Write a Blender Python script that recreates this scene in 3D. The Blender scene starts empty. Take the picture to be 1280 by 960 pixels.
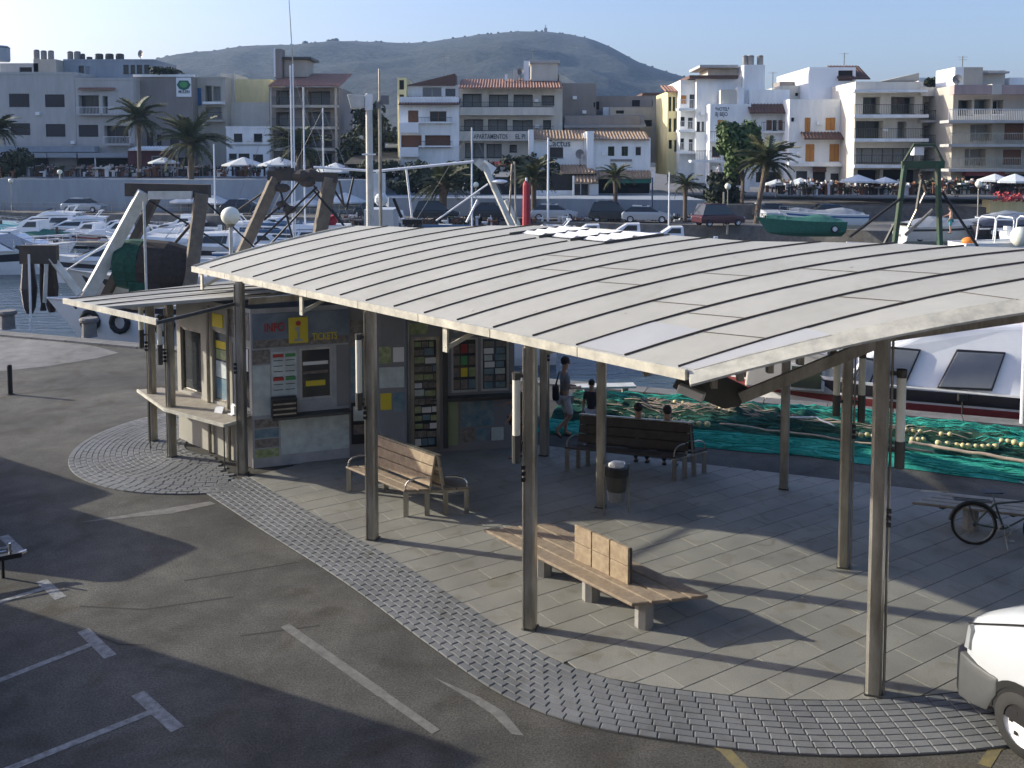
import bpy, bmesh, math, random
from mathutils import Vector, Matrix, Quaternion, noise
R = math.radians
rnd = random.Random(7)
SC = bpy.context.scene
COL = SC.collection
# ------------------------------------------------------------------ camera
CH = 6.171                    # camera height over the quay
CY = -1.084
FPX, YH, PY = 1172.0, 195.0, 274.0   # focal length, horizon row and principal row of the 1280 x 960 picture
TH = math.atan((PY - YH) / FPX)
cam_d = bpy.data.cameras.new('camera'); cam = bpy.data.objects.new('camera', cam_d); COL.objects.link(cam)
cam.location = (0, CY, CH); cam.rotation_euler = (R(90) - TH, 0, 0)
cam_d.sensor_width = 36; cam_d.lens = FPX / 1280 * 36; cam_d.shift_y = -(480 - PY) / 1280; cam_d.clip_start = .1; cam_d.clip_end = 9000
SC.camera = cam
# ------------------------------------------------------------------ sky, sun, exposure
SUN_EL, SUN_AZ = 21.0, 162.5          # elevation, math angle of the direction to the sun
W = bpy.data.worlds.new('World'); SC.world = W; W.use_nodes = True
nt = W.node_tree; nt.nodes.clear()
wo = nt.nodes.new('ShaderNodeOutputWorld'); bg = nt.nodes.new('ShaderNodeBackground'); sk = nt.nodes.new('ShaderNodeTexSky')
sk.sky_type = 'NISHITA'; sk.sun_disc = False; sk.sun_elevation = R(SUN_EL); sk.sun_rotation = R(90 - SUN_AZ) % (2 * math.pi)
sk.air_density = 1.1; sk.dust_density = 3.0; sk.ozone_density = 4.0; sk.altitude = 10
bg.inputs['Strength'].default_value = .15
tn = nt.nodes.new('ShaderNodeVectorMath'); tn.operation = 'MULTIPLY'; tn.inputs[1].default_value = (1.09, 1.0, 1.09); nt.links.new(sk.outputs[0], tn.inputs[0]); nt.links.new(tn.outputs[0], bg.inputs[0]); nt.links.new(bg.outputs[0], wo.inputs[0])
sun_d = bpy.data.lights.new('sun', 'SUN'); sun = bpy.data.objects.new('sun', sun_d); COL.objects.link(sun)
sun_d.energy = 4.2; sun_d.angle = R(.55); sun_d.color = (1, .945, .79)
TOSUN = Vector((math.cos(R(SUN_AZ)) * math.cos(R(SUN_EL)), math.sin(R(SUN_AZ)) * math.cos(R(SUN_EL)), math.sin(R(SUN_EL))))
sun.rotation_mode = 'QUATERNION'; sun.rotation_quaternion = TOSUN.to_track_quat('Z', 'Y'); sun.location = TOSUN * 60
SC.view_settings.view_transform = 'Standard'; SC.view_settings.look = 'None'; SC.view_settings.exposure = .66; SC.view_settings.gamma = 1
SC.render.engine = 'CYCLES'; SC.cycles.volume_bounces = 0; SC.cycles.max_bounces = 6
# ------------------------------------------------------------------ picture to place
def ray(x, y):
    u, v = x - 640, y - PY
    return Vector((u, FPX * math.cos(TH) - v * math.sin(TH), -(FPX * math.sin(TH) + v * math.cos(TH))))
def G(x, y, z=0.):
    r = ray(x, y); t = (z - CH) / r.z; return Vector((r.x * t, CY + r.y * t, z))
def A(x, y, Y):
    r = ray(x, y); t = (Y - CY) / r.y; return Vector((r.x * t, Y, CH + r.z * t))
# ------------------------------------------------------------------ materials
MATS = {}
def mat(name, col, rough=.7, metal=0., var=.12, scale=6., bump=0., bscale=40., col2=None, spec=.5, alpha=1., trans=0., detail=6, streak=0.):
    if name in MATS: return MATS[name]
    if name.startswith('wall_') and name != 'wall_dim': streak, scale, var = .22, 1.1, .13
    m = bpy.data.materials.new(name); m.use_nodes = True; n = m.node_tree.nodes; L = m.node_tree.links; b = n['Principled BSDF']
    b.inputs['Roughness'].default_value = rough; b.inputs['Metallic'].default_value = metal; b.inputs['Specular IOR Level'].default_value = spec
    if trans: b.inputs['Transmission Weight'].default_value = trans
    c = (*col, 1); tc = n.new('ShaderNodeTexCoord')
    if var > 0 or col2:
        nz = n.new('ShaderNodeTexNoise'); nz.inputs['Scale'].default_value = scale; nz.inputs['Detail'].default_value = detail; nz.inputs['Roughness'].default_value = .65
        if streak:
            mp = n.new('ShaderNodeMapping'); mp.inputs['Scale'].default_value = (1, 1, streak); L.new(tc.outputs['Object'], mp.inputs[0]); L.new(mp.outputs[0], nz.inputs['Vector'])
        else: L.new(tc.outputs['Object'], nz.inputs['Vector'])
        rp = n.new('ShaderNodeValToRGB'); rp.color_ramp.elements[0].position = .3; rp.color_ramp.elements[1].position = .7
        k = col2 if col2 else tuple(x * (1 - var) for x in col); k1 = col if col2 else tuple(min(1, x * (1 + var)) for x in col)
        rp.color_ramp.elements[0].color = (*k, 1); rp.color_ramp.elements[1].color = (*k1, 1)
        L.new(nz.outputs[0], rp.inputs[0]); L.new(rp.outputs[0], b.inputs['Base Color'])
    else: b.inputs['Base Color'].default_value = c
    if bump:
        n2 = n.new('ShaderNodeTexNoise'); n2.inputs['Scale'].default_value = bscale; n2.inputs['Detail'].default_value = 4; L.new(tc.outputs['Object'], n2.inputs['Vector'])
        bp = n.new('ShaderNodeBump'); bp.inputs['Strength'].default_value = bump; bp.inputs['Distance'].default_value = .02
        L.new(n2.outputs[0], bp.inputs['Height']); L.new(bp.outputs[0], b.inputs['Normal'])
    MATS[name] = m; return m
def M(name): return MATS[name]
for a in [
 ('steel', (.50, .48, .43), .34, .75, .2, 5, .2, 25, (.22, .20, .155), .5, 1., 0., 6, .25), ('steel_dark', (.07, .07, .065), .5, .3), ('chrome', (.6, .6, .6), .2, .9),
 ('fascia', (.66, .63, .52), .6, 0, .1, 4, .1, 20, (.34, .33, .28)),
 ('seam', (.085, .07, .055), .7, 0, .2), ('black', (.012, .012, .013), .5, 0, 0), ('rubber', (.02, .02, .02), .8, 0, .2),  # dark seam tone stands in for the shaded sides of the ribs
 ('white', (.78, .78, .76), .45, 0, .05), ('white_dirty', (.62, .62, .58), .6, 0, .1, 3, 0, 40, (.42, .42, .38)), ('gel', (.80, .81, .82), .2, 0, .03),
 ('lamp_glass', (.78, .78, .66), .35, 0, .05), ('glass', (.03, .035, .04), .08, 0, .1, 2), ('glass_blue', (.06, .08, .10), .1, 0, .2, 2), ('window_grey', (.17, .18, .19), .15, 0, .08, 2),
 ('concrete', (.27, .26, .24), .85, 0, .15, 2, .2, 60), ('concrete_light', (.36, .36, .34), .85, 0, .12, 1.5, .2, 60), ('wall_white', (.80, .81, .80), .8, 0, .05, 1),
 ('wall_cream', (.56, .53, .46), .85, 0, .07, .6), ('wall_grey', (.43, .42, .40), .85, 0, .08, .6), ('wall_brown', (.25, .225, .205), .85, 0, .08, .6), ('wall_yellow', (.72, .62, .33), .85, 0, .06, .6),
 ('wall_pink', (.42, .31, .29), .85, 0, .06, .6), ('wall_blue', (.27, .31, .35), .85, 0, .05, .6), ('wall_beige', (.43, .40, .34), .85, 0, .08, .6), ('wall_maroon', (.10, .035, .035), .8, 0, .1),
 ('tile', (.38, .20, .135), .85, 0, .3, 3, 0, 40, (.24, .135, .10)), ('tile_ochre', (.44, .31, .19), .85, 0, .3, 3, 0, 40, (.22, .15, .11)), ('tile_brown', (.115, .065, .05), .85, 0, .2),
 ('shutter_orange', (.50, .22, .05), .7, 0, .1), ('shutter_brown', (.17, .075, .04), .7, 0, .1), ('shutter_dark', (.035, .03, .032), .7, 0, .1), ('curtain', (.30, .30, .29), .9, 0, .2, 8),
 ('awning', (.33, .36, .39), .8, 0, .08), ('umbrella', (.62, .65, .66), .8, 0, .05), ('interior_shade', (.03, .028, .027), .9, 0, .3, 2), ('terrace', (.20, .19, .18), .9, 0, .1),  # near-black tone stands in for unlit rooms and open fronts
 ('wood', (.44, .34, .22), .75, 0, .2, 9, .3, 60, (.24, .175, .11)), ('wood_seat', (.34, .265, .185), .75, 0, .2, 9, .3, 60, (.19, .145, .10)), ('wood_shaded', (.085, .07, .055), .8, 0, .25, 6, .3, 60, (.05, .04, .032)),  # seat planks toned darker than the backrests, which carry the sun in their colour
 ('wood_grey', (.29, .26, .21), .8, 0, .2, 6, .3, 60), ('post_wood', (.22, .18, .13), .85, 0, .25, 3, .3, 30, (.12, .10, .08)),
 ('skin', (.42, .25, .17), .6, 0, .05), ('hair', (.03, .022, .018), .8, 0, .1), ('cloth_dark', (.045, .045, .055), .9, 0, .1), ('cloth_grey', (.22, .23, .25), .9, 0, .1), ('cloth_pale', (.55, .56, .58), .9, 0, .05), ('cloth_red', (.35, .06, .05), .9, 0, .1), ('cloth_black', (.02, .02, .022), .9, 0, .1),
 ('trunk', (.14, .105, .075), .95, 0, .3, 8, .5, 30), ('frond', (.050, .075, .028), .7, 0, .4, 3, 0, 40, (.10, .095, .04)), ('leaf', (.09, .15, .03), .7, 0, .4, 2, 0, 40, (.035, .06, .018)), ('leaf_dark', (.020, .030, .014), .8, 0, .4, 2, 0, 40, (.045, .055, .022)), ('flower', (.45, .07, .08), .8, 0, .2),
 ('net_teal', (.045, .43, .31), .85, 0, .3, 4, .8, 60, (.02, .22, .17)), ('net_green', (.02, .15, .105), .9, 0, .3, 5, .8, 60, (.015, .075, .05)), ('net_brown', (.045, .035, .03), .95, 0, .3, 6, .6, 40), ('net_deep', (.015, .07, .045), .95, 0, .4, 6, .6, 40),
 ('float_yellow', (.60, .52, .25), .5, 0, .15), ('rope', (.40, .32, .25), .9, 0, .2), ('rope_dark', (.05, .05, .05), .9, 0, .2),
 ('red', (.40, .03, .04), .6, 0, .1), ('blue', (.03, .12, .30), .6, 0, .2), ('blue_cover', (.04, .09, .17), .8, 0, .2), ('green_cover', (.03, .14, .10), .8, 0, .2), ('grey_cover', (.25, .27, .29), .8, 0, .1), ('orange', (.70, .22, .03), .6, 0, .1), ('turquoise', (.05, .28, .30), .6, 0, .1),
 ('stripe_red', (.24, .05, .05), .5, 0, .2), ('stripe_dark', (.03, .028, .035), .4, 0, .1), ('hull_grey', (.45, .47, .48), .35, 0, .05), ('green_steel', (.035, .11, .06), .7, .1, .3, 2, .2, 20, (.06, .055, .035)), ('rust', (.10, .075, .055), .8, 0, .4, 2, .2, 20, (.05, .045, .04)), ('gantry_white', (.72, .71, .66), .6, 0, .25, 2.5, .3, 14, (.50, .49, .40)),
 ('grey_plastic', (.075, .078, .08), .55, 0, .08), ('paint_white', (.50, .52, .55), .2, 0, .02), ('car_silver', (.40, .42, .44), .3, .3, .03), ('car_dark', (.025, .03, .035), .25, .2, .05), ('car_maroon', (.07, .02, .028), .3, .2, .05), ('car_blue', (.03, .06, .12), .3, .2, .05),
 ('paper', (.82, .83, .82), .7, 0, .05), ('yellow', (.72, .58, .04), .6, 0, .05), ('sign_red', (.45, .05, .04), .6, 0, .1), ('sign_green', (.08, .30, .10), .6, 0, .1), ('ink', (.05, .06, .07), .7, 0, .1), ('sign_sky', (.26, .32, .38), .6, 0, .35, 2, 0, 40, (.13, .17, .23)),
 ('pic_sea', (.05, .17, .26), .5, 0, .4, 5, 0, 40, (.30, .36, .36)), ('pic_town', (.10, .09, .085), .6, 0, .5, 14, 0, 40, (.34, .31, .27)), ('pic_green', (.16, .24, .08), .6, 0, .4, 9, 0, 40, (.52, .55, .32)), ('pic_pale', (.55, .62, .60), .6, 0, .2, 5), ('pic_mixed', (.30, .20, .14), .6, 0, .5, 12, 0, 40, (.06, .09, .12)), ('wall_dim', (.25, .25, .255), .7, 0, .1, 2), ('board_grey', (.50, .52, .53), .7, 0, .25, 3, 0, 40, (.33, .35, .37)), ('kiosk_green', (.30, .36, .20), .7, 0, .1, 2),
]: mat(*a)
# ------------------------------------------------------------------ objects
def link(o, parent=None):
    COL.objects.link(o)
    if parent: o.parent = parent
    return o
def tag(o, label=None, cat=None, group=None, kind=None):
    if label: o['label'] = label
    if cat: o['category'] = cat
    if group: o['group'] = group
    if kind: o['kind'] = kind
    return o
def thing(name, label, cat, loc=(0, 0, 0), rz=0., group=None):
    o = bpy.data.objects.new(name, None); o.empty_display_size = .2; link(o); o.location = loc; o.rotation_euler = (0, 0, rz)
    return tag(o, label, cat, group)
KIDS = {}
def children(o): return KIDS.get(o.name, [])
def add(name, mesh, parent=None):
    o = bpy.data.objects.new(name, mesh); link(o, parent)
    if parent: KIDS.setdefault(parent.name, []).append(o)
    return o
def copy_tree(o, parent=None):
    c = o.copy(); link(c); c.parent = parent
    if parent: KIDS.setdefault(parent.name, []).append(c)
    for ch in list(children(o)): copy_tree(ch, c)
    return c
class MB:
    def __init__(s): s.v = []; s.f = []; s.mi = []; s.m = 0
    def face(s, pts, base=None):
        i = len(s.v); s.v += [tuple(p) for p in pts]; s.f.append(tuple(range(i, i + len(pts)))); s.mi.append(s.m); return s
    def raw(s, vs, fs):
        i = len(s.v); s.v += [tuple(p) for p in vs]
        for f in fs: s.f.append(tuple(i + k for k in f)); s.mi.append(s.m)
        return s
    def box(s, c, d, rz=0., mtx=None):
        hx, hy, hz = d[0] / 2, d[1] / 2, d[2] / 2; vs = [Vector((x, y, z)) for x in (-hx, hx) for y in (-hy, hy) for z in (-hz, hz)]
        if mtx is not None: vs = [mtx @ v for v in vs]
        elif rz: q = Matrix.Rotation(rz, 3, 'Z'); vs = [q @ v for v in vs]
        vs = [v + Vector(c) for v in vs]
        return s.raw(vs, [(0, 1, 3, 2), (4, 6, 7, 5), (0, 4, 5, 1), (2, 3, 7, 6), (0, 2, 6, 4), (1, 5, 7, 3)])
    def bb(s, x0, x1, y0, y1, z0, z1): return s.box(((x0 + x1) / 2, (y0 + y1) / 2, (z0 + z1) / 2), (abs(x1 - x0), abs(y1 - y0), abs(z1 - z0)))
    def bar(s, a, b, w, h, up=(0, 0, 1)):
        a, b = Vector(a), Vector(b); d = b - a; l = d.length
        if l < 1e-6: return s
        x = d / l; u = Vector(up)
        if abs(x.dot(u)) > .99: u = Vector((0, 1, 0))
        y = u.cross(x).normalized(); z = x.cross(y)
        return s.box((a + b) / 2, (l, w, h), mtx=Matrix((x, y, z)).transposed())
    def prism(s, poly, z0, z1):
        n = len(poly); a = sum(poly[i][0] * poly[(i + 1) % n][1] - poly[(i + 1) % n][0] * poly[i][1] for i in range(n))
        if a < 0: poly = poly[::-1]
        vs = [(p[0], p[1], z0) for p in poly] + [(p[0], p[1], z1) for p in poly]
        return s.raw(vs, [tuple(range(n - 1, -1, -1)), tuple(range(n, 2 * n))] + [(i, (i + 1) % n, n + (i + 1) % n, n + i) for i in range(n)])
    def tube(s, pts, r, n=8, caps=True, closed=False):
        pts = [Vector(p) for p in pts]; rs = r if isinstance(r, (list, tuple)) else [r] * len(pts); vs = []; fs = []; prev = None; N = len(pts)
        for i, p in enumerate(pts):
            if closed: t = pts[(i + 1) % N] - pts[i - 1]
            else: t = pts[min(i + 1, N - 1)] - pts[max(i - 1, 0)]
            t = t.normalized() if t.length > 1e-9 else Vector((0, 0, 1))
            if prev is None: u = Vector((0, 0, 1)) if abs(t.z) < .9 else Vector((1, 0, 0)); u = (u - t * u.dot(t)).normalized()
            else: u = (prev - t * prev.dot(t)); u = u.normalized() if u.length > 1e-6 else Vector((1, 0, 0))
            prev = u; w = t.cross(u)
            for k in range(n): a = 2 * math.pi * k / n; vs.append(p + (u * math.cos(a) + w * math.sin(a)) * rs[i])
        for i in range(N if closed else N - 1):
            j = (i + 1) % N
            for k in range(n): fs.append((i * n + k, i * n + (k + 1) % n, j * n + (k + 1) % n, j * n + k))
        if caps and not closed: fs.append(tuple(range(n - 1, -1, -1))); fs.append(tuple((N - 1) * n + k for k in range(n)))
        return s.raw(vs, fs)
    def lathe(s, prof, c=(0, 0, 0), n=16, caps=True):
        c = Vector(c); vs = []; fs = []
        for r, z in prof:
            for k in range(n): a = 2 * math.pi * k / n; vs.append(c + Vector((r * math.cos(a), r * math.sin(a), z)))
        for i in range(len(prof) - 1):
            for k in range(n): fs.append((i * n + k, i * n + (k + 1) % n, (i + 1) * n + (k + 1) % n, (i + 1) * n + k))
        if caps: fs.append(tuple(range(n - 1, -1, -1))); fs.append(tuple((len(prof) - 1) * n + k for k in range(n)))
        return s.raw(vs, fs)
    def ball(s, c, r, n=10, sq=(1, 1, 1)):
        m = n // 2 + 1; pr = [(r * math.sin(math.pi * i / m), -r * math.cos(math.pi * i / m)) for i in range(m + 1)]
        c = Vector(c); vs = []; fs = []
        for q, z in pr:
            for k in range(n): a = 2 * math.pi * k / n; vs.append(c + Vector((q * math.cos(a) * sq[0], q * math.sin(a) * sq[1], z * sq[2])))
        for i in range(m):
            for k in range(n): fs.append((i * n + k, i * n + (k + 1) % n, (i + 1) * n + (k + 1) % n, (i + 1) * n + k))
        return s.raw(vs, fs)
    def mesh(s, name, mats, smooth=False):
        me = bpy.data.meshes.new(name); me.from_pydata(s.v, [], s.f)
        if not isinstance(mats, (list, tuple)): mats = [mats]
        for m in mats: me.materials.append(M(m) if isinstance(m, str) else m)
        if any(s.mi): me.polygons.foreach_set('material_index', s.mi)
        if smooth: me.polygons.foreach_set('use_smooth', [True] * len(me.polygons))
        me.update(); return me
    def build(s, name, mats, parent=None, smooth=False, **kw): return tag(add(name, s.mesh(name, mats, smooth), parent), **kw)
def bevel(o, w=.01, seg=2, ang=40):
    m = o.modifiers.new('bevel', 'BEVEL'); m.width = w; m.segments = seg; m.limit_method = 'ANGLE'; m.angle_limit = R(ang); return o
def clip_poly(sub, con):      # both counter-clockwise, con convex
    out = sub
    for i in range(len(con)):
        a, b = con[i], con[(i + 1) % len(con)]; inp = out; out = []
        if not inp: return []
        side = lambda p: (b[0] - a[0]) * (p[1] - a[1]) - (b[1] - a[1]) * (p[0] - a[0])
        for j in range(len(inp)):
            p, q = inp[j - 1], inp[j]; sp, sq = side(p), side(q)
            if (sp >= 0) != (sq >= 0):
                t = sp / (sp - sq); out.append((p[0] + (q[0] - p[0]) * t, p[1] + (q[1] - p[1]) * t))
            if sq >= 0: out.append(q)
    return out
def area(p): return .5 * sum(p[i - 1][0] * p[i][1] - p[i][0] * p[i - 1][1] for i in range(len(p)))
def text(name, body, size, mtl, parent, loc, rot, align='LEFT', sx=1., bold=0.):
    cu = bpy.data.curves.new(name, 'FONT'); cu.body = body; cu.size = size; cu.align_x = align; cu.extrude = .004; cu.offset = bold
    t = bpy.data.objects.new(name, cu); COL.objects.link(t); dg = bpy.context.evaluated_depsgraph_get(); me = bpy.data.meshes.new_from_object(t.evaluated_get(dg))
    bpy.data.objects.remove(t); bpy.data.curves.remove(cu); me.materials.clear(); me.materials.append(M(mtl)); me.name = name
    o = add(name, me, parent); o.location = loc; o.rotation_euler = rot; o.scale = (sx, 1, 1); return o
# ================================================================== GROUND, WATER, HILL
def nodes_mat(name):
    m = bpy.data.materials.new(name); m.use_nodes = True; MATS[name] = m; return m, m.node_tree.nodes, m.node_tree.links, m.node_tree.nodes['Principled BSDF']
def noise_n(n, L, tc, scale, detail=5, rough=.6, dist=0.):
    z = n.new('ShaderNodeTexNoise'); z.inputs['Scale'].default_value = scale; z.inputs['Detail'].default_value = detail; z.inputs['Roughness'].default_value = rough; z.inputs['Distortion'].default_value = dist
    L.new(tc.outputs['Object'], z.inputs['Vector']); return z
def ramp(n, L, src, stops):
    r = n.new('ShaderNodeValToRGB'); e = r.color_ramp.elements
    while len(e) < len(stops): e.new(.5)
    for i, (p, c) in enumerate(stops): e[i].position = p; e[i].color = (*c, 1) if len(c) == 3 else c
    L.new(src, r.inputs[0]); return r
def mixc(n, L, fac, a, b, mode='MIX'):
    x = n.new('ShaderNodeMix'); x.data_type = 'RGBA'; x.blend_type = mode
    if isinstance(fac, float): x.inputs[0].default_value = fac
    else: L.new(fac, x.inputs[0])
    for s, i in ((a, 6), (b, 7)):
        if isinstance(s, tuple): x.inputs[i].default_value = (*s, 1)
        else: L.new(s, x.inputs[i])
    return x.outputs[2]
def ground_mat(name, dark, light, tint, fine, grainy, bump, rough=.85):
    m, n, L, b = nodes_mat(name); tc = n.new('ShaderNodeTexCoord')
    big = noise_n(n, L, tc, .28, 6, .6, .4); med = noise_n(n, L, tc, 1.7, 7, .7); gr = noise_n(n, L, tc, fine, 3, .8); st = noise_n(n, L, tc, .75, 4, .5, 1.2)
    r1 = ramp(n, L, big.outputs[0], [(.35, dark), (.65, light)]); r2 = ramp(n, L, med.outputs[0], [(.3, (.62, .62, .62)), (.7, (1.12, 1.12, 1.12))])
    r3 = ramp(n, L, gr.outputs[0], [(.3, (1 - grainy,) * 3), (.7, (1 + grainy,) * 3)]); r4 = ramp(n, L, st.outputs[0], [(.52, (1, 1, 1)), (.72, tint)])
    c = mixc(n, L, 1., r1.outputs[0], r2.outputs[0], 'MULTIPLY'); c = mixc(n, L, 1., c, r3.outputs[0], 'MULTIPLY'); c = mixc(n, L, .8, c, r4.outputs[0], 'MULTIPLY')
    L.new(c, b.inputs['Base Color']); b.inputs['Roughness'].default_value = rough; b.inputs['Specular IOR Level'].default_value = .3
    bp = n.new('ShaderNodeBump'); bp.inputs['Strength'].default_value = bump; bp.inputs['Distance'].default_value = .006; L.new(gr.outputs[0], bp.inputs['Height']); L.new(bp.outputs[0], b.inputs['Normal'])
    return m
ground_mat('asphalt', (.048, .047, .043), (.125, .118, .099), (.50, .42, .31), 38, .60, 1.)
ground_mat('quay_concrete', (.17, .168, .16), (.24, .235, .22), (.7, .66, .6), 40, .18, .5)
ground_mat('promenade', (.15, .145, .135), (.22, .21, .195), (.7, .66, .6), 8, .18, .3)
def slab_mat(name, dark, light, seedvar, fine, bump, dirt, fa=.18):
    m, n, L, b = nodes_mat(name); tc = n.new('ShaderNodeTexCoord'); oi = n.new('ShaderNodeObjectInfo')
    geo = n.new('ShaderNodeNewGeometry'); pz = n.new('ShaderNodeTexNoise'); pz.inputs['Scale'].default_value = .9; pz.inputs['Detail'].default_value = 6; L.new(geo.outputs['Position'], pz.inputs['Vector'])
    fz = n.new('ShaderNodeTexNoise'); fz.inputs['Scale'].default_value = fine; fz.inputs['Detail'].default_value = 4; L.new(geo.outputs['Position'], fz.inputs['Vector'])
    r1 = ramp(n, L, pz.outputs[0], [(.32, dark), (.66, light)]); r2 = ramp(n, L, fz.outputs[0], [(.3, (1 - fa,) * 3), (.7, (1 + fa * .7,) * 3)])
    r3 = ramp(n, L, oi.outputs['Random'], [(0, (1 - seedvar,) * 3), (1, (1 + seedvar,) * 3)])
    sz = n.new('ShaderNodeTexNoise'); sz.inputs['Scale'].default_value = 2.6; sz.inputs['Detail'].default_value = 5; sz.inputs['Distortion'].default_value = .8; L.new(geo.outputs['Position'], sz.inputs['Vector'])
    r4 = ramp(n, L, sz.outputs[0], [(.56, (1, 1, 1)), (.74, dirt)])
    c = mixc(n, L, 1., r1.outputs[0], r2.outputs[0], 'MULTIPLY'); c = mixc(n, L, 1., c, r3.outputs[0], 'MULTIPLY'); c = mixc(n, L, 1., c, r4.outputs[0], 'MULTIPLY')
    L.new(c, b.inputs['Base Color']); b.inputs['Roughness'].default_value = .72; b.inputs['Specular IOR Level'].default_value = .35
    bp = n.new('ShaderNodeBump'); bp.inputs['Strength'].default_value = bump; bp.inputs['Distance'].default_value = .006; L.new(fz.outputs[0], bp.inputs['Height']); L.new(bp.outputs[0], b.inputs['Normal'])
slab_mat('slab', (.19, .186, .163), (.27, .263, .228), .07, 60, .5, (.78, .74, .66))
slab_mat('block', (.13, .135, .135), (.185, .19, .19), .09, 90, .6, (.75, .72, .66))
mat('joint', (.035, .033, .028), .95, 0, .2)
mat('road_paint', (.32, .325, .32), .8, 0, .3, 11, .3, 60, (.11, .108, .10)); mat('road_paint_old', (.19, .185, .165), .85, 0, .3, 7, .3, 60, (.10, .096, .085)); mat('road_paint_yellow', (.24, .19, .06), .85, 0, .3, 7, .3, 60, (.11, .10, .07))
# water
m, n, L, b = nodes_mat('water'); tc = n.new('ShaderNodeTexCoord'); b.inputs['Base Color'].default_value = (.035, .06, .075, 1); b.inputs['Roughness'].default_value = .18; b.inputs['IOR'].default_value = 1.33
mp = n.new('ShaderNodeMapping'); mp.inputs['Rotation'].default_value = (0, 0, R(-15)); mp.inputs['Scale'].default_value = (.7, 2.2, 1); L.new(tc.outputs['Object'], mp.inputs[0])
w1 = n.new('ShaderNodeTexNoise'); w1.inputs['Scale'].default_value = 1.1; w1.inputs['Detail'].default_value = 5; L.new(mp.outputs[0], w1.inputs['Vector'])
bp = n.new('ShaderNodeBump'); bp.inputs['Strength'].default_value = .55; bp.inputs['Distance'].default_value = .22; L.new(w1.outputs[0], bp.inputs['Height']); L.new(bp.outputs[0], b.inputs['Normal'])
def sheet(name, pts, z, mtl, kind='structure', parent=None):
    mb = MB(); mb.face([(p[0], p[1], p[2] if len(p) > 2 else z) for p in pts]); return mb.build(name, mtl, parent, kind=kind) if kind else mb.build(name, mtl, parent)
def qe(x): return 24.7 - .374 * x            # edge of our quay
sheet('harbour_water', [(-900, -300), (1200, -300), (1200, 300), (-900, 300)], -1.2, 'water')
mb = MB(); mb.prism([(-140, -70), (90, -70), (90, qe(90)), (-140, qe(-140))], -3, 0.); mb.build('quay_ground', 'asphalt', kind='structure')
mb = MB(); N_ = 46
cop = thing('quay_coping', 'pale concrete coping stones along the edge of the quay', 'coping'); cop['kind'] = 'structure'
del cop['category']; del cop['label']
cm_ = None
ux, uy = math.cos(math.atan(-.374)), math.sin(math.atan(-.374))
for i in range(-14, 26):
    x0 = i * 1.5 * ux; mbb = MB(); mbb.box((0, 0, 0), (1.48, .55, .10)); 
    if cm_ is None: cm_ = mbb.mesh('coping_stone', 'quay_concrete')
    o = add('coping_stone', cm_, cop); o.location = (x0, qe(x0) - .28, .02); o.rotation_euler = (0, 0, math.atan(-.374))
sheet('concrete_apron', [G(-60, 414)[:2], G(60, 424)[:2], G(120, 433)[:2], G(148, 441)[:2], G(120, 448)[:2], G(60, 458)[:2], G(-60, 470)[:2]], .004, 'quay_concrete')
# far land
SH = [(-400, 160), (-62, 97.5), (-14, 86), (20, 76), (33, 68), (160, 20)]
mb = MB(); top = [(-1700, 160)] + SH + [(1700, 20), (1700, 2080), (-1700, 2080)]
mb.face([(p[0], p[1], .4) for p in top])
for p, q in zip(SH[:-1], SH[1:]): mb.face([(p[0], p[1], -2), (q[0], q[1], -2), (q[0], q[1], .4), (p[0], p[1], .4)])
mb.build('town_ground', 'promenade', kind='structure')
WL = [(-120, 108), (-78, 103), (-14, 93.5)]      # upper terrace wall
mb = MB(); mb.prism(WL + [(-14, 118), (-120, 150)], .35, 3.72); mb.build('terrace_wall', 'wall_blue', kind='structure')
mb = MB(); mb.prism([(-13.8, 92.5), (-12, 90), (17.6, 84.5), (17.6, 110), (-13.8, 110)], .35, 2.15); mb.build('lower_terrace_wall', 'wall_blue', kind='structure')
mb = MB(); mb.prism([(17.8, 86), (80, 72), (120, 130), (17.8, 130)], .35, 1.7); mb.build('street_bank', 'promenade', kind='structure')
# ---- plaza paving
INN = [G(x, y)[:] for x, y in ((312, 597), (400, 648), (500, 702), (600, 768), (660, 806), (700, 830), (760, 850), (837, 862), (960, 876), (1080, 877), (1200, 867), (1300, 850))]
INN = [(p[0], p[1]) for p in INN]
def resample(P_, step, off=0.):
    out = []; acc = off
    for a, b in zip(P_[:-1], P_[1:]):
        a, b = Vector(a), Vector(b); l = (b - a).length
        while acc < l: out.append((a + (b - a) * (acc / l), (b - a).normalized())); acc += step
        acc -= l
    return out
def smooth(P_, k=3):
    for _ in range(k):
        Q = [P_[0]]
        for a, b in zip(P_[:-1], P_[1:]): Q += [(a[0] * .75 + b[0] * .25, a[1] * .75 + b[1] * .25), (a[0] * .25 + b[0] * .75, a[1] * .25 + b[1] * .75)]
        P_ = Q + [P_[-1]]
    return P_
INS = smooth(INN, 3)
REG = [INN[0]] + [tuple(p[0]) for p in resample(INS, .5, .4)] + [(9.0, 10.2), (13, 11.0), (13, 13.8), (5.6, 16.6), (.5, 18.6), (-3.4, 18.2)]
plaza = thing('plaza_paving', None, None); plaza['kind'] = 'structure'
sheet('paving_bed', REG, .003, 'joint', None, plaza)
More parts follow.
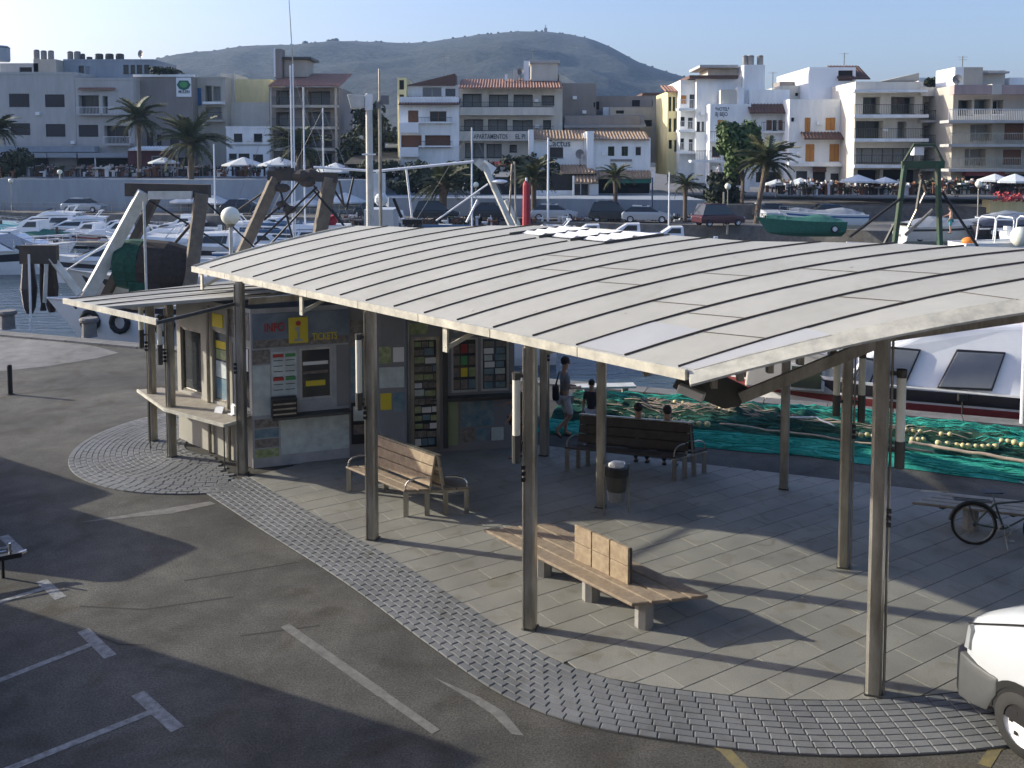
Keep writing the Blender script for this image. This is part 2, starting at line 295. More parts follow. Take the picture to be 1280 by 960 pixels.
def slab_obj(poly, z0, z1, ch, name, mtl, parent, c=None):
    c = c or (sum(p[0] for p in poly) / len(poly), sum(p[1] for p in poly) / len(poly)); q = [(p[0] - c[0], p[1] - c[1]) for p in poly]; n_ = len(q)
    k = [(p[0] * (1 - ch / max(.05, math.hypot(*p))), p[1] * (1 - ch / max(.05, math.hypot(*p)))) for p in q]
    vs = [(*p, z0) for p in q] + [(*p, z1 - ch * .7) for p in q] + [(*p, z1) for p in k]
    fs = [(i, (i + 1) % n_, n_ + (i + 1) % n_, n_ + i) for i in range(n_)] + [(n_ + i, n_ + (i + 1) % n_, 2 * n_ + (i + 1) % n_, 2 * n_ + i) for i in range(n_)] + [tuple(range(2 * n_, 3 * n_))]
    return vs, fs, c
def emit_pieces(pieces, name, mtl, parent, keep=296):
    pieces.sort(key=lambda t: -t[3]); shared = {}
    rest = MB()
    for i, (vs, fs, c, w, tilt) in enumerate(pieces):
        if i < keep:
            key = tuple(round(v[k] * 100) for v in vs for k in (0, 1)); me = shared.get(key)
            if me is None: b_ = MB().raw(vs, fs); me = b_.mesh(name, mtl); shared[key] = me
            o = add(name, me, parent); o.location = (c[0], c[1], tilt); 
        else: rest.raw([(v[0] + c[0], v[1] + c[1], v[2] + tilt) for v in vs], fs)
    if rest.v: rest.build(name + '_field', mtl, parent, kind='stuff')
def hull2(P_):
    P_ = sorted(set((round(p[0], 4), round(p[1], 4)) for p in P_)); cr = lambda o, a, b: (a[0] - o[0]) * (b[1] - o[1]) - (a[1] - o[1]) * (b[0] - o[0]); out = []
    for S_ in (P_, P_[::-1]):
        h_ = []
        for p in S_:
            while len(h_) > 1 and cr(h_[-2], h_[-1], p) <= 0: h_.pop()
            h_.append(p)
        out += h_[:-1]
    return out
REG = hull2(REG)
U = Vector((math.cos(R(33)), math.sin(R(33)))); V = Vector((-U.y, U.x)); pcs = []
SW, SL, GAP = .40, .80, .010
for j in range(-40, 60):
    for i in range(-30, 30):
        o0 = U * (i * SL + (j % 2) * SL * .5 + (0.13 if j % 3 == 0 else 0)) + V * (j * SW)
        g2 = .0022; p = [o0 + U * g2 + V * (GAP / 2), o0 + U * (SL - g2) + V * (GAP / 2), o0 + U * (SL - g2) + V * (SW - GAP / 2), o0 + U * g2 + V * (SW - GAP / 2)]
        p = [tuple(q) for q in p]
        if not (-8 < p[0][0] < 15 and 7 < p[0][1] < 21): continue
        c = clip_poly(p, REG)
        if len(c) > 2 and area(c) > .006:
            vs, fs, cc = slab_obj(c, 0., .016, .0045, 'paving_slab', 'slab', plaza); pcs.append((vs, fs, cc, area(c) / (cc[1] ** 2.5), rnd.uniform(-.0015, .0015)))
emit_pieces(pcs, 'paving_slab', 'slab', plaza)
# ---- paving block border
border = thing('block_border', None, None); border['kind'] = 'structure'
BW, BL, NR = .108, .205, 9
pcs = []
def outp(P_, off): return [(p.x + d.y * off, p.y - d.x * off) for p, d in resample(P_, .12, .02)]
EXT = INS
out_edge = outp(EXT, NR * BW + .03)
mb = MB(); ie = outp(EXT, .0); mm = min(len(ie), len(out_edge))
for i in range(mm - 1): mb.face([(*ie[i], .0035), (*out_edge[i], .0035), (*out_edge[i + 1], .0035), (*ie[i + 1], .0035)])
mb.build('block_bed', 'joint', border)
for r_ in range(NR):
    line = outp(EXT, (r_ + .5) * BW + .02)
    for p, d in resample(line, BL, (r_ % 2) * BL / 2 + .01):
        nv = Vector((-d.y, d.x)); hl, hw = BL / 2 - .004, BW / 2 - .004; j_ = rnd.uniform(-.02, .02); d2 = Vector((d.x * math.cos(j_) - d.y * math.sin(j_), d.x * math.sin(j_) + d.y * math.cos(j_))); nv = Vector((-d2.y, d2.x))
        poly = [tuple(p + d2 * a * hl + nv * b_ * hw) for a, b_ in ((-1, -1), (1, -1), (1, 1), (-1, 1))]
        vs, fs, cc = slab_obj(poly, 0., .025, .012, 'paving_block', 'block', border); pcs.append((vs, fs, cc, 1 / cc[1], rnd.uniform(-.002, .002)))
emit_pieces(pcs, 'paving_block', 'block', border)
fan = thing('block_fan', None, None); fan['kind'] = 'structure'; fb = MB(); bed = MB(); FC = Vector((-6.1, 18.8))
bed.face([(FC.x, FC.y, .0028)] + [(FC.x + 3.15 * math.cos(R(a)), FC.y + 3.15 * math.sin(R(a)), .0028) for a in range(118, 294, 4)]); bed.build('block_bed', 'joint', fan)
r_ = 3.1; k = 0
while r_ > .9:
    na = int(math.radians(176) * r_ / .205); ph_ = rnd.random()
    for i in range(na):
        a = R(119) + (i + ph_) * .205 / r_; p = FC + Vector((math.cos(a), math.sin(a))) * r_; d = Vector((-math.sin(a), math.cos(a))); nv = Vector((-d.y, d.x))
        if p.x > -5.30 + (16.4 - p.y) * .6: continue
        poly = [tuple(p + d * x_ * .099 + nv * y_ * .052) for x_, y_ in ((-1, -1), (1, -1), (1, 1), (-1, 1))]
        vs, fs, cc = slab_obj(poly, 0., .025, .012, '', '', None); t_ = rnd.uniform(-.003, .003); fb.raw([(v[0] + cc[0], v[1] + cc[1], v[2] + t_) for v in vs], fs)
    r_ -= .112; k += 1
fb.build('paving_block_field', 'block', fan, kind='stuff')
# ---- road markings
marks = thing('road_markings', None, None); marks['kind'] = 'structure'
def mark(px, mtl='road_paint', z=.004, name='painted_line', w=None):
    if w: 
        a, b_ = G(*px[0]), G(*px[1]); d = (b_ - a).normalized(); nv = Vector((-d.y, d.x, 0)) * w / 2; pts = [a - nv, b_ - nv, b_ + nv, a + nv]
    else: pts = [G(*p) for p in px]
    a_ = sum(pts[i - 1].x * pts[i].y - pts[i].x * pts[i - 1].y for i in range(len(pts)))
    if a_ < 0: pts = pts[::-1]
    sheet(name, [(p.x, p.y) for p in pts], z, mtl, None, marks)
mark([(-230, 1058), (192, 889)], w=.10); mark([(172, 867), (222, 912)], w=.15, z=.0045)
mark([(-260, 952), (116, 805)], w=.10); mark([(104, 788), (138, 821)], w=.15, z=.0045)
mark([(-250, 830), (57, 735)], w=.10); mark([(52, 726), (76, 748)], w=.15, z=.0045)
mark([(-230, 735), (14, 683)], w=.10); mark([(4, 670), (28, 693)], w=.15, z=.0045)
mark([(356, 782), (478, 868)], 'road_paint_old', w=.13); mark([(478, 868), (545, 915)], 'road_paint_old', w=.11, z=.0038)
mark([(540, 846), (600, 872), (630, 890), (655, 920), (640, 918), (615, 893), (590, 876)], 'road_paint_old')
mark([(100, 653), (215, 642), (270, 630), (262, 627), (205, 636)], 'road_paint_old')
mark([(862, 916), (890, 922), (915, 938), (940, 965), (925, 966), (900, 940), (880, 927)], 'road_paint_yellow'); mark([(1222, 955), (1240, 930), (1280, 912), (1280, 924), (1252, 938), (1238, 960)], 'road_paint_yellow')
mb = MB()
for pl in ([(100, 758), (180, 762), (292, 746)], [(300, 795), (400, 782)], [(110, 790), (150, 806), (182, 806)], [(0, 477), (90, 478), (160, 470), (240, 462)], [(0, 494), (120, 484), (240, 478)], [(230, 726), (300, 715), (372, 703)]):
    for a, b_ in zip(pl[:-1], pl[1:]): a, b_ = G(*a), G(*b_); d = (b_ - a).normalized(); nv = Vector((-d.y, d.x, 0)) * .018; mb.face([(*(a - nv)[:2], .0022), (*(b_ - nv)[:2], .0022), (*(b_ + nv)[:2], .0022), (*(a + nv)[:2], .0022)])
mb.build('tar_joint', 'joint', marks)
# ---- hill
ridge = [(-900, 150), (-300, 120), (-100, 100), (60, 92), (140, 84), (195, 75), (240, 68), (300, 61), (360, 57), (420, 51), (470, 52), (520, 54), (545, 51), (600, 43), (645, 39.5), (683, 39), (730, 46), (760, 57), (800, 79), (850, 95), (900, 106), (980, 118), (1100, 140), (1500, 170), (2200, 185)]
def rid(x):
    for a, b_ in zip(ridge[:-1], ridge[1:]):
        if a[0] <= x <= b_[0]: t = (x - a[0]) / (b_[0] - a[0]); return a[1] + (b_[1] - a[1]) * t
    return 190
hv = []; hf = []; NX, NY = 260, 60; YR, Y0 = 1500., 420.
for i in range(NX + 1):
    px = -700 + 2700 * i / NX; H0 = A(px, rid(px), YR).z; X0 = A(px, 120, YR).x
    for j in range(NY + 1):
        t = j / NY; y = Y0 + (YR - Y0) * t; p = Vector((X0 * (.45 + .55 * t), y, 0))
        s = t * t * (3 - 2 * t); s = .55 * s + .45 * t ** 1.6
        nn = noise.fractal(Vector((p.x * .004, p.y * .004, 3)), 1., 2., 5) * 26 * math.sin(math.pi * min(1, t)) + noise.noise(Vector((p.x * .03, p.y * .03, 1))) * 3.0 * math.sin(math.pi * t)
        gul = abs(noise.noise(Vector((p.x * .006 + p.y * .002, p.y * .0015, 9)))) * 30 * math.sin(math.pi * t)
        z = H0 * s + nn - gul + (noise.noise(Vector((p.x * .05, 0, 5))) * 1.6 if j == NY else 0)
        if j == 0: z = -5
        hv.append((p.x, p.y, z))
for i in range(NX):
    for j in range(NY): a = i * (NY + 1) + j; hf.append((a, a + NY + 1, a + NY + 2, a + 1))
for i in range(NX + 1): hv.append((hv[i * (NY + 1) + NY][0] * 1.05, YR + 400, -5))
base = (NX + 1) * (NY + 1)
for i in range(NX): hf.append((i * (NY + 1) + NY, (i + 1) * (NY + 1) + NY, base + i + 1, base + i))
m, n, L, b = nodes_mat('hillside'); tc = n.new('ShaderNodeTexCoord'); z1 = noise_n(n, L, tc, .012, 8, .7); z2 = noise_n(n, L, tc, .12, 6, .8)
r1 = ramp(n, L, z1.outputs[0], [(.36, (.014, .022, .018)), (.6, (.034, .042, .034)), (.75, (.075, .075, .062))]); r2 = ramp(n, L, z2.outputs[0], [(.40, (.25,) * 3), (.60, (1.8,) * 3)])
L.new(mixc(n, L, 1., r1.outputs[0], r2.outputs[0], 'MULTIPLY'), b.inputs['Base Color']); b.inputs['Roughness'].default_value = .95
bp = n.new('ShaderNodeBump'); bp.inputs['Strength'].default_value = 1.; bp.inputs['Distance'].default_value = 6; L.new(z2.outputs[0], bp.inputs['Height']); L.new(bp.outputs[0], b.inputs['Normal'])
MB().raw(hv, hf).build('hill', 'hillside', smooth=True, kind='structure')
mb = MB(); rr = random.Random(3)
for px in [198, 206, 222, 234, 238, 262, 285, 300, 318, 322, 350, 389, 394, 416, 420] + [rr.uniform(200, 900) for _ in range(60)]:
    p = A(px, rid(px), YR - 12); s_ = rr.uniform(1.2, 4.5) if px < 430 else rr.uniform(.8, 2.2); mb.ball((p.x, p.y, p.z + s_ * .2), s_, 7, (1.2, 1.2, .9))
mb.build('ridge_scrub', 'leaf_dark', kind='stuff')
p = A(682, 40, YR - 5); mb = MB(); mb.box((0, 0, 3), (5, 5, 8)); mb.box((0, 0, 9), (1.2, 1.2, 6)); o = mb.build('summit_tower', 'wall_brown'); o.location = (p.x, p.y, p.z - 1); tag(o, 'tiny squat tower standing on the very top of the hill', 'tower')
# ================================================================== FACADES
def rebase(root, loc):
    loc = Vector(loc); root.location = loc
    for c in children(root): c.location = Vector(c.location) - loc
def frame_of(o, ang):
    U_ = Vector((math.cos(ang), math.sin(ang), 0)); V_ = Vector((-math.sin(ang), math.cos(ang), 0)); o = Vector((o[0], o[1], 0))
    return lambda u, w, z: o + U_ * u + V_ * w + Vector((0, 0, z))
def fbox(mb, f, u0, u1, w0, w1, z0, z1):
    vs = [f(u, w, z) for u in (u0, u1) for w in (w0, w1) for z in (z0, z1)]
    return mb.raw(vs, [(0, 1, 3, 2), (4, 6, 7, 5), (0, 4, 5, 1), (2, 3, 7, 6), (0, 2, 6, 4), (1, 5, 7, 3)])
def wall_mesh(f, L, z0, z1, ops, th=.22, mb=None):
    mb = mb or MB(); us = sorted({0, L, *[v for o in ops for v in o[:2]]}); zs = sorted({z0, z1, *[v for o in ops for v in o[2:4]]})
    for a, b in zip(us[:-1], us[1:]):
        for c, d in zip(zs[:-1], zs[1:]):
            if b - a < 1e-4 or d - c < 1e-4: continue
            mu, mz = (a + b) / 2, (c + d) / 2
            if any(o[0] < mu < o[1] and o[2] < mz < o[3] for o in ops): continue
            mb.face([f(a, 0, c), f(b, 0, c), f(b, 0, d), f(a, 0, d)])
    for o in ops:
        a, b, c, d = o[:4]
        mb.face([f(a, 0, c), f(a, 0, d), f(a, th, d), f(a, th, c)]); mb.face([f(b, 0, d), f(b, 0, c), f(b, th, c), f(b, th, d)])
        mb.face([f(a, 0, d), f(b, 0, d), f(b, th, d), f(a, th, d)]); mb.face([f(b, 0, c), f(a, 0, c), f(a, th, c), f(b, th, c)])
    return mb
def window(parent, f, u0, u1, z0, z1, kind='glass', fm='white', pm='glass', th=.22, nm=None, fw=.06, sill=True):
    nm = nm or max(1, round((u1 - u0) / 1.1)); w = th - .08; mb = MB()
    if kind == 'open': 
        fbox(mb, f, u0, u1, th - .02, th, z0, z1); return mb.build('window', 'interior_shade', parent)  # flat dark pane in place of the unlit room behind
    if kind in ('shutter', 'blind'):
        mb2 = MB(); n_ = max(2, nm * 2) if kind == 'shutter' else 1; g = (u1 - u0) / n_
        for i in range(n_):
            a, b = u0 + i * g + .015, u0 + (i + 1) * g - .015; fbox(mb2, f, a, b, .05, .09, z0 + .02, z1 - .02); k = max(4, int((z1 - z0) / .16))
            for q in range(k): z = z0 + .06 + (z1 - z0 - .1) * q / k; fbox(mb2, f, a + .04, b - .04, .035, .05, z, z + (z1 - z0) / k * .55)
        return mb2.build('shutter', pm, parent)
    fbox(mb, f, u0, u0 + fw, w - .04, w + .04, z0, z1); fbox(mb, f, u1 - fw, u1, w - .04, w + .04, z0, z1)
    fbox(mb, f, u0 + fw, u1 - fw, w - .04, w + .04, z0, z0 + fw); fbox(mb, f, u0 + fw, u1 - fw, w - .04, w + .04, z1 - fw, z1)
    for i in range(1, nm): u = u0 + (u1 - u0) * i / nm; fbox(mb, f, u - fw / 2, u + fw / 2, w - .035, w + .035, z0 + fw, z1 - fw)
    if sill: fbox(mb, f, u0 - .05, u1 + .05, -.06, .02, z0 - .07, z0 - .005)
    o = mb.build('window', fm, parent); 
    for i in range(nm):
        a = u0 + (u1 - u0) * i / nm; b = u0 + (u1 - u0) * (i + 1) / nm; p = MB(); fbox(p, f, a + fw / 2, b - fw / 2, w - .012, w + .012, z0 + fw / 2, z1 - fw / 2)
        p.build('pane', rnd.choice([pm, pm, 'curtain']) if kind == 'curtain' else pm, o)
    return o
# ================================================================== CANOPY
E1 = Vector((.6630, -.7486)); F16 = Vector((1.7655, 8.969)); D8 = Vector((math.cos(R(8)), math.sin(R(8)))); DE = Vector((math.cos(R(-2)), math.sin(R(-2))))
SS = {i: -(16 - i) * .7775 for i in range(3, 17)}; SS[3] = -10.13; SS[2] = -11.05; SS[1] = -12.06; SS[0] = -12.75
TEND = {0: 3.4, 1: 3.67, 2: 3.82, 3: 4.5, 4: 4.86, 5: 5.07, 6: 5.1, 7: 5.05, 8: 5.0, 9: 5.0, 10: 5.02, 11: 5.4, 12: 5.75, 13: 5.95, 14: 6.3, 15: 6.65, 16: 7.05, 17: 7.5}
zr = lambda t: 3.87 + .297 * t - .0193 * t * t
def rl(i, t):
    if i == 17: p = F16 + E1 * .2 + DE * t
    elif i == 0: p = F16 + E1 * SS[0] + Vector((math.cos(R(14)), math.sin(R(14)))) * t; return Vector((p.x, p.y, zr(t) - .03 * (1 - t / 4)))
    else: p = F16 + E1 * SS[i] + D8 * t
    return Vector((p.x, p.y, zr(t)))
def roof_z(x, y):
    p = Vector((x, y)) - F16; det = E1.x * D8.y - E1.y * D8.x; s = (p.x * D8.y - p.y * D8.x) / det; t = (E1.x * p.y - E1.y * p.x) / det
    te = 3.6 + max(0, min(1, (s + 12.0) / 12.0)) * 3.3
    return zr(t) if t <= te else zr(te) - .21 * (t - te)
canopy = thing('bus_shelter_canopy', 'long curved beige metal canopy on steel posts sheltering the benches', 'canopy')
slab_mat('roof', (.365, .358, .318), (.41, .402, .36), .02, 5, .05, (.93, .92, .88), .035); mat('roof_pale', (.40, .40, .395), .5, 0, .05, 2.2)
mat('soffit', (.07, .065, .06), .8, 0, .15, 3)  # underside toned dark to cut the light it bounces down
for i in range(0, 17):
    n_ = 12; sky_t = 4.0 if i in (5, 6, 7) else None; a_, b_ = i, i + 1; mb = MB(); vs = []; 
    for k in range(n_ + 1):
        for j in (a_, b_):
            te = TEND[j] if sky_t is None else sky_t + (.15 if j == 5 else 0); p = rl(j, te * k / n_); vs += [p, p - Vector((0, 0, .07))]
    fs = []
    for k in range(n_): q = k * 4; fs += [(q, q + 2, q + 6, q + 4), (q + 1, q + 5, q + 7, q + 3), (q, q + 4, q + 5, q + 1), (q + 2, q + 3, q + 7, q + 6)]
    fs += [(0, 1, 3, 2), (n_ * 4, n_ * 4 + 2, n_ * 4 + 3, n_ * 4 + 1)]
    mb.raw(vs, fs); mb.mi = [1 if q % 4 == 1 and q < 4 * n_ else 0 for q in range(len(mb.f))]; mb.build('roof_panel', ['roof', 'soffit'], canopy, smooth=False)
# pale replaced sheets and lap joints
for (i, t0, t1) in ((14, .05, 1.0), (16, .05, 1.5)):
    a, b = (i, i + 1); mb = MB(); pts = []
    for k in range(5): t = t0 + (t1 - t0) * k / 4; pts.append((rl(a, t), rl(b, t)))
    for p, q in zip(pts[:-1], pts[1:]): mb.face([v + Vector((0, 0, .004)) for v in (p[0], p[1], q[1], q[0])])
    mb.build('patch_sheet', 'roof_pale', canopy)
for (i, t) in ((14, 1.4), (15, 2.6), (13, 1.6), (16, 3.3), (12, 2.9), (11, 2.0), (10, 2.6), (14, 3.9), (9, 2.2), (15, .95), (13, 3.6), (8, 2.9)): mb = MB(); mb.bar(rl(i, t) + Vector((0, 0, .006)), rl(i + 1, t + .12) + Vector((0, 0, .006)), .012, .004); mb.build('lap_joint', 'seam', canopy)

for i in range(1, 17):
    te = TEND[i] if i not in (6, 7) else 3.85; mb = MB(); n_ = 14
    for k in range(n_): a, b = rl(i, .04 + (te - .04) * k / n_), rl(i, .04 + (te - .04) * (k + 1) / n_); mb.bar(a + Vector((0, 0, .012)), b + Vector((0, 0, .012)), .016, .019)
    mb.build('roof_seam', 'seam', canopy)
mb = MB(); rs_ = random.Random(8)
for k in range(34):
    i = rs_.randint(1, 15); t = rs_.uniform(.3, TEND[i] - .4); a, b = rl(i, t), rl(i + 1, t); c = a.lerp(b, rs_.uniform(.12, .88)); r_ = rs_.uniform(.008, .03); mb.face([c + Vector((r_ * rs_.uniform(.6, 1.5) * math.cos(q), r_ * rs_.uniform(.6, 1.5) * math.sin(q), .006)) for q in [2 * math.pi * j / 7 for j in range(7)]])
mb.build('bird_dropping', 'gel', canopy, kind='stuff')
# hidden half falling away from the ridge
mb = MB()
for i in range(0, 17):
    if i in (5, 6, 7): 
        p, q = rl(i, TEND[i]), rl(i + 1, TEND[i + 1])
    else: p, q = rl(i, TEND[i]), rl(i + 1, TEND[i + 1])
    dn = Vector((1.5, 1.6, -.50)); off = Vector((0, 0, -.07)); mb.raw([p, q, q + dn, p + dn, p + off, q + off, q + dn + off, p + dn + off], [(0, 1, 2, 3), (4, 7, 6, 5), (2, 6, 7, 3), (0, 4, 5, 1), (1, 5, 6, 2), (0, 3, 7, 4)])
mb.build('rear_roof', ['roof', 'soffit'], canopy)
# louvred skylight
for k in range(4):
    t = 4.15 + k * .2
    for i in (5, 6, 7):
        a, b = rl(i, t), rl(i + 1, t + .02); a, b = a.lerp(b, .04), a.lerp(b, .96 if k % 2 else .7); dd = Vector((D8.x, D8.y, 0)) * .045; up = Vector((0, 0, .05))
        mb = MB(); mb.raw([a - dd, b - dd, b + dd + up, a + dd + up], [(0, 1, 2, 3)]); mb.raw([a - dd - Vector((0, 0, .012)), b - dd - Vector((0, 0, .012)), b + dd + up - Vector((0, 0, .012)), a + dd + up - Vector((0, 0, .012))], [(3, 2, 1, 0)])
        mb.build('louvre', 'gel', canopy)
for i in (5, 6, 7):
    mb = MB(); z_ = Vector((0, 0, -.08)); mb.raw([rl(i, 3.95) + z_, rl(i + 1, 3.95) + z_, rl(i + 1, 4.95) + z_, rl(i, 4.95) + z_], [(0, 1, 2, 3)]); mb.build('skylight_dark_sheet', 'steel_dark', canopy)  # dark sheet laid in to stand for the shaded gaps between louvres
mb = MB()
for i in (5, 6, 7, 8): mb.bar(rl(i, 3.9), rl(i, 4.9), .05, .09)
mb.build('skylight_frame', 'steel_dark', canopy)
# fascias
def along(i, t): return rl(i, t)
mb = MB(); a, b = rl(0, 0), rl(17, 0); dz = Vector((0, 0, -.035)); out = Vector((-.7486, -.663, 0)) * .03
segs = 8
for k in range(segs): p, q = a.lerp(b, k / segs), a.lerp(b, (k + 1) / segs - .0012); mb.bar(p + dz + out, q + dz + out, .05, .115)
mb.build('eave_fascia', 'fascia', canopy)
mb = MB()
for k in range(12): p, q = rl(17, 7.5 * k / 12), rl(17, 7.5 * (k + 1) / 12); o_ = Vector((-.03, -.04, -.05)); mb.raw([p + Vector((0, .02, .012)), q + Vector((0, .02, .012)), q + Vector((-.02, -.17, -.10)), p + Vector((-.02, -.17, -.10)), p + Vector((0, .02, -.09)), q + Vector((0, .02, -.09)), q + Vector((-.02, -.17, -.125)), p + Vector((-.02, -.17, -.125))], [(3, 2, 1, 0), (4, 5, 6, 7), (3, 7, 6, 2), (0, 1, 5, 4), (1, 2, 6, 5), (0, 4, 7, 3)])
mb.build('side_fascia', 'fascia', canopy)
mb = MB()
for k in range(6): p, q = rl(0, 3.3 * k / 6), rl(0, 3.3 * (k + 1) / 6); mb.bar(p + Vector((0, .02, -.03)), q + Vector((0, .02, -.03)), .05, .14)
mb.build('side_fascia', 'fascia', canopy)
# rafters and brackets under the eave
for s, back in ((-12.4, 2.2), (-8.7, 1.5), (-4.1, 1.5), (-10.8, 3.4), (-6.5, 4.4), (-2.2, 4.6), (-.6, 4.6)):
    b0 = F16 + E1 * s; mb = MB(); n_ = 8; L_ = back
    for k in range(n_): 
        t0, t1 = .12 + L_ * k / n_, .12 + L_ * (k + 1) / n_; p = b0 + D8 * t0; q = b0 + D8 * t1; mb.bar((p.x, p.y, zr(t0) - .17), (q.x, q.y, zr(t1) - .17), .06, .14)
    mb.build('rafter', 'steel', canopy)
for s in (-12.4, -8.22, -4.1):
    b0 = F16 + E1 * s; mb = MB(); o_ = Vector((-.7486, -.663)) * -.02; x, y = b0.x + o_.x, b0.y + o_.y
    mb.box((x, y, 3.60), (.10, .035, .40), math.atan2(E1.y, E1.x)); mb.bar((x, y, 3.45), (x + .75, y + .1, 3.86), .05, .06); mb.build('eave_bracket', 'fascia', canopy)
# side beam, spacers, elbow plate and box light at the front corner
P4 = Vector((4.15, 9.3)); beamA = Vector((4.10, 9.28, 4.10)); el = A(925, 497, 9.5)
mb = MB(); mb.bar(el, beamA, .07, .13); q = rl(17, 7.4) + Vector((-.02, .12, -.19)); mb.bar(beamA + Vector((0, 0, .06)), rl(17, 4.6) + Vector((-.02, .12, -.19)), .07, .14); mb.bar(rl(17, 4.6) + Vector((-.02, .12, -.19)), q, .07, .14); mb.build('side_beam', 'steel', canopy)
for k, px in enumerate((892, 925, 962, 1000, 1040)):
    p = A(px, 478 - (px - 892) * .27, 9.45); mb = MB(); mb.bar(p - Vector((0, 0, .06)), p + Vector((0, 0, .05)), .07, .1); mb.build('spacer', 'steel', canopy)
mb = MB(); pl = [A(x, y, 9.55) for x, y in ((872, 478), (905, 470), (940, 487), (924, 508), (905, 511), (878, 500))]
mb.raw([p for p in pl] + [p + Vector((0, .06, 0)) for p in pl], [tuple(range(5, -1, -1)), tuple(range(6, 12))] + [(i, (i + 1) % 6, 6 + (i + 1) % 6, 6 + i) for i in range(6)]); mb.bar(A(845, 476, 9.6), A(880, 496, 9.55), .05, .16); mb.build('elbow_plate', 'steel_dark', canopy)
mb = MB(); mb.bar(A(848, 484, 9.42), A(880, 497, 9.3), .11, .10); bevel(mb.build('corner_light', 'white_dirty', canopy), .015)
# posts
def rounded_post(mb, x, y, z0, z1, w=.195, rot=0., n=16):
    prof = []; 
    for k in range(n):
        a = 2 * math.pi * (k + .5) / n; c, s = math.cos(a), math.sin(a); r = w / 2 / (abs(c) ** 5 + abs(s) ** 5) ** .2; a2 = a + rot; prof.append((r * math.cos(a2), r * math.sin(a2)))
    vs = [(x + p[0], y + p[1], z) for z in (z0, z1) for p in prof]; mb.raw(vs, [(i, (i + 1) % n, n + (i + 1) % n, n + i) for i in range(n)] + [tuple(range(n, 2 * n)), tuple(range(n - 1, -1, -1))])
def post(parent, x, y, zt, lamps=(), conduit=-1, rot=R(-20), lz=3.36, w=.195):
    w *= .80
    mb = MB(); rounded_post(mb, x, y, 0, zt, w, rot); 
    p = mb.build('post', 'steel', parent)
    bs = MB(); bs.box((x, y, .030), (w + .02, w + .02, .02), rot); bs.build('base_collar', 'steel_dark', p)
    if conduit:
        cx = x + conduit * (w / 2 + .012); c = MB(); c.tube([(cx, y - .05, .0), (cx, y - .05, zt - .05)], .016, 8); c.build('conduit', 'steel', p)
        c = MB()
        for z in (2.02, 2.10, 2.18): c.box((cx - .005, y - .05, z), (.05, .06, .05))
        c.build('clamp', 'black', p, kind='stuff')
    for side, top, gl, tot in lamps:
        lx, ly = x + side * (w / 2 + .105), y - .08; cap = MB(); cap.lathe([(.055, top - .09), (.058, top)], (lx, ly, 0), 10); cap.bar((lx, ly, top - .05), (x, y, top - .05), .04, .04)
        h = cap.build('post_lamp', 'steel_dark', parent); g = MB(); g.lathe([(.05, top - .09 - gl), (.05, top - .09)], (lx, ly, 0), 12); g.build('lamp_tube', 'lamp_glass', h, smooth=False)
        l = MB(); l.lathe([(.055, top - tot), (.057, top - .09 - gl)], (lx, ly, 0), 10); l.bar((lx, ly, top - .2 - gl), (x, y, top - .2 - gl), .04, .04); l.build('lamp_foot', 'steel_dark', h)
    return p
PST = {'1': (-5.22, 16.76), '2': (-2.24, 13.64), '3': (.24, 10.78), '4': (4.15, 9.3), '5': (5.04, 15.93), '6': (4.97, 12.61), '7': (1.56, 15.02), '8': (.66, 17.88)}
post(canopy, *PST['1'], 3.78, w=.20, conduit=-1)
post(canopy, *PST['2'], 3.76, [(-1, 3.37, .85, 1.22)], w=.20)
post(canopy, *PST['3'], 3.78, [(-1, 3.42, .72, 1.17)], w=.20)
post(canopy, *PST['4'], 4.22, [(1, 3.80, .72, 1.12)], w=.22, conduit=1)
for k in '5678': x, y = PST[k]; post(canopy, x, y, roof_z(x, y) - (.3 if k in '58' else .08), [(-1, 3.3, .55, .95), (1, 3.3, .55, 1.05)] if k == '6' else (), w=.20, conduit=1 if k in '68' else 0)
rebase(canopy, (PST['3'][0], PST['3'][1], 0))
# ================================================================== KIOSK
kiosk = thing('ticket_kiosk', 'grey information and ticket kiosk with low seamed roof, counters and poster covered walls', 'kiosk')
KA, KB, KD = Vector((-5.12, 17.10)), Vector((-3.32, 17.73)), Vector((.05, 18.38)); KL = KA + Vector((math.cos(R(138)), math.sin(R(138)))) * 2.9
def panel(parent, f, u0, u1, z0, z1, mtl, d=.012, off=.0, name='poster'): mb = MB(); fbox(mb, f, u0, u1, -d - off, -off - .001, z0, z1); return mb.build(name, mtl, parent)
# wall with the INFO sign
a1 = math.atan2(KB.y - KA.y, KB.x - KA.x); L1 = (KB - KA).length; f1 = frame_of(KA, a1)
wall_mesh(f1, L1, 0, 3.18, [(.93, 1.58, 1.28, 2.34)], .15).build('wall', 'board_grey', kiosk)
w = window(kiosk, f1, .93, 1.58, 1.28, 2.34, 'glass', 'white_dirty', 'glass', .15, 1, .05, False)
panel(w, f1, 1.0, 1.5, 1.98, 2.05, 'paper', .005, -.05, 'notice'); panel(w, f1, 1.05, 1.44, 1.55, 1.66, 'yellow', .005, -.05, 'notice'); panel(w, f1, 1.0, 1.5, 1.8, 1.86, 'pic_mixed', .005, -.05, 'notice')
panel(kiosk, f1, .03, 1.93, 2.40, 3.08, 'sign_sky', .03, 0, 'info_sign'); panel(kiosk, f1, .05, 1.90, 2.41, 2.56, 'pic_town', .006, .031, 'skyline_print')
text('lettering', 'INFO', .24, 'sign_red', kiosk, f1(.25, -.040, 2.72), (R(90), 0, a1), sx=.72, bold=.004)
text('lettering', 'TICKETS', .20, 'yellow', kiosk, f1(1.18, -.040, 2.50), (R(90), 0, a1), sx=.66, bold=.003)
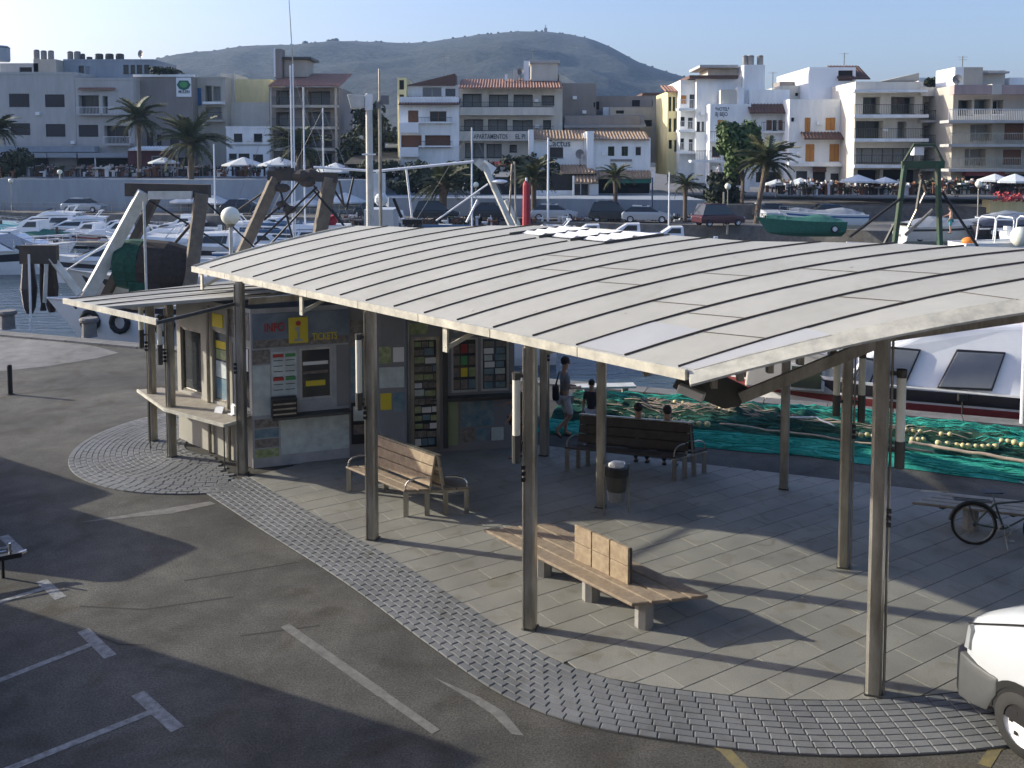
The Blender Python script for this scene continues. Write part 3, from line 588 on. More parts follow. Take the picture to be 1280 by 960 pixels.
s_ = panel(kiosk, f1, .72, 1.10, 2.46, 2.98, 'yellow', .02, .04, 'information_symbol'); bevel(s_, .03, 3)
mb = MB(); mb.tube([f1(.91, -.055, 2.86), f1(.91, -.072, 2.86)], .05, 14); mb.build('symbol_dot', 'sign_red', s_)
mb = MB(); fbox(mb, f1, .885, .935, -.072, -.055, 2.54, 2.78); fbox(mb, f1, .84, .885, -.072, -.055, 2.73, 2.78); fbox(mb, f1, .83, .99, -.072, -.055, 2.50, 2.54); mb.build('symbol_stem', 'board_grey', s_)
p_ = panel(kiosk, f1, .38, .87, 1.42, 2.30, 'pic_pale', .012, 0, 'timetable_board')
for k, z in enumerate((2.19, 1.72)): panel(p_, f1, .41, .62, z, z + .07, 'sign_red', .004, .013, 'heading'); panel(p_, f1, .65, .85, z, z + .07, 'sign_green', .004, .013, 'heading')
for k in range(12): panel(p_, f1, .42 + (k % 2) * .23, .60 + (k % 2) * .23, 2.12 - (k // 2) * .11 - (.04 if k > 7 else 0), 2.135 - (k // 2) * .11 - (.04 if k > 7 else 0), 'ink', .003, .013, 'text_line')
mb = MB(); fbox(mb, f1, .36, .84, -.28, -.0, 1.06, 1.40); r_ = mb.build('leaflet_rack', 'black', kiosk)
for k in range(3): panel(r_, f1, .38, .82, 1.10 + k * .10, 1.13 + k * .1, 'steel', .01, .281, 'rack_bar')
mb = MB(); fbox(mb, f1, .36, 1.9, -.30, .0, 1.00, 1.05); mb.build('counter_shelf', 'steel_dark', kiosk)
panel(kiosk, f1, .02, .35, 1.05, 2.05, 'pic_pale', .01); panel(kiosk, f1, .54, 1.9, .22, .96, 'pic_pale', .006, 0, 'lower_panel'); panel(kiosk, f1, .02, .36, 2.08, 2.36, 'pic_town', .01)
for k in range(4): panel(kiosk, f1, .04, .50, .20 + k * .2, .37 + k * .2, ('pic_green', 'pic_town', 'pic_sea', 'pic_town')[k], .012)
for z, a, b in ((.52, .62, .95), (.60, 1.0, 1.42), (.50, 1.2, 1.55), (.66, .7, .92), (.40, .66, 1.3), (.72, 1.15, 1.6)): panel(kiosk, f1, a, b, z, z + .012, 'paper', .004, 0, 'wall_stripe')
panel(kiosk, f1, 1.66, 1.92, 1.1, 2.36, 'wall_dim', .01, 0, 'wall_board')
# right-hand wall with door and sales window
a2 = math.atan2(KD.y - KB.y, KD.x - KB.x); L2 = (KD - KB).length; f2 = frame_of(KB, a2)
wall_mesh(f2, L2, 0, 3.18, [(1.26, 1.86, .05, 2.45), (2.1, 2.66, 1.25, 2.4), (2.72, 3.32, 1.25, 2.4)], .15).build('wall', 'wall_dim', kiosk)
dr = window(kiosk, f2, 1.26, 1.86, .05, 2.45, 'glass', 'steel', 'glass', .15, 1, .07, False); dr.name = 'door'
for k in range(13):
    z_ = .16 + k * .172; u_ = 1.34
    while u_ < 1.74: w_ = rnd.uniform(.09, .24); panel(dr, f2, u_, min(1.79, u_ + w_), z_ + rnd.uniform(0, .02), z_ + rnd.uniform(.11, .15), rnd.choice(['pic_green', 'pic_green', 'pic_mixed', 'pic_sea', 'pic_pale', 'pic_town', 'paper']), .004, -.055, 'postcard'); u_ += w_ + .015
mb = MB(); mb.tube([f2(1.78, -.0, 1.12), f2(1.78, -.05, 1.12), f2(1.66, -.05, 1.12)], .014, 6); mb.build('handle', 'black', dr)
panel(kiosk, f2, 1.2, 1.62, 2.52, 2.75, 'pic_green', .02, 0, 'door_sign')
for k, (u_, z_, w_, h_, m_) in enumerate(((.60, 2.0, .24, .34, 'pic_green'), (.88, 2.02, .22, .30, 'paper'), (.60, 1.5, .5, .42, 'pic_pale'), (.62, 1.05, .22, .34, 'yellow'), (.88, 1.0, .22, .4, 'pic_sea'))): panel(kiosk, f2, u_, u_ + w_, z_, z_ + h_, m_, .006, .30)
mb = MB(); fbox(mb, f2, .55, 1.16, -.30, 0, 0, 3.1); bevel(mb.build('corner_column', 'wall_dim', kiosk), .08, 3); mb = MB(); mb.tube([f2(1.2, -.04, 0), f2(1.2, -.04, 3.1)], .03, 8); mb.build('downpipe', 'steel', kiosk)
w = window(kiosk, f2, 2.1, 2.66, 1.25, 2.4, 'glass', 'white_dirty', 'glass', .15, 1, .045, False)
for k in range(12): z = 1.32 + (k // 3) * .25; u = 2.14 + (k % 3) * .165; panel(w, f2, u, u + .14, z, z + .19, ('pic_mixed', 'pic_town', 'pic_sea', 'pic_mixed', 'yellow', 'pic_green', 'pic_town', 'sign_green', 'pic_mixed', 'pic_mixed', 'cloth_red', 'pic_mixed')[k], .004, -.06, 'postcard')
w = window(kiosk, f2, 2.72, 3.32, 1.25, 2.4, 'glass', 'white_dirty', 'glass_blue', .15, 1, .045, False)
for k in range(14): z = 1.31 + (k // 2) * .145; u = 2.78 + (k % 2) * .25 + rnd.uniform(0, .03); panel(w, f2, u, u + rnd.uniform(.17, .22), z, z + .12, rnd.choice(['pic_sea', 'pic_sea', 'pic_pale', 'pic_town', 'paper']), .004, -.06, 'postcard')
mb = MB(); fbox(mb, f2, 2.0, 3.36, -.25, 0, 1.13, 1.2); mb.build('counter_shelf', 'steel_dark', kiosk)
mb = MB(); fbox(mb, f2, 1.92, 2.02, -.05, .0, .1, 3.0); mb.build('door_jamb', 'steel_dark', kiosk)
panel(kiosk, f2, 2.02, 2.24, .15, 1.08, 'kiosk_green', .01, 0, 'wall_board'); panel(kiosk, f2, 2.3, 3.0, .52, 1.06, 'pic_sea', .01); panel(kiosk, f2, 2.3, 2.58, .2, .48, 'pic_town', .01); panel(kiosk, f2, 2.62, 2.9, .2, .48, 'pic_sea', .01); panel(kiosk, f2, 2.94, 3.2, .2, .48, 'pic_pale', .01)
panel(kiosk, f2, .04, .50, 1.2, 2.3, 'pic_sea', .012); panel(kiosk, f2, .04, .32, 2.32, 2.85, 'pic_town', .012); r_ = panel(kiosk, f2, .04, .42, .3, 1.15, 'black', .04, 0, 'newspaper_stand'); panel(r_, f2, .08, .38, .78, 1.08, 'pic_pale', .004, .041, 'newspaper'); panel(r_, f2, .08, .38, .50, .70, 'pic_mixed', .004, .041, 'newspaper')
# wall facing the road, behind the long counter
a0 = R(-42); f0 = frame_of(KL, a0); mat('kiosk_cream', (.40, .385, .33), .8, 0, .08, 2)
wall_mesh(f0, 2.9, 0, 3.18, [(.15, 1.0, 1.12, 2.5), (1.45, 2.08, 1.12, 2.6), (2.2, 2.82, 1.12, 2.42)], .15).build('wall', 'kiosk_cream', kiosk)
w = window(kiosk, f0, .15, 1.0, 1.12, 2.5, 'glass', 'steel', 'glass', .15, 1, .05, False)
w = window(kiosk, f0, 1.45, 2.08, 1.12, 2.6, 'glass', 'steel', 'glass_blue', .15, 1, .04, False)
for z0, z1, mm_ in ((2.22, 2.38, 'yellow'), (2.0, 2.2, 'pic_green'), (1.62, 1.96, 'pic_pale'), (1.18, 1.6, 'pic_sea')): panel(w, f0, 1.5, 2.03, z0, z1, mm_, .004, -.055, 'poster_strip')
w = window(kiosk, f0, 2.2, 2.82, 1.12, 2.42, 'glass', 'white_dirty', 'glass', .15, 1, .05, False); panel(w, f0, 2.5, 2.7, 1.9, 2.35, 'paper', .004, -.055, 'notice')
panel(kiosk, f0, 1.5, 1.9, 2.68, 2.95, 'yellow', .02, 0, 'information_symbol'); panel(kiosk, f0, 2.5, 2.74, .48, .83, 'paper', .012, 0, 'notice'); panel(kiosk, f0, 2.1, 2.85, 2.55, 3.1, 'pic_town', .01)
mb = MB(); fbox(mb, f0, 1.08, 1.3, -.03, 0, .02, 3.0); mb.build('pilaster', 'kiosk_cream', kiosk)
# remaining plain walls
for p, q in ((KD, Vector((-.6, 21.2))), (Vector((-.6, 21.2)), Vector((-5.2, 20.6))), (Vector((-5.2, 20.6)), KL)):
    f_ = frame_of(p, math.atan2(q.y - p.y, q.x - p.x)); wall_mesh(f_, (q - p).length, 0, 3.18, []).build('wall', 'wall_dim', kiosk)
cp = [(-8.2, 19.15), (-7.04, 17.6), (-5.48, 16.47), (-5.27, 16.8), tuple(f0(2.88, -.01, 0)[:2]), tuple(f0(0, -.01, 0)[:2]), (-7.75, 19.35)]
mb = MB(); mb.prism(cp, 1.02, 1.065); ct = mb.build('counter', 'wood_grey', kiosk)
mb = MB()
for p, q in zip(cp[:3], cp[1:4]): mb.bar((*p, 1.045), (*q, 1.045), .035, .06)
mb.build('counter_edge', 'fascia', ct)
for x, y in ((281, 590), (188, 562)): p = G(x, y); mb = MB(); mb.tube([(p.x, p.y, 0), (p.x, p.y, 1.03)], .013, 6); mb.build('counter_leg', 'steel_dark', kiosk)
for p, lm in (((-6.96, 17.78), [(-1, 2.95, .5, 1.0)]), ((-7.76, 18.86), [(-1, 3.05, .5, .98)])): post(kiosk, *p, 3.15, lm, rot=R(-40), w=.18)
for u in (1.38, 2.14): mb = MB(); p = f0(u, -.06, 0); mb.tube([p, p + Vector((0, 0, 3.1))], .035, 8); mb.build('mullion_post', 'steel', kiosk)
# seamed roof
T_, F_ = Vector((-9.1, 17.8)), Vector((-6.28, 15.35)); RP = [F_, Vector((-5.12, 16.98)), Vector((-3.25, 17.62)), Vector((.5, 18.28)), Vector((.1, 20.6)), Vector((-5.6, 19.45)), T_]
RP = [tuple(p) for p in RP]; d18 = Vector((math.cos(R(17)), math.sin(R(17)))); tf = (T_ - F_).normalized(); nrm = Vector((d18.y, -d18.x))
def kz(p):
    q = Vector(p[:2]) - F_; det = tf.x * d18.y - tf.y * d18.x; t = (tf.x * q.y - tf.y * q.x) / det; return 3.27 + .075 * max(0, t) - .006 * max(0, t) ** 2
cs = sorted((Vector(p) - F_).dot(nrm) for p in RP); lo, hi = cs[0], cs[-1]; k = 0; c = hi
while c > lo - .1:
    c2 = c - .52; st = [F_ + nrm * c2 + d18 * s for s in (-8, 14)]; st2 = [F_ + nrm * c + d18 * s for s in (14, -8)]
    sq = [tuple(v) for v in st + st2]; 
    if area(sq) < 0: sq = sq[::-1]
    poly = clip_poly(sq, RP)
    if len(poly) > 2 and area(poly) > .01:
        # cut into short pieces along the pan so that the gentle curve reads
        mb = MB(); mb.raw([(*p, kz(p)) for p in poly] + [(*p, kz(p) - .06) for p in poly], [tuple(range(len(poly))), tuple(range(2 * len(poly) - 1, len(poly) - 1, -1))] + [(i, i + len(poly), (i + 1) % len(poly) + len(poly), (i + 1) % len(poly)) for i in range(len(poly))]); mb.build('roof_panel', 'roof', kiosk)
        ln = [p for p in poly if abs((Vector(p) - F_).dot(nrm) - c2) < .01]
        if len(ln) >= 2:
            ln.sort(key=lambda p: p[0]); a, b = Vector(ln[0]), Vector(ln[-1]); mb = MB(); K = 6
            for q in range(K): u, v = a.lerp(b, q / K), a.lerp(b, (q + 1) / K); zz = lambda w_: kz(a) + (kz(b) - kz(a)) * ((w_ - a).length / max(.01, (b - a).length)); mb.bar((u.x, u.y, max(kz(u), zz(u)) + .008), (v.x, v.y, max(kz(v), zz(v)) + .008), .024, .022)
            mb.build('roof_seam', 'seam', kiosk)
    c = c2; k += 1
mb = MB(); mb.bar((*T_, kz(T_) - .03), (*F_, kz(F_) - .03), .05, .11); mb.build('eave_fascia', 'fascia', kiosk); mb = MB(); mb.bar((*F_, kz(F_) - .045), (*RP[1], kz(RP[1]) - .045), .03, .06); mb.build('edge_trim', 'steel_dark', kiosk)
mb = MB()
for p, q in ((RP[1], RP[2]), (RP[2], RP[3])): mb.bar((*p, kz(p) - .06), (*q, kz(q) - .06), .06, .13)
mb.build('edge_beam', 'steel', kiosk)
mb = MB(); bk = [RP[6], RP[5], RP[4]]
for p, q in zip(bk[:-1], bk[1:]): mb.face([(*p, kz(p)), (*q, kz(q)), (q[0] - .3, q[1] + 1.6, kz(q) - .5), (p[0] - .3 + 1.2, p[1] + 1.6, kz(p) - .5)])
mb.build('rear_roof', 'roof', kiosk)
rebase(kiosk, (KA.x, KA.y, 0))
# small things on the counter
def fpos(u, w): p = f0(u, w, 1.067); return p
o = thing('leaflet_holder', 'small white leaflet holder standing on the kiosk counter below the open window', 'holder', fpos(2.55, -.22), a0); mb = MB(); mb.box((0, 0, .01), (.16, .12, .02)); mb.box((0, .03, .11), (.15, .012, .2)); mb.build('stand', 'gel', o); mb = MB(); mb.box((0, .005, .1), (.12, .02, .16)); mb.build('leaflets', 'paper', o)
o = thing('price_card', 'folded white price card lying open on the kiosk counter', 'card', fpos(2.22, -.3), a0 + .3); mb = MB(); mb.bar((0, -.06, 0.0), (0, 0, .12), .2, .006); mb.bar((0, .06, 0.0), (0, 0, .12), .2, .006); mb.build('card', 'paper', o)
# ================================================================== BENCHES
def sk_frame(P0, U_, V_):
    P0, U_, V_ = Vector((*P0, 0)), Vector((*U_, 0)), Vector((*V_, 0)); return lambda u, v, z: P0 + U_ * u + V_ * v + Vector((0, 0, z))
def sbox(mb, S, u0, u1, v0, v1, z0, z1):
    vs = [S(u, v, z) for u in (u0, u1) for v in (v0, v1) for z in (z0, z1)]; return mb.raw(vs, [(0, 1, 3, 2), (4, 6, 7, 5), (0, 4, 5, 1), (2, 3, 7, 6), (0, 2, 6, 4), (1, 5, 7, 3)])
def double_bench(label, P0, Ue, Ve, wood, legs='steel', group='back to back benches with high double backrests'):
    # P0: near left seat corner; Ue: vector along the bench; Ve: vector across it
    S = sk_frame((0, 0), Ue, Ve); t = thing('double_bench', label, 'bench', (*P0, 0), 0, group)
    for v0, v1 in ((0, .19), (.215, .385), (.615, .785), (.81, 1.)): b = MB(); sbox(b, S, 0, 1, v0, v1, .445, .485); bevel(b.build('seat_plank', 'wood_seat' if wood == 'wood' else wood, t), .010, 2)
    for side in (0, 1):
        for k in range(3):
            z0 = .53 + k * .175; z1 = z0 + .16; v = lambda z: (.40 + .085 * (z - .5) / .55) if side == 0 else (.60 - .085 * (z - .5) / .55)
            b = MB(); s_ = -.015 if side == 0 else .015; vs = [S(u, v(z) + o, z) for u in (.0, 1.) for o in (0, s_ * 1.6) for z in (z0, z1)]; b.raw(vs, [(0, 1, 3, 2), (4, 6, 7, 5), (0, 4, 5, 1), (2, 3, 7, 6), (0, 2, 6, 4), (1, 5, 7, 3)]); bevel(b.build('back_plank', wood, t), .005, 1)
    b = MB(); sbox(b, S, -.01, 1.01, .455, .545, 1.055, 1.08); b.build('top_rail', 'steel', t)
    for u in (.015, .985):
        b = MB(); b.bar(S(u, .02, .43), S(u, .98, .43), .045, .035); b.build('cross_bar', legs, t)
        for v in (.04, .36, .64, .96):
            b = MB(); b.bar(S(u, v, 0), S(u, v, .43), .085, .05, (0, 1, 0)); b.build('leg', legs, t)
        for v0, v1 in ((.40, .49), (.60, .51)): b = MB(); b.bar(S(u, v0, .45), S(u, v1, 1.06), .035, .03); b.build('back_frame', legs, t)
        for sd in (0, 1):
            pts = []
            for k in range(9): a = math.pi * k / 8 * .62; v = .03 + .33 * (1 - math.cos(a)) / (1 - math.cos(math.pi * .62)); z = .46 + .22 * math.sin(min(a, math.pi / 2)) ** .6; pts.append(S(u, v if sd == 0 else 1 - v, z))
            b = MB(); b.tube(pts, .016, 6); b.build('armrest', 'chrome' if wood == 'wood' else 'steel', t)
    return t
b1 = double_bench('sunlit wooden double bench between the first two posts nearest the kiosk', (-3.06, 15.80), (1.22, -1.24), (1.12, .16), 'wood', 'steel')
b3 = double_bench('dark shaded double bench with two people sitting on its far side', (1.02, 16.95), (2.06, -.62), (.72, .50), 'wood_shaded', 'steel')  # shade over this bench is put into its dark planks
def slab_bench(label, P0, Ue, Ve, wood, legpos, back=None, group='low slatted benches without full backrests'):
    S = sk_frame((0, 0), Ue, Ve); t = thing('slatted_bench', label, 'bench', (*P0, 0), 0, group)
    for k in range(4): b = MB(); sbox(b, S, 0, 1, k * .255, k * .255 + .225, .39, .435); bevel(b.build('seat_plank', 'wood_seat' if wood == 'wood' else wood, t), .010, 2)
    for u in (.14, .5, .86): b = MB(); b.bar(S(u, .05, .375), S(u, .95, .375), .06, .03); b.build('cross_bar', 'steel_dark', t)
    for u, v in legpos:
        b = MB(); p = S(u, v, 0); b.lathe([(.125, 0), (.125, .36)], p, 8); b.build('leg', 'concrete', t, smooth=False)
    if back:
        (u0, v0), (u1, v1) = back; A_, B_ = S(u0, v0, .435), S(u1, v1, .435); n_ = Vector((-(B_ - A_).y, (B_ - A_).x, 0)).normalized() * .045
        for k in range(3):
            for j in range(2):
                p, q = A_.lerp(B_, k / 3 + .008), A_.lerp(B_, (k + 1) / 3 - .008); z0, z1 = .0 + j * .255, .245 + j * .255; b = MB(); vs = [x + o + Vector((0, 0, z)) for x in (p, q) for o in (Vector(), n_) for z in (z0, z1)]
                b.raw(vs, [(0, 1, 3, 2), (4, 6, 7, 5), (0, 4, 5, 1), (2, 3, 7, 6), (0, 2, 6, 4), (1, 5, 7, 3)]); bevel(b.build('back_board', wood, t), .004, 1)
        for k in (0, 1, 2, 3): b = MB(); p = A_.lerp(B_, min(.99, max(.01, k / 3))) + n_ * 1.3; b.bar(p, p + Vector((0, 0, .49)), .03, .03); b.build('back_strut', 'steel_dark', t)
    return t
b2 = slab_bench('sunlit slatted bench with a short square backrest in front of the nearest middle post', (-.44, 13.02), (1.98, -2.42), (1.04, .24), 'wood', ((.30, .30), (.62, .30), (.93, .32), (.33, .8), (.66, .8)), ((.48, .36), (.82, .36)))
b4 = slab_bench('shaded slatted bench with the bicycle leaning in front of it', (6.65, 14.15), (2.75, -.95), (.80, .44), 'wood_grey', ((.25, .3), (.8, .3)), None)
# ================================================================== LITTER BIN
o = thing('litter_bin', 'dark litter bin on two thin posts with white rubbish heaped on top', 'bin', (1.80, 14.72, 0), R(10))
for x in (-.22, .22): mb = MB(); mb.tube([(x, 0, 0), (x, 0, .88)], .018, 8); mb.build('leg', 'steel', o)
mb = MB(); mb.lathe([(.155, .42), (.175, .45), (.195, .80), (.20, .82)], (0, 0, 0), 18); mb.build('bucket', 'steel_dark', o, smooth=True)
mb = MB(); mb.lathe([(.205, .70), (.21, .84), (.17, .85)], (0, 0, 0), 18); mb.build('rim', 'black', o)
mb = MB(); mb.lathe([(.10, .22), (.14, .24), (.165, .45)], (0, 0, 0), 14); mb.build('liner_bag', 'window_grey', o)
mb = MB(); rr = random.Random(5); mb.ball((0, 0, .87), .15, 9, (1, .9, .5)); mb.ball((.06, -.03, .90), .09, 7, (1, .8, .6)); mb.build('rubbish', 'gel', o)
# ================================================================== PEOPLE
def skin_mesh(J, Ed, rad, sub=1):
    me = bpy.data.meshes.new('tmp'); names = list(J); me.from_pydata([J[k] for k in names], [(names.index(a), names.index(b)) for a, b in Ed], [])
    o = bpy.data.objects.new('tmp', me); COL.objects.link(o); m = o.modifiers.new('s', 'SKIN'); m.branch_smoothing = .3; m.use_smooth_shade = True; s = o.modifiers.new('ss', 'SUBSURF'); s.levels = sub; s.render_levels = sub
    for i, k in enumerate(names): r_ = rad[k]; r_ = r_ if isinstance(r_, tuple) else (r_, r_); me.skin_vertices[0].data[i].radius = r_; me.skin_vertices[0].data[i].use_root = (i == 0)
    dg = bpy.context.evaluated_depsgraph_get(); out = bpy.data.meshes.new_from_object(o.evaluated_get(dg)); bpy.data.objects.remove(o); bpy.data.meshes.remove(me); return out
def person(label, loc, rz, pose='stand', top='cloth_grey', low='cloth_pale', h=1., shorts=True, bag=False, group=None, cat='person'):
    J = dict(pel=(0, 0, .93), spi=(0, .0, 1.12), che=(0, .01, 1.33), nec=(0, .0, 1.49), hd1=(0, .02, 1.57), hd2=(0, .03, 1.70))
    for s, x in (('L', -1), ('R', 1)):
        J['sh' + s] = (.17 * x, 0, 1.42); J['el' + s] = (.235 * x, -.03, 1.14); J['wr' + s] = (.22 * x, .10, .92); J['hp' + s] = (.09 * x, 0, .88); J['kn' + s] = (.10 * x, .03, .48); J['an' + s] = (.10 * x, -.01, .09); J['to' + s] = (.11 * x, .14, .035)
    if pose == 'walk':
        J['knL'] = (-.1, .10, .49); J['anL'] = (-.1, .05, .09); J['toL'] = (-.1, .20, .035); J['knR'] = (.1, .12, .50); J['anR'] = (.1, -.22, .20); J['toR'] = (.1, -.12, .06)
        J['elL'] = (-.24, .03, 1.16); J['wrL'] = (-.12, .25, 1.10); J['elR'] = (.24, .02, 1.16); J['wrR'] = (.08, .26, 1.12)
    if pose == 'sit':
        for s, x in (('L', -1), ('R', 1)): J['kn' + s] = (.12 * x, .45, .52); J['an' + s] = (.12 * x, .46, .09); J['to' + s] = (.13 * x, .60, .035); J['hp' + s] = (.10 * x, .05, .54); J['wr' + s] = (.14 * x, .30, .60); J['el' + s] = (.25 * x, .05, .80)
        for k in ('pel', 'spi', 'che', 'nec', 'hd1', 'hd2', 'shL', 'shR'): x, y, z = J[k]; J[k] = (x, y - .02, z - .36)
        J['elL'] = (-.25, .03, .82); J['elR'] = (.25, .03, .82)
    if pose == 'reach':
        J['elR'] = (.30, .16, 1.22); J['wrR'] = (.30, .40, 1.12); J['hd1'] = (0, .06, 1.56); J['hd2'] = (0, .09, 1.68)
    Ed = [('pel', 'spi'), ('spi', 'che'), ('che', 'nec'), ('nec', 'hd1'), ('hd1', 'hd2')]
    rad = dict(pel=(.15, .11), spi=(.13, .095), che=(.16, .11), nec=.055, hd1=.078, hd2=.085)
    for s in 'LR':
        Ed += [('che', 'sh' + s), ('sh' + s, 'el' + s), ('el' + s, 'wr' + s), ('pel', 'hp' + s), ('hp' + s, 'kn' + s), ('kn' + s, 'an' + s), ('an' + s, 'to' + s)]
        rad.update({'sh' + s: .06, 'el' + s: .042, 'wr' + s: .027, 'hp' + s: .095, 'kn' + s: .058, 'an' + s: .038, 'to' + s: .033})
        w = Vector(J['wr' + s]); d = (w - Vector(J['el' + s])).normalized(); pm = w + d * .07; J['pa' + s] = tuple(pm); Ed.append(('wr' + s, 'pa' + s)); rad['pa' + s] = (.034, .022); sd = Vector((0, 1, 0)).cross(d).normalized() if abs(d.y) < .9 else Vector((1, 0, 0))
        for k, (o_, l) in enumerate(((-.027, .065), (-.009, .08), (.009, .075), (.027, .058))): q = pm + d * l + sd * o_ * 1.3 + Vector((0, .012, -.008)); J['f%d%s' % (k, s)] = tuple(q); Ed.append(('pa' + s, 'f%d%s' % (k, s))); rad['f%d%s' % (k, s)] = .009
        q = w + d * .06 + sd * -.055; J['th' + s] = tuple(q); Ed.append(('wr' + s, 'th' + s)); rad['th' + s] = .010
    t = thing('person', label, cat, loc, rz, group); me = skin_mesh(J, Ed, rad); me.materials.append(M('skin')); b = add('body', me, t)
    hd = Vector(J['hd2'])
    fc = MB(); c = hd + Vector((0, .085, -.05)); fc.ball(c, .016, 6, (1, 1.4, 1.3)); [fc.ball(hd + Vector((x, 0, -.05)), .02, 6, (.5, 1, 1.4)) for x in (-.088, .088)]; fc.build('nose_and_ears', 'skin', b)
    e = MB(); [e.ball(hd + Vector((x, .080, -.02)), .010, 6) for x in (-.032, .032)]; e.build('eyes', 'ink', b)
    hr = MB(); hr.ball(hd + Vector((0, -.018, .012)), .103, 12, (.92, 1.02, .98)); hr.build('hair', 'hair', t, smooth=True)
    S_ = {k: J[k] for k in ('spi', 'pel', 'che', 'nec')}; S_['nec'] = tuple(Vector(J['nec']) - Vector((0, 0, .04))); Es = [('spi', 'pel'), ('spi', 'che'), ('che', 'nec')]; rs = dict(pel=(.165, .13), spi=(.15, .115), che=(.178, .128), nec=.075)
    for s in 'LR': S_['sh' + s] = J['sh' + s]; S_['el' + s] = tuple(Vector(J['sh' + s]).lerp(Vector(J['el' + s]), .8)); Es += [('che', 'sh' + s), ('sh' + s, 'el' + s)]; rs['sh' + s] = .073; rs['el' + s] = .058
    me = skin_mesh(S_, Es, rs); me.materials.append(M(top)); add('shirt', me, t)
    S_ = {'pel': J['pel']}; Es = []; rs = {'pel': (.168, .128)}; fr = .98 if shorts else 1
    for s in 'LR':
        S_['hp' + s] = J['hp' + s]; S_['kn' + s] = tuple(Vector(J['hp' + s]).lerp(Vector(J['kn' + s]), fr)); Es += [('pel', 'hp' + s), ('hp' + s, 'kn' + s)]; rs['hp' + s] = .108; rs['kn' + s] = .078
        if not shorts: S_['an' + s] = J['an' + s]; Es.append(('kn' + s, 'an' + s)); rs['an' + s] = .055
    me = skin_mesh(S_, Es, rs); me.materials.append(M(low)); add('shorts' if shorts else 'trousers', me, t)
    for s in 'LR': mb = MB(); a, q = Vector(J['an' + s]), Vector(J['to' + s]); mb.bar(Vector((a.x, a.y, .015)) - (q - a) * .2, Vector((q.x, q.y, .015)) + (q - a) * .15, .085, .03) if pose != 'walk' or s == 'L' else mb.bar(a + Vector((0, -.02, -.07)), q + Vector((0, .02, -.03)), .085, .03); mb.build('shoe', 'cloth_black', t)
    t.scale = (h, h, h); return t
person('man walking in grey shirt and pale shorts at the far side of the canopy', (1.15, 19.15, 0), R(-75), 'walk', 'cloth_grey', 'cloth_pale', 1.0)
o = thing('shoulder_bag', 'dark shoulder bag hanging at the hip of the walking man', 'bag', (.95, 19.08, .86)); mb = MB(); mb.box((0, 0, .16), (.14, .26, .32)); bevel(mb.build('bag_body', 'cloth_black', o), .04, 2); mb = MB(); mb.tube([(0, -.08, .3), (.08, 0, .62), (0, .08, .3)], .012, 6); mb.build('strap', 'cloth_black', o)
person('child standing in dark shirt and pale shorts behind the middle inner post', (1.72, 18.85, 0), R(160), 'stand', 'cloth_dark', 'cloth_pale', .76)
person('left of the two people sitting on the far side of the dark bench', (2.48, 17.03, 0), R(-17), 'sit', 'cloth_grey', 'cloth_dark', .93, False)
person('right of the two people sitting on the far side of the dark bench', (3.02, 16.84, 0), R(-17), 'sit', 'cloth_dark', 'cloth_dark', .93, False)
person('person in dark clothes reaching towards the kiosk window behind the nearest post', (.12, 17.72, 0), R(62), 'reach', 'cloth_black', 'cloth_dark', .93, False)
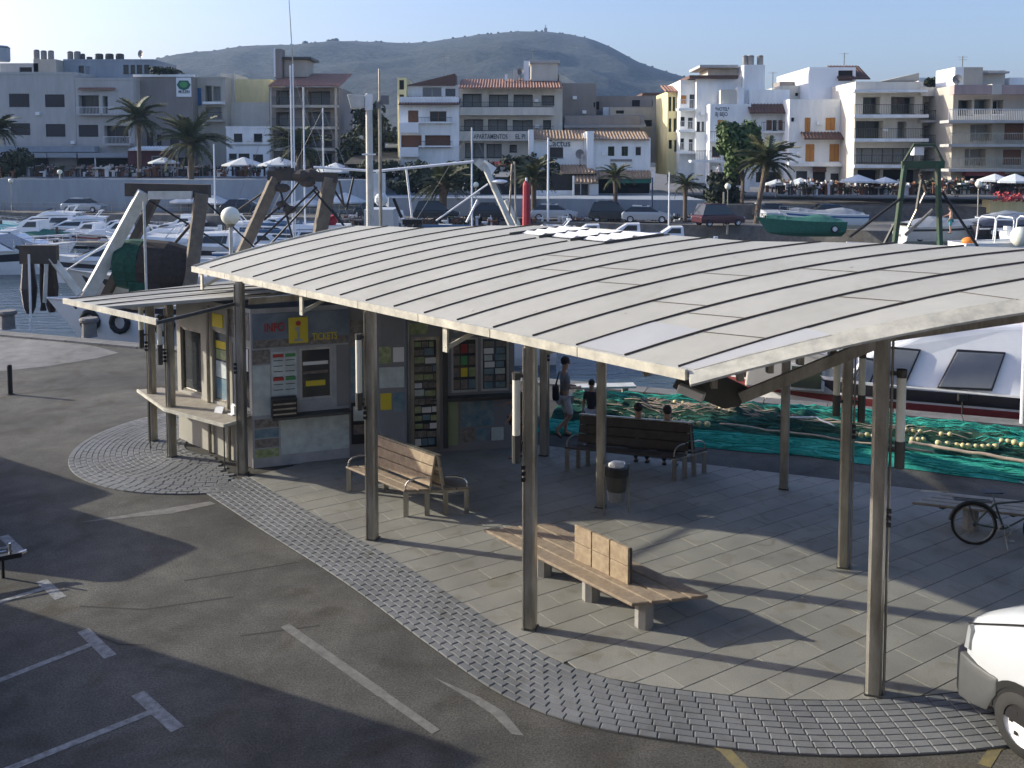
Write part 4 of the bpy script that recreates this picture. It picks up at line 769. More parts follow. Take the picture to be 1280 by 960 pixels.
# ================================================================== BICYCLE
def bicycle(label, p0, rz):
    t = thing('bicycle', label, 'bicycle', p0, rz); r_ = .325
    for x in (0, 1.05):
        mb = MB(); mb.tube([(x + r_ * math.cos(a), 0, r_ + .02 + r_ * math.sin(a)) for a in [2 * math.pi * k / 32 for k in range(32)]], .018, 8, closed=True); w = mb.build('tyre', 'rubber', t, smooth=True)
        mb = MB(); mb.tube([(x + (r_ - .03) * math.cos(a), 0, r_ + .02 + (r_ - .03) * math.sin(a)) for a in [2 * math.pi * k / 32 for k in range(32)]], .012, 6, closed=True); mb.build('rim', 'steel', w, smooth=True)
        mb = MB()
        for k in range(20): a = 2 * math.pi * k / 20; mb.tube([(x, (-1) ** k * .03, r_ + .02), (x + (r_ - .03) * math.cos(a), 0, r_ + .02 + (r_ - .03) * math.sin(a))], .0022, 3, False)
        mb.build('spokes', 'steel', w, kind='stuff'); mb = MB(); mb.tube([(x, -.05, r_ + .02), (x, .05, r_ + .02)], .03, 8); mb.build('hub', 'steel_dark', w)
        mb = MB(); mb.tube([(x + (r_ + .035) * math.cos(a), 0, r_ + .02 + (r_ + .035) * math.sin(a)) for a in [R(20 + 14 * k) for k in range(12 if x == 0 else 9)]], .02, 5); mb.build('mudguard', 'steel_dark', t)
    rr_, bb, st, hd_, hd0 = (0, 0, .345), (.44, 0, .30), (.30, 0, .70), (.86, 0, .80), (.90, 0, .62); mat('bike_green', (.06, .09, .07), .4, .2, .05)
    mb = MB()
    for a, b in ((bb, st), (bb, hd0), (st, hd_), (hd_, hd0), (rr_, bb), (rr_, st)): mb.tube([a, b], .016, 8)
    mb.tube([hd0, (1.05, 0, .345)], .014, 6); mb.build('frame', 'bike_green', t)
    mb = MB(); mb.tube([st, (.255, 0, .87)], .013, 6); mb.build('seat_post', 'chrome', t); mb = MB(); mb.raw([(.10, -.09, .885), (.10, .09, .885), (.16, .10, .90), (.16, -.10, .90), (.42, -.02, .89), (.42, .02, .89), (.12, 0, .85), (.40, 0, .865)], [(0, 1, 2, 3), (3, 2, 5, 4), (0, 3, 4, 7, 6), (1, 6, 7, 5, 2), (0, 6, 1), (4, 5, 7)]); mb.build('saddle', 'black', t)
    mb = MB(); mb.tube([hd_, (.83, 0, .98)], .013, 6); mb.tube([(.72, -.26, 1.0), (.80, -.2, .99), (.84, 0, .98), (.80, .2, .99), (.72, .26, 1.0)], .012, 6); mb.build('handlebar', 'chrome', t)
    mb = MB(); mb.tube([(bb[0] + .09 * math.cos(a), -.05, bb[2] + .09 * math.sin(a)) for a in [2 * math.pi * k / 18 for k in range(18)]], .008, 4, closed=True); mb.tube([bb, (.44, -.07, .30), (.50, -.07, .16)], .01, 5); mb.box((.52, -.11, .155), (.09, .08, .02)); mb.tube([bb, (.44, .07, .30), (.38, .07, .44)], .01, 5); mb.box((.37, .11, .45), (.09, .08, .02)); mb.build('crankset', 'steel', t)
    mb = MB(); mb.bar((-.30, 0, .73), (.26, 0, .73), .02, .012); [mb.bar((-.30, y, .73), (.24, y, .73), .012, .012) for y in (-.06, .06)]; [mb.bar((0, y, .36), (-.1, y, .73), .01, .01) for y in (-.06, .06)]; mb.bar((-.3, -.06, .73), (-.3, .06, .73), .02, .012); mb.build('rack', 'steel_dark', t)
    mb = MB(); mb.tube([bb, (.46, -.16, .03)], .009, 5); mb.build('kickstand', 'steel', t)
    return t
bicycle('old green bicycle parked against the shaded slatted bench at the right', (7.33, 13.44, 0), R(-13))
# ================================================================== VAN
def wheel(parent, x, y, r_, w=.19, out=-1, hub='gel'):
    mb = MB(); pr = [(r_ * .62, -w / 2), (r_ * .94, -w / 2), (r_, -w * .32), (r_, w * .32), (r_ * .94, w / 2), (r_ * .62, w / 2)]; n_ = 28; vs = []; fs = []
    for q, s in pr:
        for k in range(n_): a = 2 * math.pi * k / n_; vs.append((x + q * math.cos(a), y + s, r_ + q * math.sin(a)))
    for i in range(len(pr) - 1):
        for k in range(n_): fs.append((i * n_ + k, i * n_ + (k + 1) % n_, (i + 1) * n_ + (k + 1) % n_, (i + 1) * n_ + k))
    mb.raw(vs, fs); t = mb.build('wheel', 'rubber', parent, smooth=True)
    mb = MB(); yo = y + out * w * .30; n_ = 20; ring = lambda q, yy: [(x + q * math.cos(2 * math.pi * k / n_), yy, r_ + q * math.sin(2 * math.pi * k / n_)) for k in range(n_)]
    a, b, c = ring(r_ * .66, y + out * w * .46), ring(r_ * .55, yo), ring(r_ * .18, y + out * w * .42); mb.raw(a + b + c, [(k, (k + 1) % n_, n_ + (k + 1) % n_, n_ + k) for k in range(n_)] + [(n_ + k, n_ + (k + 1) % n_, 2 * n_ + (k + 1) % n_, 2 * n_ + k) for k in range(n_)] + [tuple(range(2 * n_, 3 * n_))]); mb.build('wheel_cover', hub, t, smooth=False)
    mb = MB()
    for k in range(6): an = 2 * math.pi * k / 6; mb.box((x + r_ * .38 * math.cos(an), y + out * w * .40, r_ + r_ * .38 * math.sin(an)), (.035, .02, .035))
    mb.build('cover_hole', 'black', t); return t
def van_body(mb, L, Wd, prof, tum=.12, nose=.25):
    # prof: list of (x, z_low, z_top, half width factor); x from the nose back
    vs = []; n_ = 8; cols = len(prof)
    for x, zl, zt, wf in prof:
        hw = Wd / 2 * wf; H = zt - zl; ring = [(-hw, zl), (-hw, zl + H * .45), (-hw * (1 - tum * .35), zl + H * .72), (-hw * (1 - tum), zl + H * .93), (-hw * (1 - tum) + .12, zt), (hw * (1 - tum) - .12, zt), (hw * (1 - tum), zl + H * .93), (hw * (1 - tum * .35), zl + H * .72), (hw, zl + H * .45), (hw, zl)]
        vs += [(x, y, z) for y, z in ring]
    k = 10; fs = []
    for i in range(cols - 1):
        for j in range(k - 1): fs.append((i * k + j, i * k + j + 1, (i + 1) * k + j + 1, (i + 1) * k + j))
        fs.append((i * k + k - 1, i * k, (i + 1) * k, (i + 1) * k + k - 1))
    fs.append(tuple(range(k - 1, -1, -1))); fs.append(tuple((cols - 1) * k + j for j in range(k))); return mb.raw(vs, fs)
def van(label, loc, rz):
    t = thing('van', label, 'van', loc, rz)        # local x runs backwards from the nose, left side is -y
    mb = MB(); van_body(mb, 5, 1.96, [(.03, .74, .90, .72), (.06, .70, 1.02, .84), (.14, .66, 1.12, .93), (.34, .64, 1.25, .985), (.62, .62, 1.39, 1), (.92, .60, 1.52, 1), (1.30, .50, 1.92, 1), (1.62, .45, 2.16, 1), (2.0, .42, 2.22, 1), (4.9, .42, 2.22, 1), (5.0, .45, 2.15, .98)], .10)
    o = mb.build('body', 'paint_white', t, smooth=True); bevel(o, .02, 2, 30)
    mb = MB(); van_body(mb, 5, 2.0, [(-.05, .30, .70, .80), (.0, .22, .735, .90), (.10, .20, .735, .97), (.30, .22, .715, 1.0), (.50, .26, .70, 1.0), (.56, .40, .70, 1.0), (.62, .50, .69, 1.0)], .01); bevel(mb.build('bumper', 'grey_plastic', t, smooth=True), .02, 2, 35)
    for y in (-1, 1):
        mb = MB(); n_ = 16; pts = [(.92 + .43 * math.cos(R(a)), .34 + .43 * math.sin(R(a))) for a in [180 * k / n_ for k in range(n_ + 1)]]; ins = [(.92 + .36 * math.cos(R(a)), .34 + .36 * math.sin(R(a))) for a in [180 * k / n_ for k in range(n_ + 1)]]
        vs = [(p[0], y * .995, p[1]) for p in pts] + [(p[0], y * .995, p[1]) for p in ins] + [(p[0], y * .70, p[1]) for p in ins]; m_ = n_ + 1
        mb.raw(vs, [(k, k + 1, m_ + k + 1, m_ + k) for k in range(n_)] + [(m_ + k, m_ + k + 1, 2 * m_ + k + 1, 2 * m_ + k) for k in range(n_)]); mb.build('wheel_arch', 'black', t)
        mb = MB(); mb.raw([(.93, y * .985, .34)] + [(.92 + .40 * math.cos(R(a)), y * .988, .34 + .40 * math.sin(R(a))) for a in [180 * k / n_ for k in range(n_ + 1)]], [tuple(range(n_ + 2))]); mb.build('arch_lining', 'black', t)
        for x in (.92, 3.9): wheel(t, x, y * .90, .335, .20, y)
        mb = MB(); z0 = .76; pl = [(.045, .80, z0), (.10, .905, z0 + .0), (.20, .945, z0 + .02), (.22, .94, z0 + .25), (.18, .915, z0 + .28), (.12, .88, z0 + .24), (.06, .82, z0 + .15)]; vs = [(a, y * (b + .012), c) for a, b, c in pl] + [(a + .03, y * (b - .05), c) for a, b, c in pl]; k = len(pl); mb.raw(vs, [tuple(range(k)), tuple(range(2 * k - 1, k - 1, -1))] + [(i, (i + 1) % k, k + (i + 1) % k, k + i) for i in range(k)]); mb.build('headlight', 'car_silver', t)
        mb = MB(); mb.raw([(a + .01, y * (b + .022), .795 + (c - .76) * .66) for a, b, c in pl[:2] + pl[5:]], [(0, 1, 2, 3)]); mb.build('headlight_lens', 'chrome', t)
        mb = MB(); mb.raw([(1.25, y * .955, 1.42), (2.25, y * .975, 1.40), (2.25, y * .90, 1.92), (1.62, y * .895, 1.90)], [(0, 1, 2, 3)]); mb.build('side_window', 'glass', t)
        mb = MB(); mb.tube([(1.18, y * .985, .98), (1.20, y * .985, .82), (1.36, y * .985, .80), (1.40, y * .985, .84), (1.40, y * .985, .97), (1.36, y * .985, 1.0)], .006, 4, closed=True); mb.build('fuel_flap', 'window_grey', t)
        mb = MB(); mb.box((1.25, y * 1.08, 1.28), (.10, .14, .26)); bevel(mb.build('mirror', 'black', t), .03, 2)
        mb = MB(); mb.box((2.9, y * .985, .62), (3.2, .03, .10)); mb.build('side_moulding', 'grey_plastic', t)
    mb = MB(); mb.raw([(.97, -.80, 1.56), (.97, .80, 1.56), (1.56, .74, 2.08), (1.56, -.74, 2.08)], [(0, 1, 2, 3)]); mb.raw([(.95, -.80, 1.54), (.95, .80, 1.54), (.975, .80, 1.57), (.975, -.80, 1.57)], [(0, 1, 2, 3)]); mb.build('windscreen', 'glass', t)
    mb = MB(); mb.box((.0, 0, .80), (.05, 1.1, .14)); mb.build('grille', 'black', t)
    for y in (-1, 1): mb = MB(); mb.tube([(.14, y * .90, 1.04), (.36, y * .925, 1.14), (.64, y * .935, 1.27), (.98, y * .93, 1.42)], .008, 5); mb.build('bonnet_gap', 'black', t); mb = MB(); mb.tube([(1.46, y * .985, .66), (1.46, y * .985, 1.2), (1.40, y * .97, 1.42)], .007, 5); mb.build('door_gap', 'black', t)
    return t
vl = Vector((5.02, 9.42, 0)); van('white panel van with grey bumper parked nose up to the canopy at the right edge', (5.83, 9.36, 0), R(-70))
# ================================================================== VEHICLES STANDING LEFT OF THE PICTURE (their shadows and one front corner show)
def small_van(label, loc, rz, L=4.6, Wd=1.9, H=2.3, paint='paint_white', cat='van'):
    t = thing('parked_van', label, cat, loc, rz, 'vehicles standing in the parking bays'); mb = MB(); van_body(mb, L, Wd, [(.0, .30, .80, .86), (.08, .28, .95, .96), (.25, .28, 1.5, 1), (.45, .28, H - .12, 1), (.7, .28, H, 1), (L - .1, .28, H, 1), (L, .3, H - .1, .97)], .09); bevel(mb.build('body', paint, t), .03, 2)
    for y in (-1, 1):
        for x in (.85, L - .85): wheel(t, x, y * (Wd / 2 - .09), .32, .19, y)
    mb = MB(); mb.raw([(.2, -Wd * .38, 1.24), (.2, Wd * .38, 1.24), (.38, Wd * .37, H - .2), (.38, -Wd * .37, H - .2)], [(0, 1, 2, 3)]); mb.build('windscreen', 'glass', t); return t
def car(label, loc, rz, paint='car_silver', L=4.2, Wd=1.72, H=1.45, kind='hatch', group=None):
    t = thing('parked_car', label, 'car', loc, rz, group)
    pr = {'hatch': [(0, .32, .62, .84), (.1, .26, .72, .95), (.9, .26, .92, 1), (1.25, .26, .97, 1), (1.30, .26, .98, 1), (3.6, .26, .98, 1), (L - .15, .28, .95, .97), (L, .35, .8, .93)]}['hatch']
    mb = MB(); van_body(mb, L, Wd, pr, .04); bevel(mb.build('body', paint, t), .03, 2)
    mb = MB(); hw = Wd / 2 - .06; xs = ((1.05, .95), (1.85, H - .03), (2.2, H), (3.3 if kind != 'suv' else 3.7, H - .02), (3.95 if kind != 'suv' else 4.05, .96)); vs = []
    for x, z in xs: k_ = (z - .95) / (H - .95) * .16; vs += [(x, -hw + k_, z), (x, hw - k_, z)]
    mb.raw(vs, [(2 * i, 2 * i + 1, 2 * i + 3, 2 * i + 2) for i in range(4)] + [(0, 2, 4, 6, 8), (9, 7, 5, 3, 1)]); mb.build('cabin_glass', 'glass', t)
    mb = MB(); mb.raw([(1.8, -hw + .14, H - .02), (1.8, hw - .14, H - .02), (3.3, hw - .14, H + .015), (3.3, -hw + .14, H + .015), (1.8, -hw + .12, H - .08), (1.8, hw - .12, H - .08), (3.3, hw - .12, H - .06), (3.3, -hw + .12, H - .06)], [(0, 1, 2, 3), (0, 4, 5, 1), (2, 6, 7, 3), (1, 5, 6, 2), (3, 7, 4, 0)]); mb.build('roof', paint, t)
    for y in (-1, 1):
        for x in (.75, L - .75): wheel(t, x, y * (Wd / 2 - .08), .31, .18, y)
        mb = MB(); mb.box((.04, y * .58, .66), (.06, .3, .13)); mb.build('headlight', 'gel', t); mb = MB(); mb.box((L - .04, y * .6, .74), (.06, .2, .16)); mb.build('tail_light', 'red', t)
    return t
def carR(label, nx, ny, rz, **kw): return car(label, (nx, ny, 0), R(rz), **kw)
small_van('white van left of the picture, nose towards the kiosk', (-9.75, 14.0, 0), R(150), 4.8, 1.7, 2.05)
small_van('second white van left of the picture, further from the camera', (-11.95, 16.2, 0), R(147), 4.8, 1.9, 1.95)
t = thing('unseen_shadow_coach', 'long unseen coach added left of the picture for the shadow it casts', 'coach', (-8.2, 9.55, 0), R(154)); mb = MB(); van_body(mb, 10, 2.4, [(.0, .35, 2.9, .97), (.1, .33, 3.05, 1), (10, .33, 3.05, 1), (10.1, .35, 2.95, .98)], .03); bevel(mb.build('body', 'paint_white', t), .05, 2)  # unseen body added to cast the long shadow over the near asphalt
mb = MB(); [mb.box((5, y * 1.2, 2.1), (9.2, .03, .9)) for y in (-1, 1)]; mb.build('side_window', 'glass', t, kind='stuff')
for y in (-1, 1):
    for x in (2.2, 7.6): wheel(t, x, y * 1.08, .48, .25, y)
# motor scooter front with a chrome bar poking into the picture
o = thing('parked_trailer', 'dark boat trailer drawbar with chrome rail poking in at the left edge', 'trailer', G(4, 724), R(28)); mb = MB(); mb.bar((-2.6, 0, .30), (.25, 0, .33), .09, .07); mb.build('drawbar', 'black', o); mb = MB(); mb.tube([(-2.6, -.05, .40), (.05, -.03, .42)], .016, 6); mb.build('rail', 'chrome', o); mb = MB(); mb.tube([(.2, 0, .33), (.32, 0, .36)], .035, 8); mb.tube([(.1, 0, .35), (.1, 0, .52)], .02, 6); mb.build('coupling', 'chrome', o)
mb = MB(); mb.tube([(.0, .05, 0), (.0, .05, .35)], .022, 6); mb.build('jockey_wheel', 'black', o)
# ================================================================== BOLLARDS
o = thing('bollard', 'slim black bollard standing alone on the quay at the left edge', 'bollard', G(13, 493)); mb = MB(); mb.lathe([(.06, 0), (.06, .74), (.05, .78)], (0, 0, 0), 12); mb.build('shaft', 'black', o); mb = MB(); mb.lathe([(.09, 0), (.09, .025)], (0, 0, 0), 12); mb.build('foot', 'steel_dark', o)
mat('bollard_stone', (.16, .155, .15), .8, 0, .2)
def mooring(label, p): o = thing('mooring_bollard', label, 'bollard', p, 0, 'mooring bollards along the quay edge'); mb = MB(); mb.lathe([(.26, 0), (.24, .06), (.23, .48), (.30, .52), (.32, .60), (.28, .66)], (0, 0, 0), 16); mb.build('bollard_body', 'bollard_stone', o, smooth=False)
mooring('thick grey mooring bollard on the quay edge at the far left', G(10, 411)); mooring('dark iron mooring bollard beside the moored white trawler', G(112, 421))
# ================================================================== NETS
n_dir = Vector((.36, .933))
def near_edge(s):      # s in metres to the right along the heap
    pts = [(.55, 19.5), (4.38, 18.3), (5.94, 17.85), (7.35, 17.25), (9.63, 16.18), (14.5, 14.0)]; P_ = [Vector(p) for p in pts]
    for a, b in zip(P_[:-1], P_[1:]):
        l = (b - a).length
        if s <= l: return a + (b - a) * (s / l)
        s -= l
    return P_[-1]
m, n, L, b = nodes_mat('net_mesh_bright')
def net_mat(name, c1, c2, c3):
    m, n, L, b = nodes_mat(name); tc = n.new('ShaderNodeTexCoord'); mp = n.new('ShaderNodeMapping'); mp.inputs['Rotation'].default_value = (0, 0, R(20)); mp.inputs['Scale'].default_value = (1, 3.2, 1); L.new(tc.outputs['Object'], mp.inputs[0])
    z = n.new('ShaderNodeTexNoise'); z.inputs['Scale'].default_value = 2.2; z.inputs['Detail'].default_value = 8; z.inputs['Roughness'].default_value = .75; z.inputs['Distortion'].default_value = 1.2; L.new(mp.outputs[0], z.inputs['Vector'])
    r_ = ramp(n, L, z.outputs[0], [(.30, c1), (.52, c2), (.70, c3)]); L.new(r_.outputs[0], b.inputs['Base Color']); b.inputs['Roughness'].default_value = .9; b.inputs['Specular IOR Level'].default_value = .15
    w = n.new('ShaderNodeTexNoise'); w.inputs['Scale'].default_value = 22; w.inputs['Detail'].default_value = 5; w.inputs['Distortion'].default_value = 2; L.new(mp.outputs[0], w.inputs['Vector']); bp = n.new('ShaderNodeBump'); bp.inputs['Strength'].default_value = 1.; bp.inputs['Distance'].default_value = .03; L.new(w.outputs[0], bp.inputs['Height']); L.new(bp.outputs[0], b.inputs['Normal'])
net_mat('net_bright', (.02, .24, .19), (.045, .42, .33), (.14, .58, .48)); net_mat('net_mid', (.014, .05, .038), (.03, .125, .095), (.075, .20, .155)); net_mat('net_dark', (.014, .04, .03), (.03, .085, .06), (.10, .13, .09))
def heap(label, mtl, v0, v1, h, seed, s0=0, s1=15., strands=60, smt=None):
    c0 = near_edge((s0 + s1) / 2) + n_dir * (v0 + v1) / 2; t = thing('fishing_net', label, 'net', (c0.x, c0.y, 0), 0, None); nu, nv = int((s1 - s0) / .07), 22; vs = []; fs = []; rr = random.Random(seed)
    def H(s, k):
        e = math.sin(math.pi * k) ** .45; x = noise.fractal(Vector((s * .55, k * 1.5 + seed, seed)), 1., 2., 4) * .38; y = noise.noise(Vector((s * 3.5, k * 7, seed * 2))) * .24 + noise.noise(Vector((s * 9, k * 16, seed))) * .12
        return max(.012, h * e * (.75 + x + y))
    for i in range(nu + 1):
        s = s0 + (s1 - s0) * i / nu; wob = noise.noise(Vector((s * .8, seed, 0))) * .12; wob2 = noise.noise(Vector((s * 1.1, seed, 7))) * .15
        for j in range(nv + 1): k = j / nv; p = near_edge(s) + n_dir * (v0 + wob + (v1 - v0 + wob2 - wob) * k) - c0; vs.append((p.x, p.y, H(s, k)))
    for i in range(nu):
        for j in range(nv): a = i * (nv + 1) + j; fs.append((a, a + nv + 1, a + nv + 2, a + 1))
    MB().raw(vs, fs).build('net_surface', mtl, t, smooth=True)
    mb = MB()
    for q in range(strands):
        s = rr.uniform(s0, s1 - 2); k = rr.uniform(.05, .95); l = rr.uniform(.6, 2.2); pts = []; dk = rr.uniform(-.25, .25)
        for i in range(9): ss = s + l * i / 8; kk = min(.98, max(.02, k + dk * i / 8 + noise.noise(Vector((ss * 1.5, q, 0))) * .08)); p = near_edge(ss) + n_dir * (v0 + (v1 - v0) * kk) - c0; pts.append((p.x, p.y, H(ss, kk) + .014))
        mb.tube(pts, rr.uniform(.006, .014), 4, False)
    mb.build('net_folds', smt or mtl, t, kind='stuff'); return H
H1 = heap('bright turquoise fishing net spread along the front of the heap', 'net_bright', 0, 1.05, .17, 2, strands=230)
H2 = heap('dark green fishing net heaped behind the turquoise one', 'net_mid', .95, 2.2, .30, 5, strands=260, smt='net_dark')
heap('brownish tangled netting piled on the green heap above the dark bench', 'net_dark', 1.5, 2.6, .50, 21, 1.5, 5.0, strands=70, smt='rope')
heap('dark tangled netting piled beside the moored boat at the right', 'net_dark', 1.4, 2.5, .46, 27, 9.0, 12.5, strands=70, smt='net_bright')
H3 = heap('mid green fishing net heap lying closest to the moored boats', 'net_mid', 2.15, 3.5, .36, 9, strands=260, smt='net_bright')
heap('brown and green netting in a low line between the two green heaps', 'net_dark', 1.95, 2.35, .34, 12, strands=50, smt='rope')
def rope_px(label, px, z=.30, r_=.02, mtl='rope', name='net_rope'):
    pts = []
    P_ = [G(x, y, z) for x, y in px]
    for a, b in zip(P_[:-1], P_[1:]):
        for k in range(6): p = a.lerp(b, k / 6); pts.append(p + Vector((noise.noise(p * 3) * .05, 0, noise.noise(p * 2.3) * .04)))
    c = pts[0].copy(); mb = MB(); mb.tube([p - c for p in pts], r_, 6); o = mb.build(name, mtl, smooth=True); o.location = c; tag(o, label, 'rope')
rope_px('thick pale rope snaking over the nets beside the large boat', [(1135, 553), (1165, 556), (1190, 562), (1230, 568), (1280, 577), (1330, 588)], .34, .035); rope_px('pale rope edging the turquoise net in the middle of the heap', [(900, 530), (960, 537), (1030, 546), (1100, 556), (1180, 566)], .28, .022); rope_px('thin white rope at the back of the heap left of the big boat', [(985, 521), (1020, 522), (1046, 534)], .4, .018, 'white'); rope_px('rope in front of the long yellow float string', [(760, 513), (830, 528), (885, 533)], .2, .018)
def floats(label, runs, z, r_=.072, group='strings of yellow net floats'):
    P_ = []
    for (x0, y0), (x1, y1), n_ in runs:
        for k in range(n_): P_.append(G(x0 + (x1 - x0) * k / max(1, n_ - 1), y0 + (y1 - y0) * k / max(1, n_ - 1), z))
    c = P_[0].copy(); t = thing('float_string', label, 'net floats', c, 0, group); mb = MB(); mb.tube([p - c + Vector((0, 0, .01)) for p in P_], .012, 5); mb.build('rope', 'rope', t); fm = MB(); fm.lathe([(.02, -.072), (.058, -.055), (.075, 0), (.058, .055), (.02, .072)], (0, 0, 0), 10); me = fm.mesh('net_float', 'float_yellow', True)
    for i, p in enumerate(P_): o = add('net_float', me, t); o.location = p - c + Vector((0, rnd.uniform(-.03, .03), rnd.uniform(-.02, .03))); o.rotation_euler = (R(90) + rnd.uniform(-.4, .4), rnd.uniform(-.3, .3), R(70) + rnd.uniform(-.4, .4)); s = r_ / .072 * rnd.uniform(.72, .95); o.scale = (s, s, s)
floats('string of nine yellow floats above the dark bench', [((803, 520), (884, 531), 9)], .26, .068)
floats('yellow floats in three clusters on the rear net below the canopy corner', [((834, 503), (854, 505), 3), ((861, 507), (870, 508), 2), ((882, 509), (924, 514), 8)], .36, .062)
floats('few yellow floats between the two right-hand inner posts', [((1068, 541), (1092, 545), 4), ((1101, 548), (1106, 549), 1)], .36, .066)
floats('short yellow float cluster under the hanging lamp tube', [((1133, 538), (1150, 539), 3), ((1141, 549), (1155, 550), 3)], .36, .062)
floats('long string of yellow floats in front of the moored boat at the right', [((1173, 554), (1196, 555), 3), ((1203, 557), (1245, 558), 6), ((1252, 552), (1278, 556), 4)], .32, .066)
floats('pair of yellow floats alone on the rear net near the boat windows', [((1177, 543), (1187, 544), 2)], .38, .06)
o = thing('plastic_crate', 'small white plastic crate standing among the nets above the bench', 'crate', G(817, 521, 0), .3); mb = MB(); mb.box((0, 0, .02), (.5, .36, .04)); [mb.box((x, 0, .16), (.03, .36, .3)) for x in (-.24, .24)]; [mb.box((0, y, .16), (.5, .03, .3)) for y in (-.17, .17)]; mb.build('crate_shell', 'white_dirty', o)
o = thing('wooden_pallet', 'pale plank board lying flat behind the nets near the middle post', 'board', G(757, 497, .05), .1); mb = MB(); mb.box((0, 0, .3), (1.5, .4, .05)); mb.build('board', 'white_dirty', o); mb = MB(); mb.box((-.5, 0, .14), (.1, .35, .28)); mb.box((.5, 0, .14), (.1, .35, .28)); mb.build('support', 'wood_grey', o)
# ================================================================== BOATS
def hull_fn(L_, B, H, z0=0., rake=.6, p=2.6, sheer=.35, stern=.86):
    def f(t, zf, side):
        w = B / 2 * (1 - max(0, t) ** p) * (stern + (1 - stern) * min(1, t * 3)) * (.74 + .26 * zf ** .7); return Vector((L_ * t - rake * (1 - zf) * t ** 3, side * max(.0, w), z0 + H * (1 + sheer * t * t) * zf))
    return f
def hull(parent, f, mtl='gel', bottom=-.35, n_=14, deck='white_dirty', nz=5):
    vs = []; zs = [k / nz for k in range(nz + 1)]; cols = 2 * (nz + 1) + 1
    for i in range(n_ + 1):
        t = i / n_; left = [f(t, z, -1) for z in reversed(zs)]; right = [f(t, z, 1) for z in zs]; kb = f(t, 0, 0).copy(); kb.z += bottom * (1 - t ** 4); vs += left + [kb] + right
    fs = []
    for i in range(n_):
        for j in range(cols - 1): a = i * cols + j; fs.append((a, a + 1, a + cols + 1, a + cols))
    fs.append(tuple(range(cols - 1, -1, -1))); mb = MB().raw(vs, fs); h = mb.build('hull', mtl, parent, smooth=False); bevel(h, .0001, 1, 60) if 0 else None
    d = MB(); v = []; 
    for i in range(n_ + 1): a, b = f(i / n_, 1, -1), f(i / n_, 1, 1); v += [a + Vector((0, .03, -.05)), b + Vector((0, -.03, -.05))]
    d.raw(v, [(2 * i, 2 * i + 2, 2 * i + 3, 2 * i + 1) for i in range(n_)]); d.build('deck', deck, parent)
    g = MB()
    for s in (-1, 1): g.tube([f(i / n_, 1, s) for i in range(n_ + 1)], .03, 5)
    g.build('gunwale', mtl, parent); return h
def stripe(parent, f, a, b, mtl, sides=(-1, 1), n_=14, name='stripe', t0=0., t1=1., off=.012):
    for s in sides:
        mb = MB(); vs = []
        for i in range(n_ + 1): t = t0 + (t1 - t0) * i / n_; o = Vector((0, s * off, 0)); vs += [f(t, a, s) + o, f(t, b, s) + o]
        mb.raw(vs, [(2 * i, 2 * i + 2, 2 * i + 3, 2 * i + 1) for i in range(n_)]); mb.build(name, mtl, parent)
def house(parent, prof, hw, top=.85, mtl='gel', name='cabin'):
    n_ = len(prof); zs = [p[1] for p in prof]; z0, z1 = min(zs), max(zs); k = lambda z: hw * (1 - (1 - top) * (z - z0) / (z1 - z0)); vs = [(x, -k(z), z) for x, z in prof] + [(x, k(z), z) for x, z in prof]
    mb = MB().raw(vs, [tuple(range(n_)), tuple(range(2 * n_ - 1, n_ - 1, -1))] + [(i, n_ + i, n_ + (i + 1) % n_, (i + 1) % n_) for i in range(n_)]); o = mb.build(name, mtl, parent); bevel(o, .03, 2); return o, k
def side_panes(parent, k, polys, mtl='glass', name='pane'):
    for pl in polys:
        for s in (-1, 1): mb = MB(); mb.raw([(x, s * (k(z) + .012), z) for x, z in pl], [tuple(range(len(pl)))]); mb.build(name, mtl, parent)
def rail(parent, pts, h=.5, mtl='chrome', name='rail', step=1):
    mb = MB(); mb.tube([p + Vector((0, 0, h)) for p in pts], .014, 5)
    for p in pts[::step]: mb.tube([p, p + Vector((0, 0, h))], .011, 4, False)
    mb.build(name, mtl, parent)
def place(o, x, y, rz, z=-1.2): o.location = (x, y, z); o.rotation_euler = (0, 0, R(rz)); return o
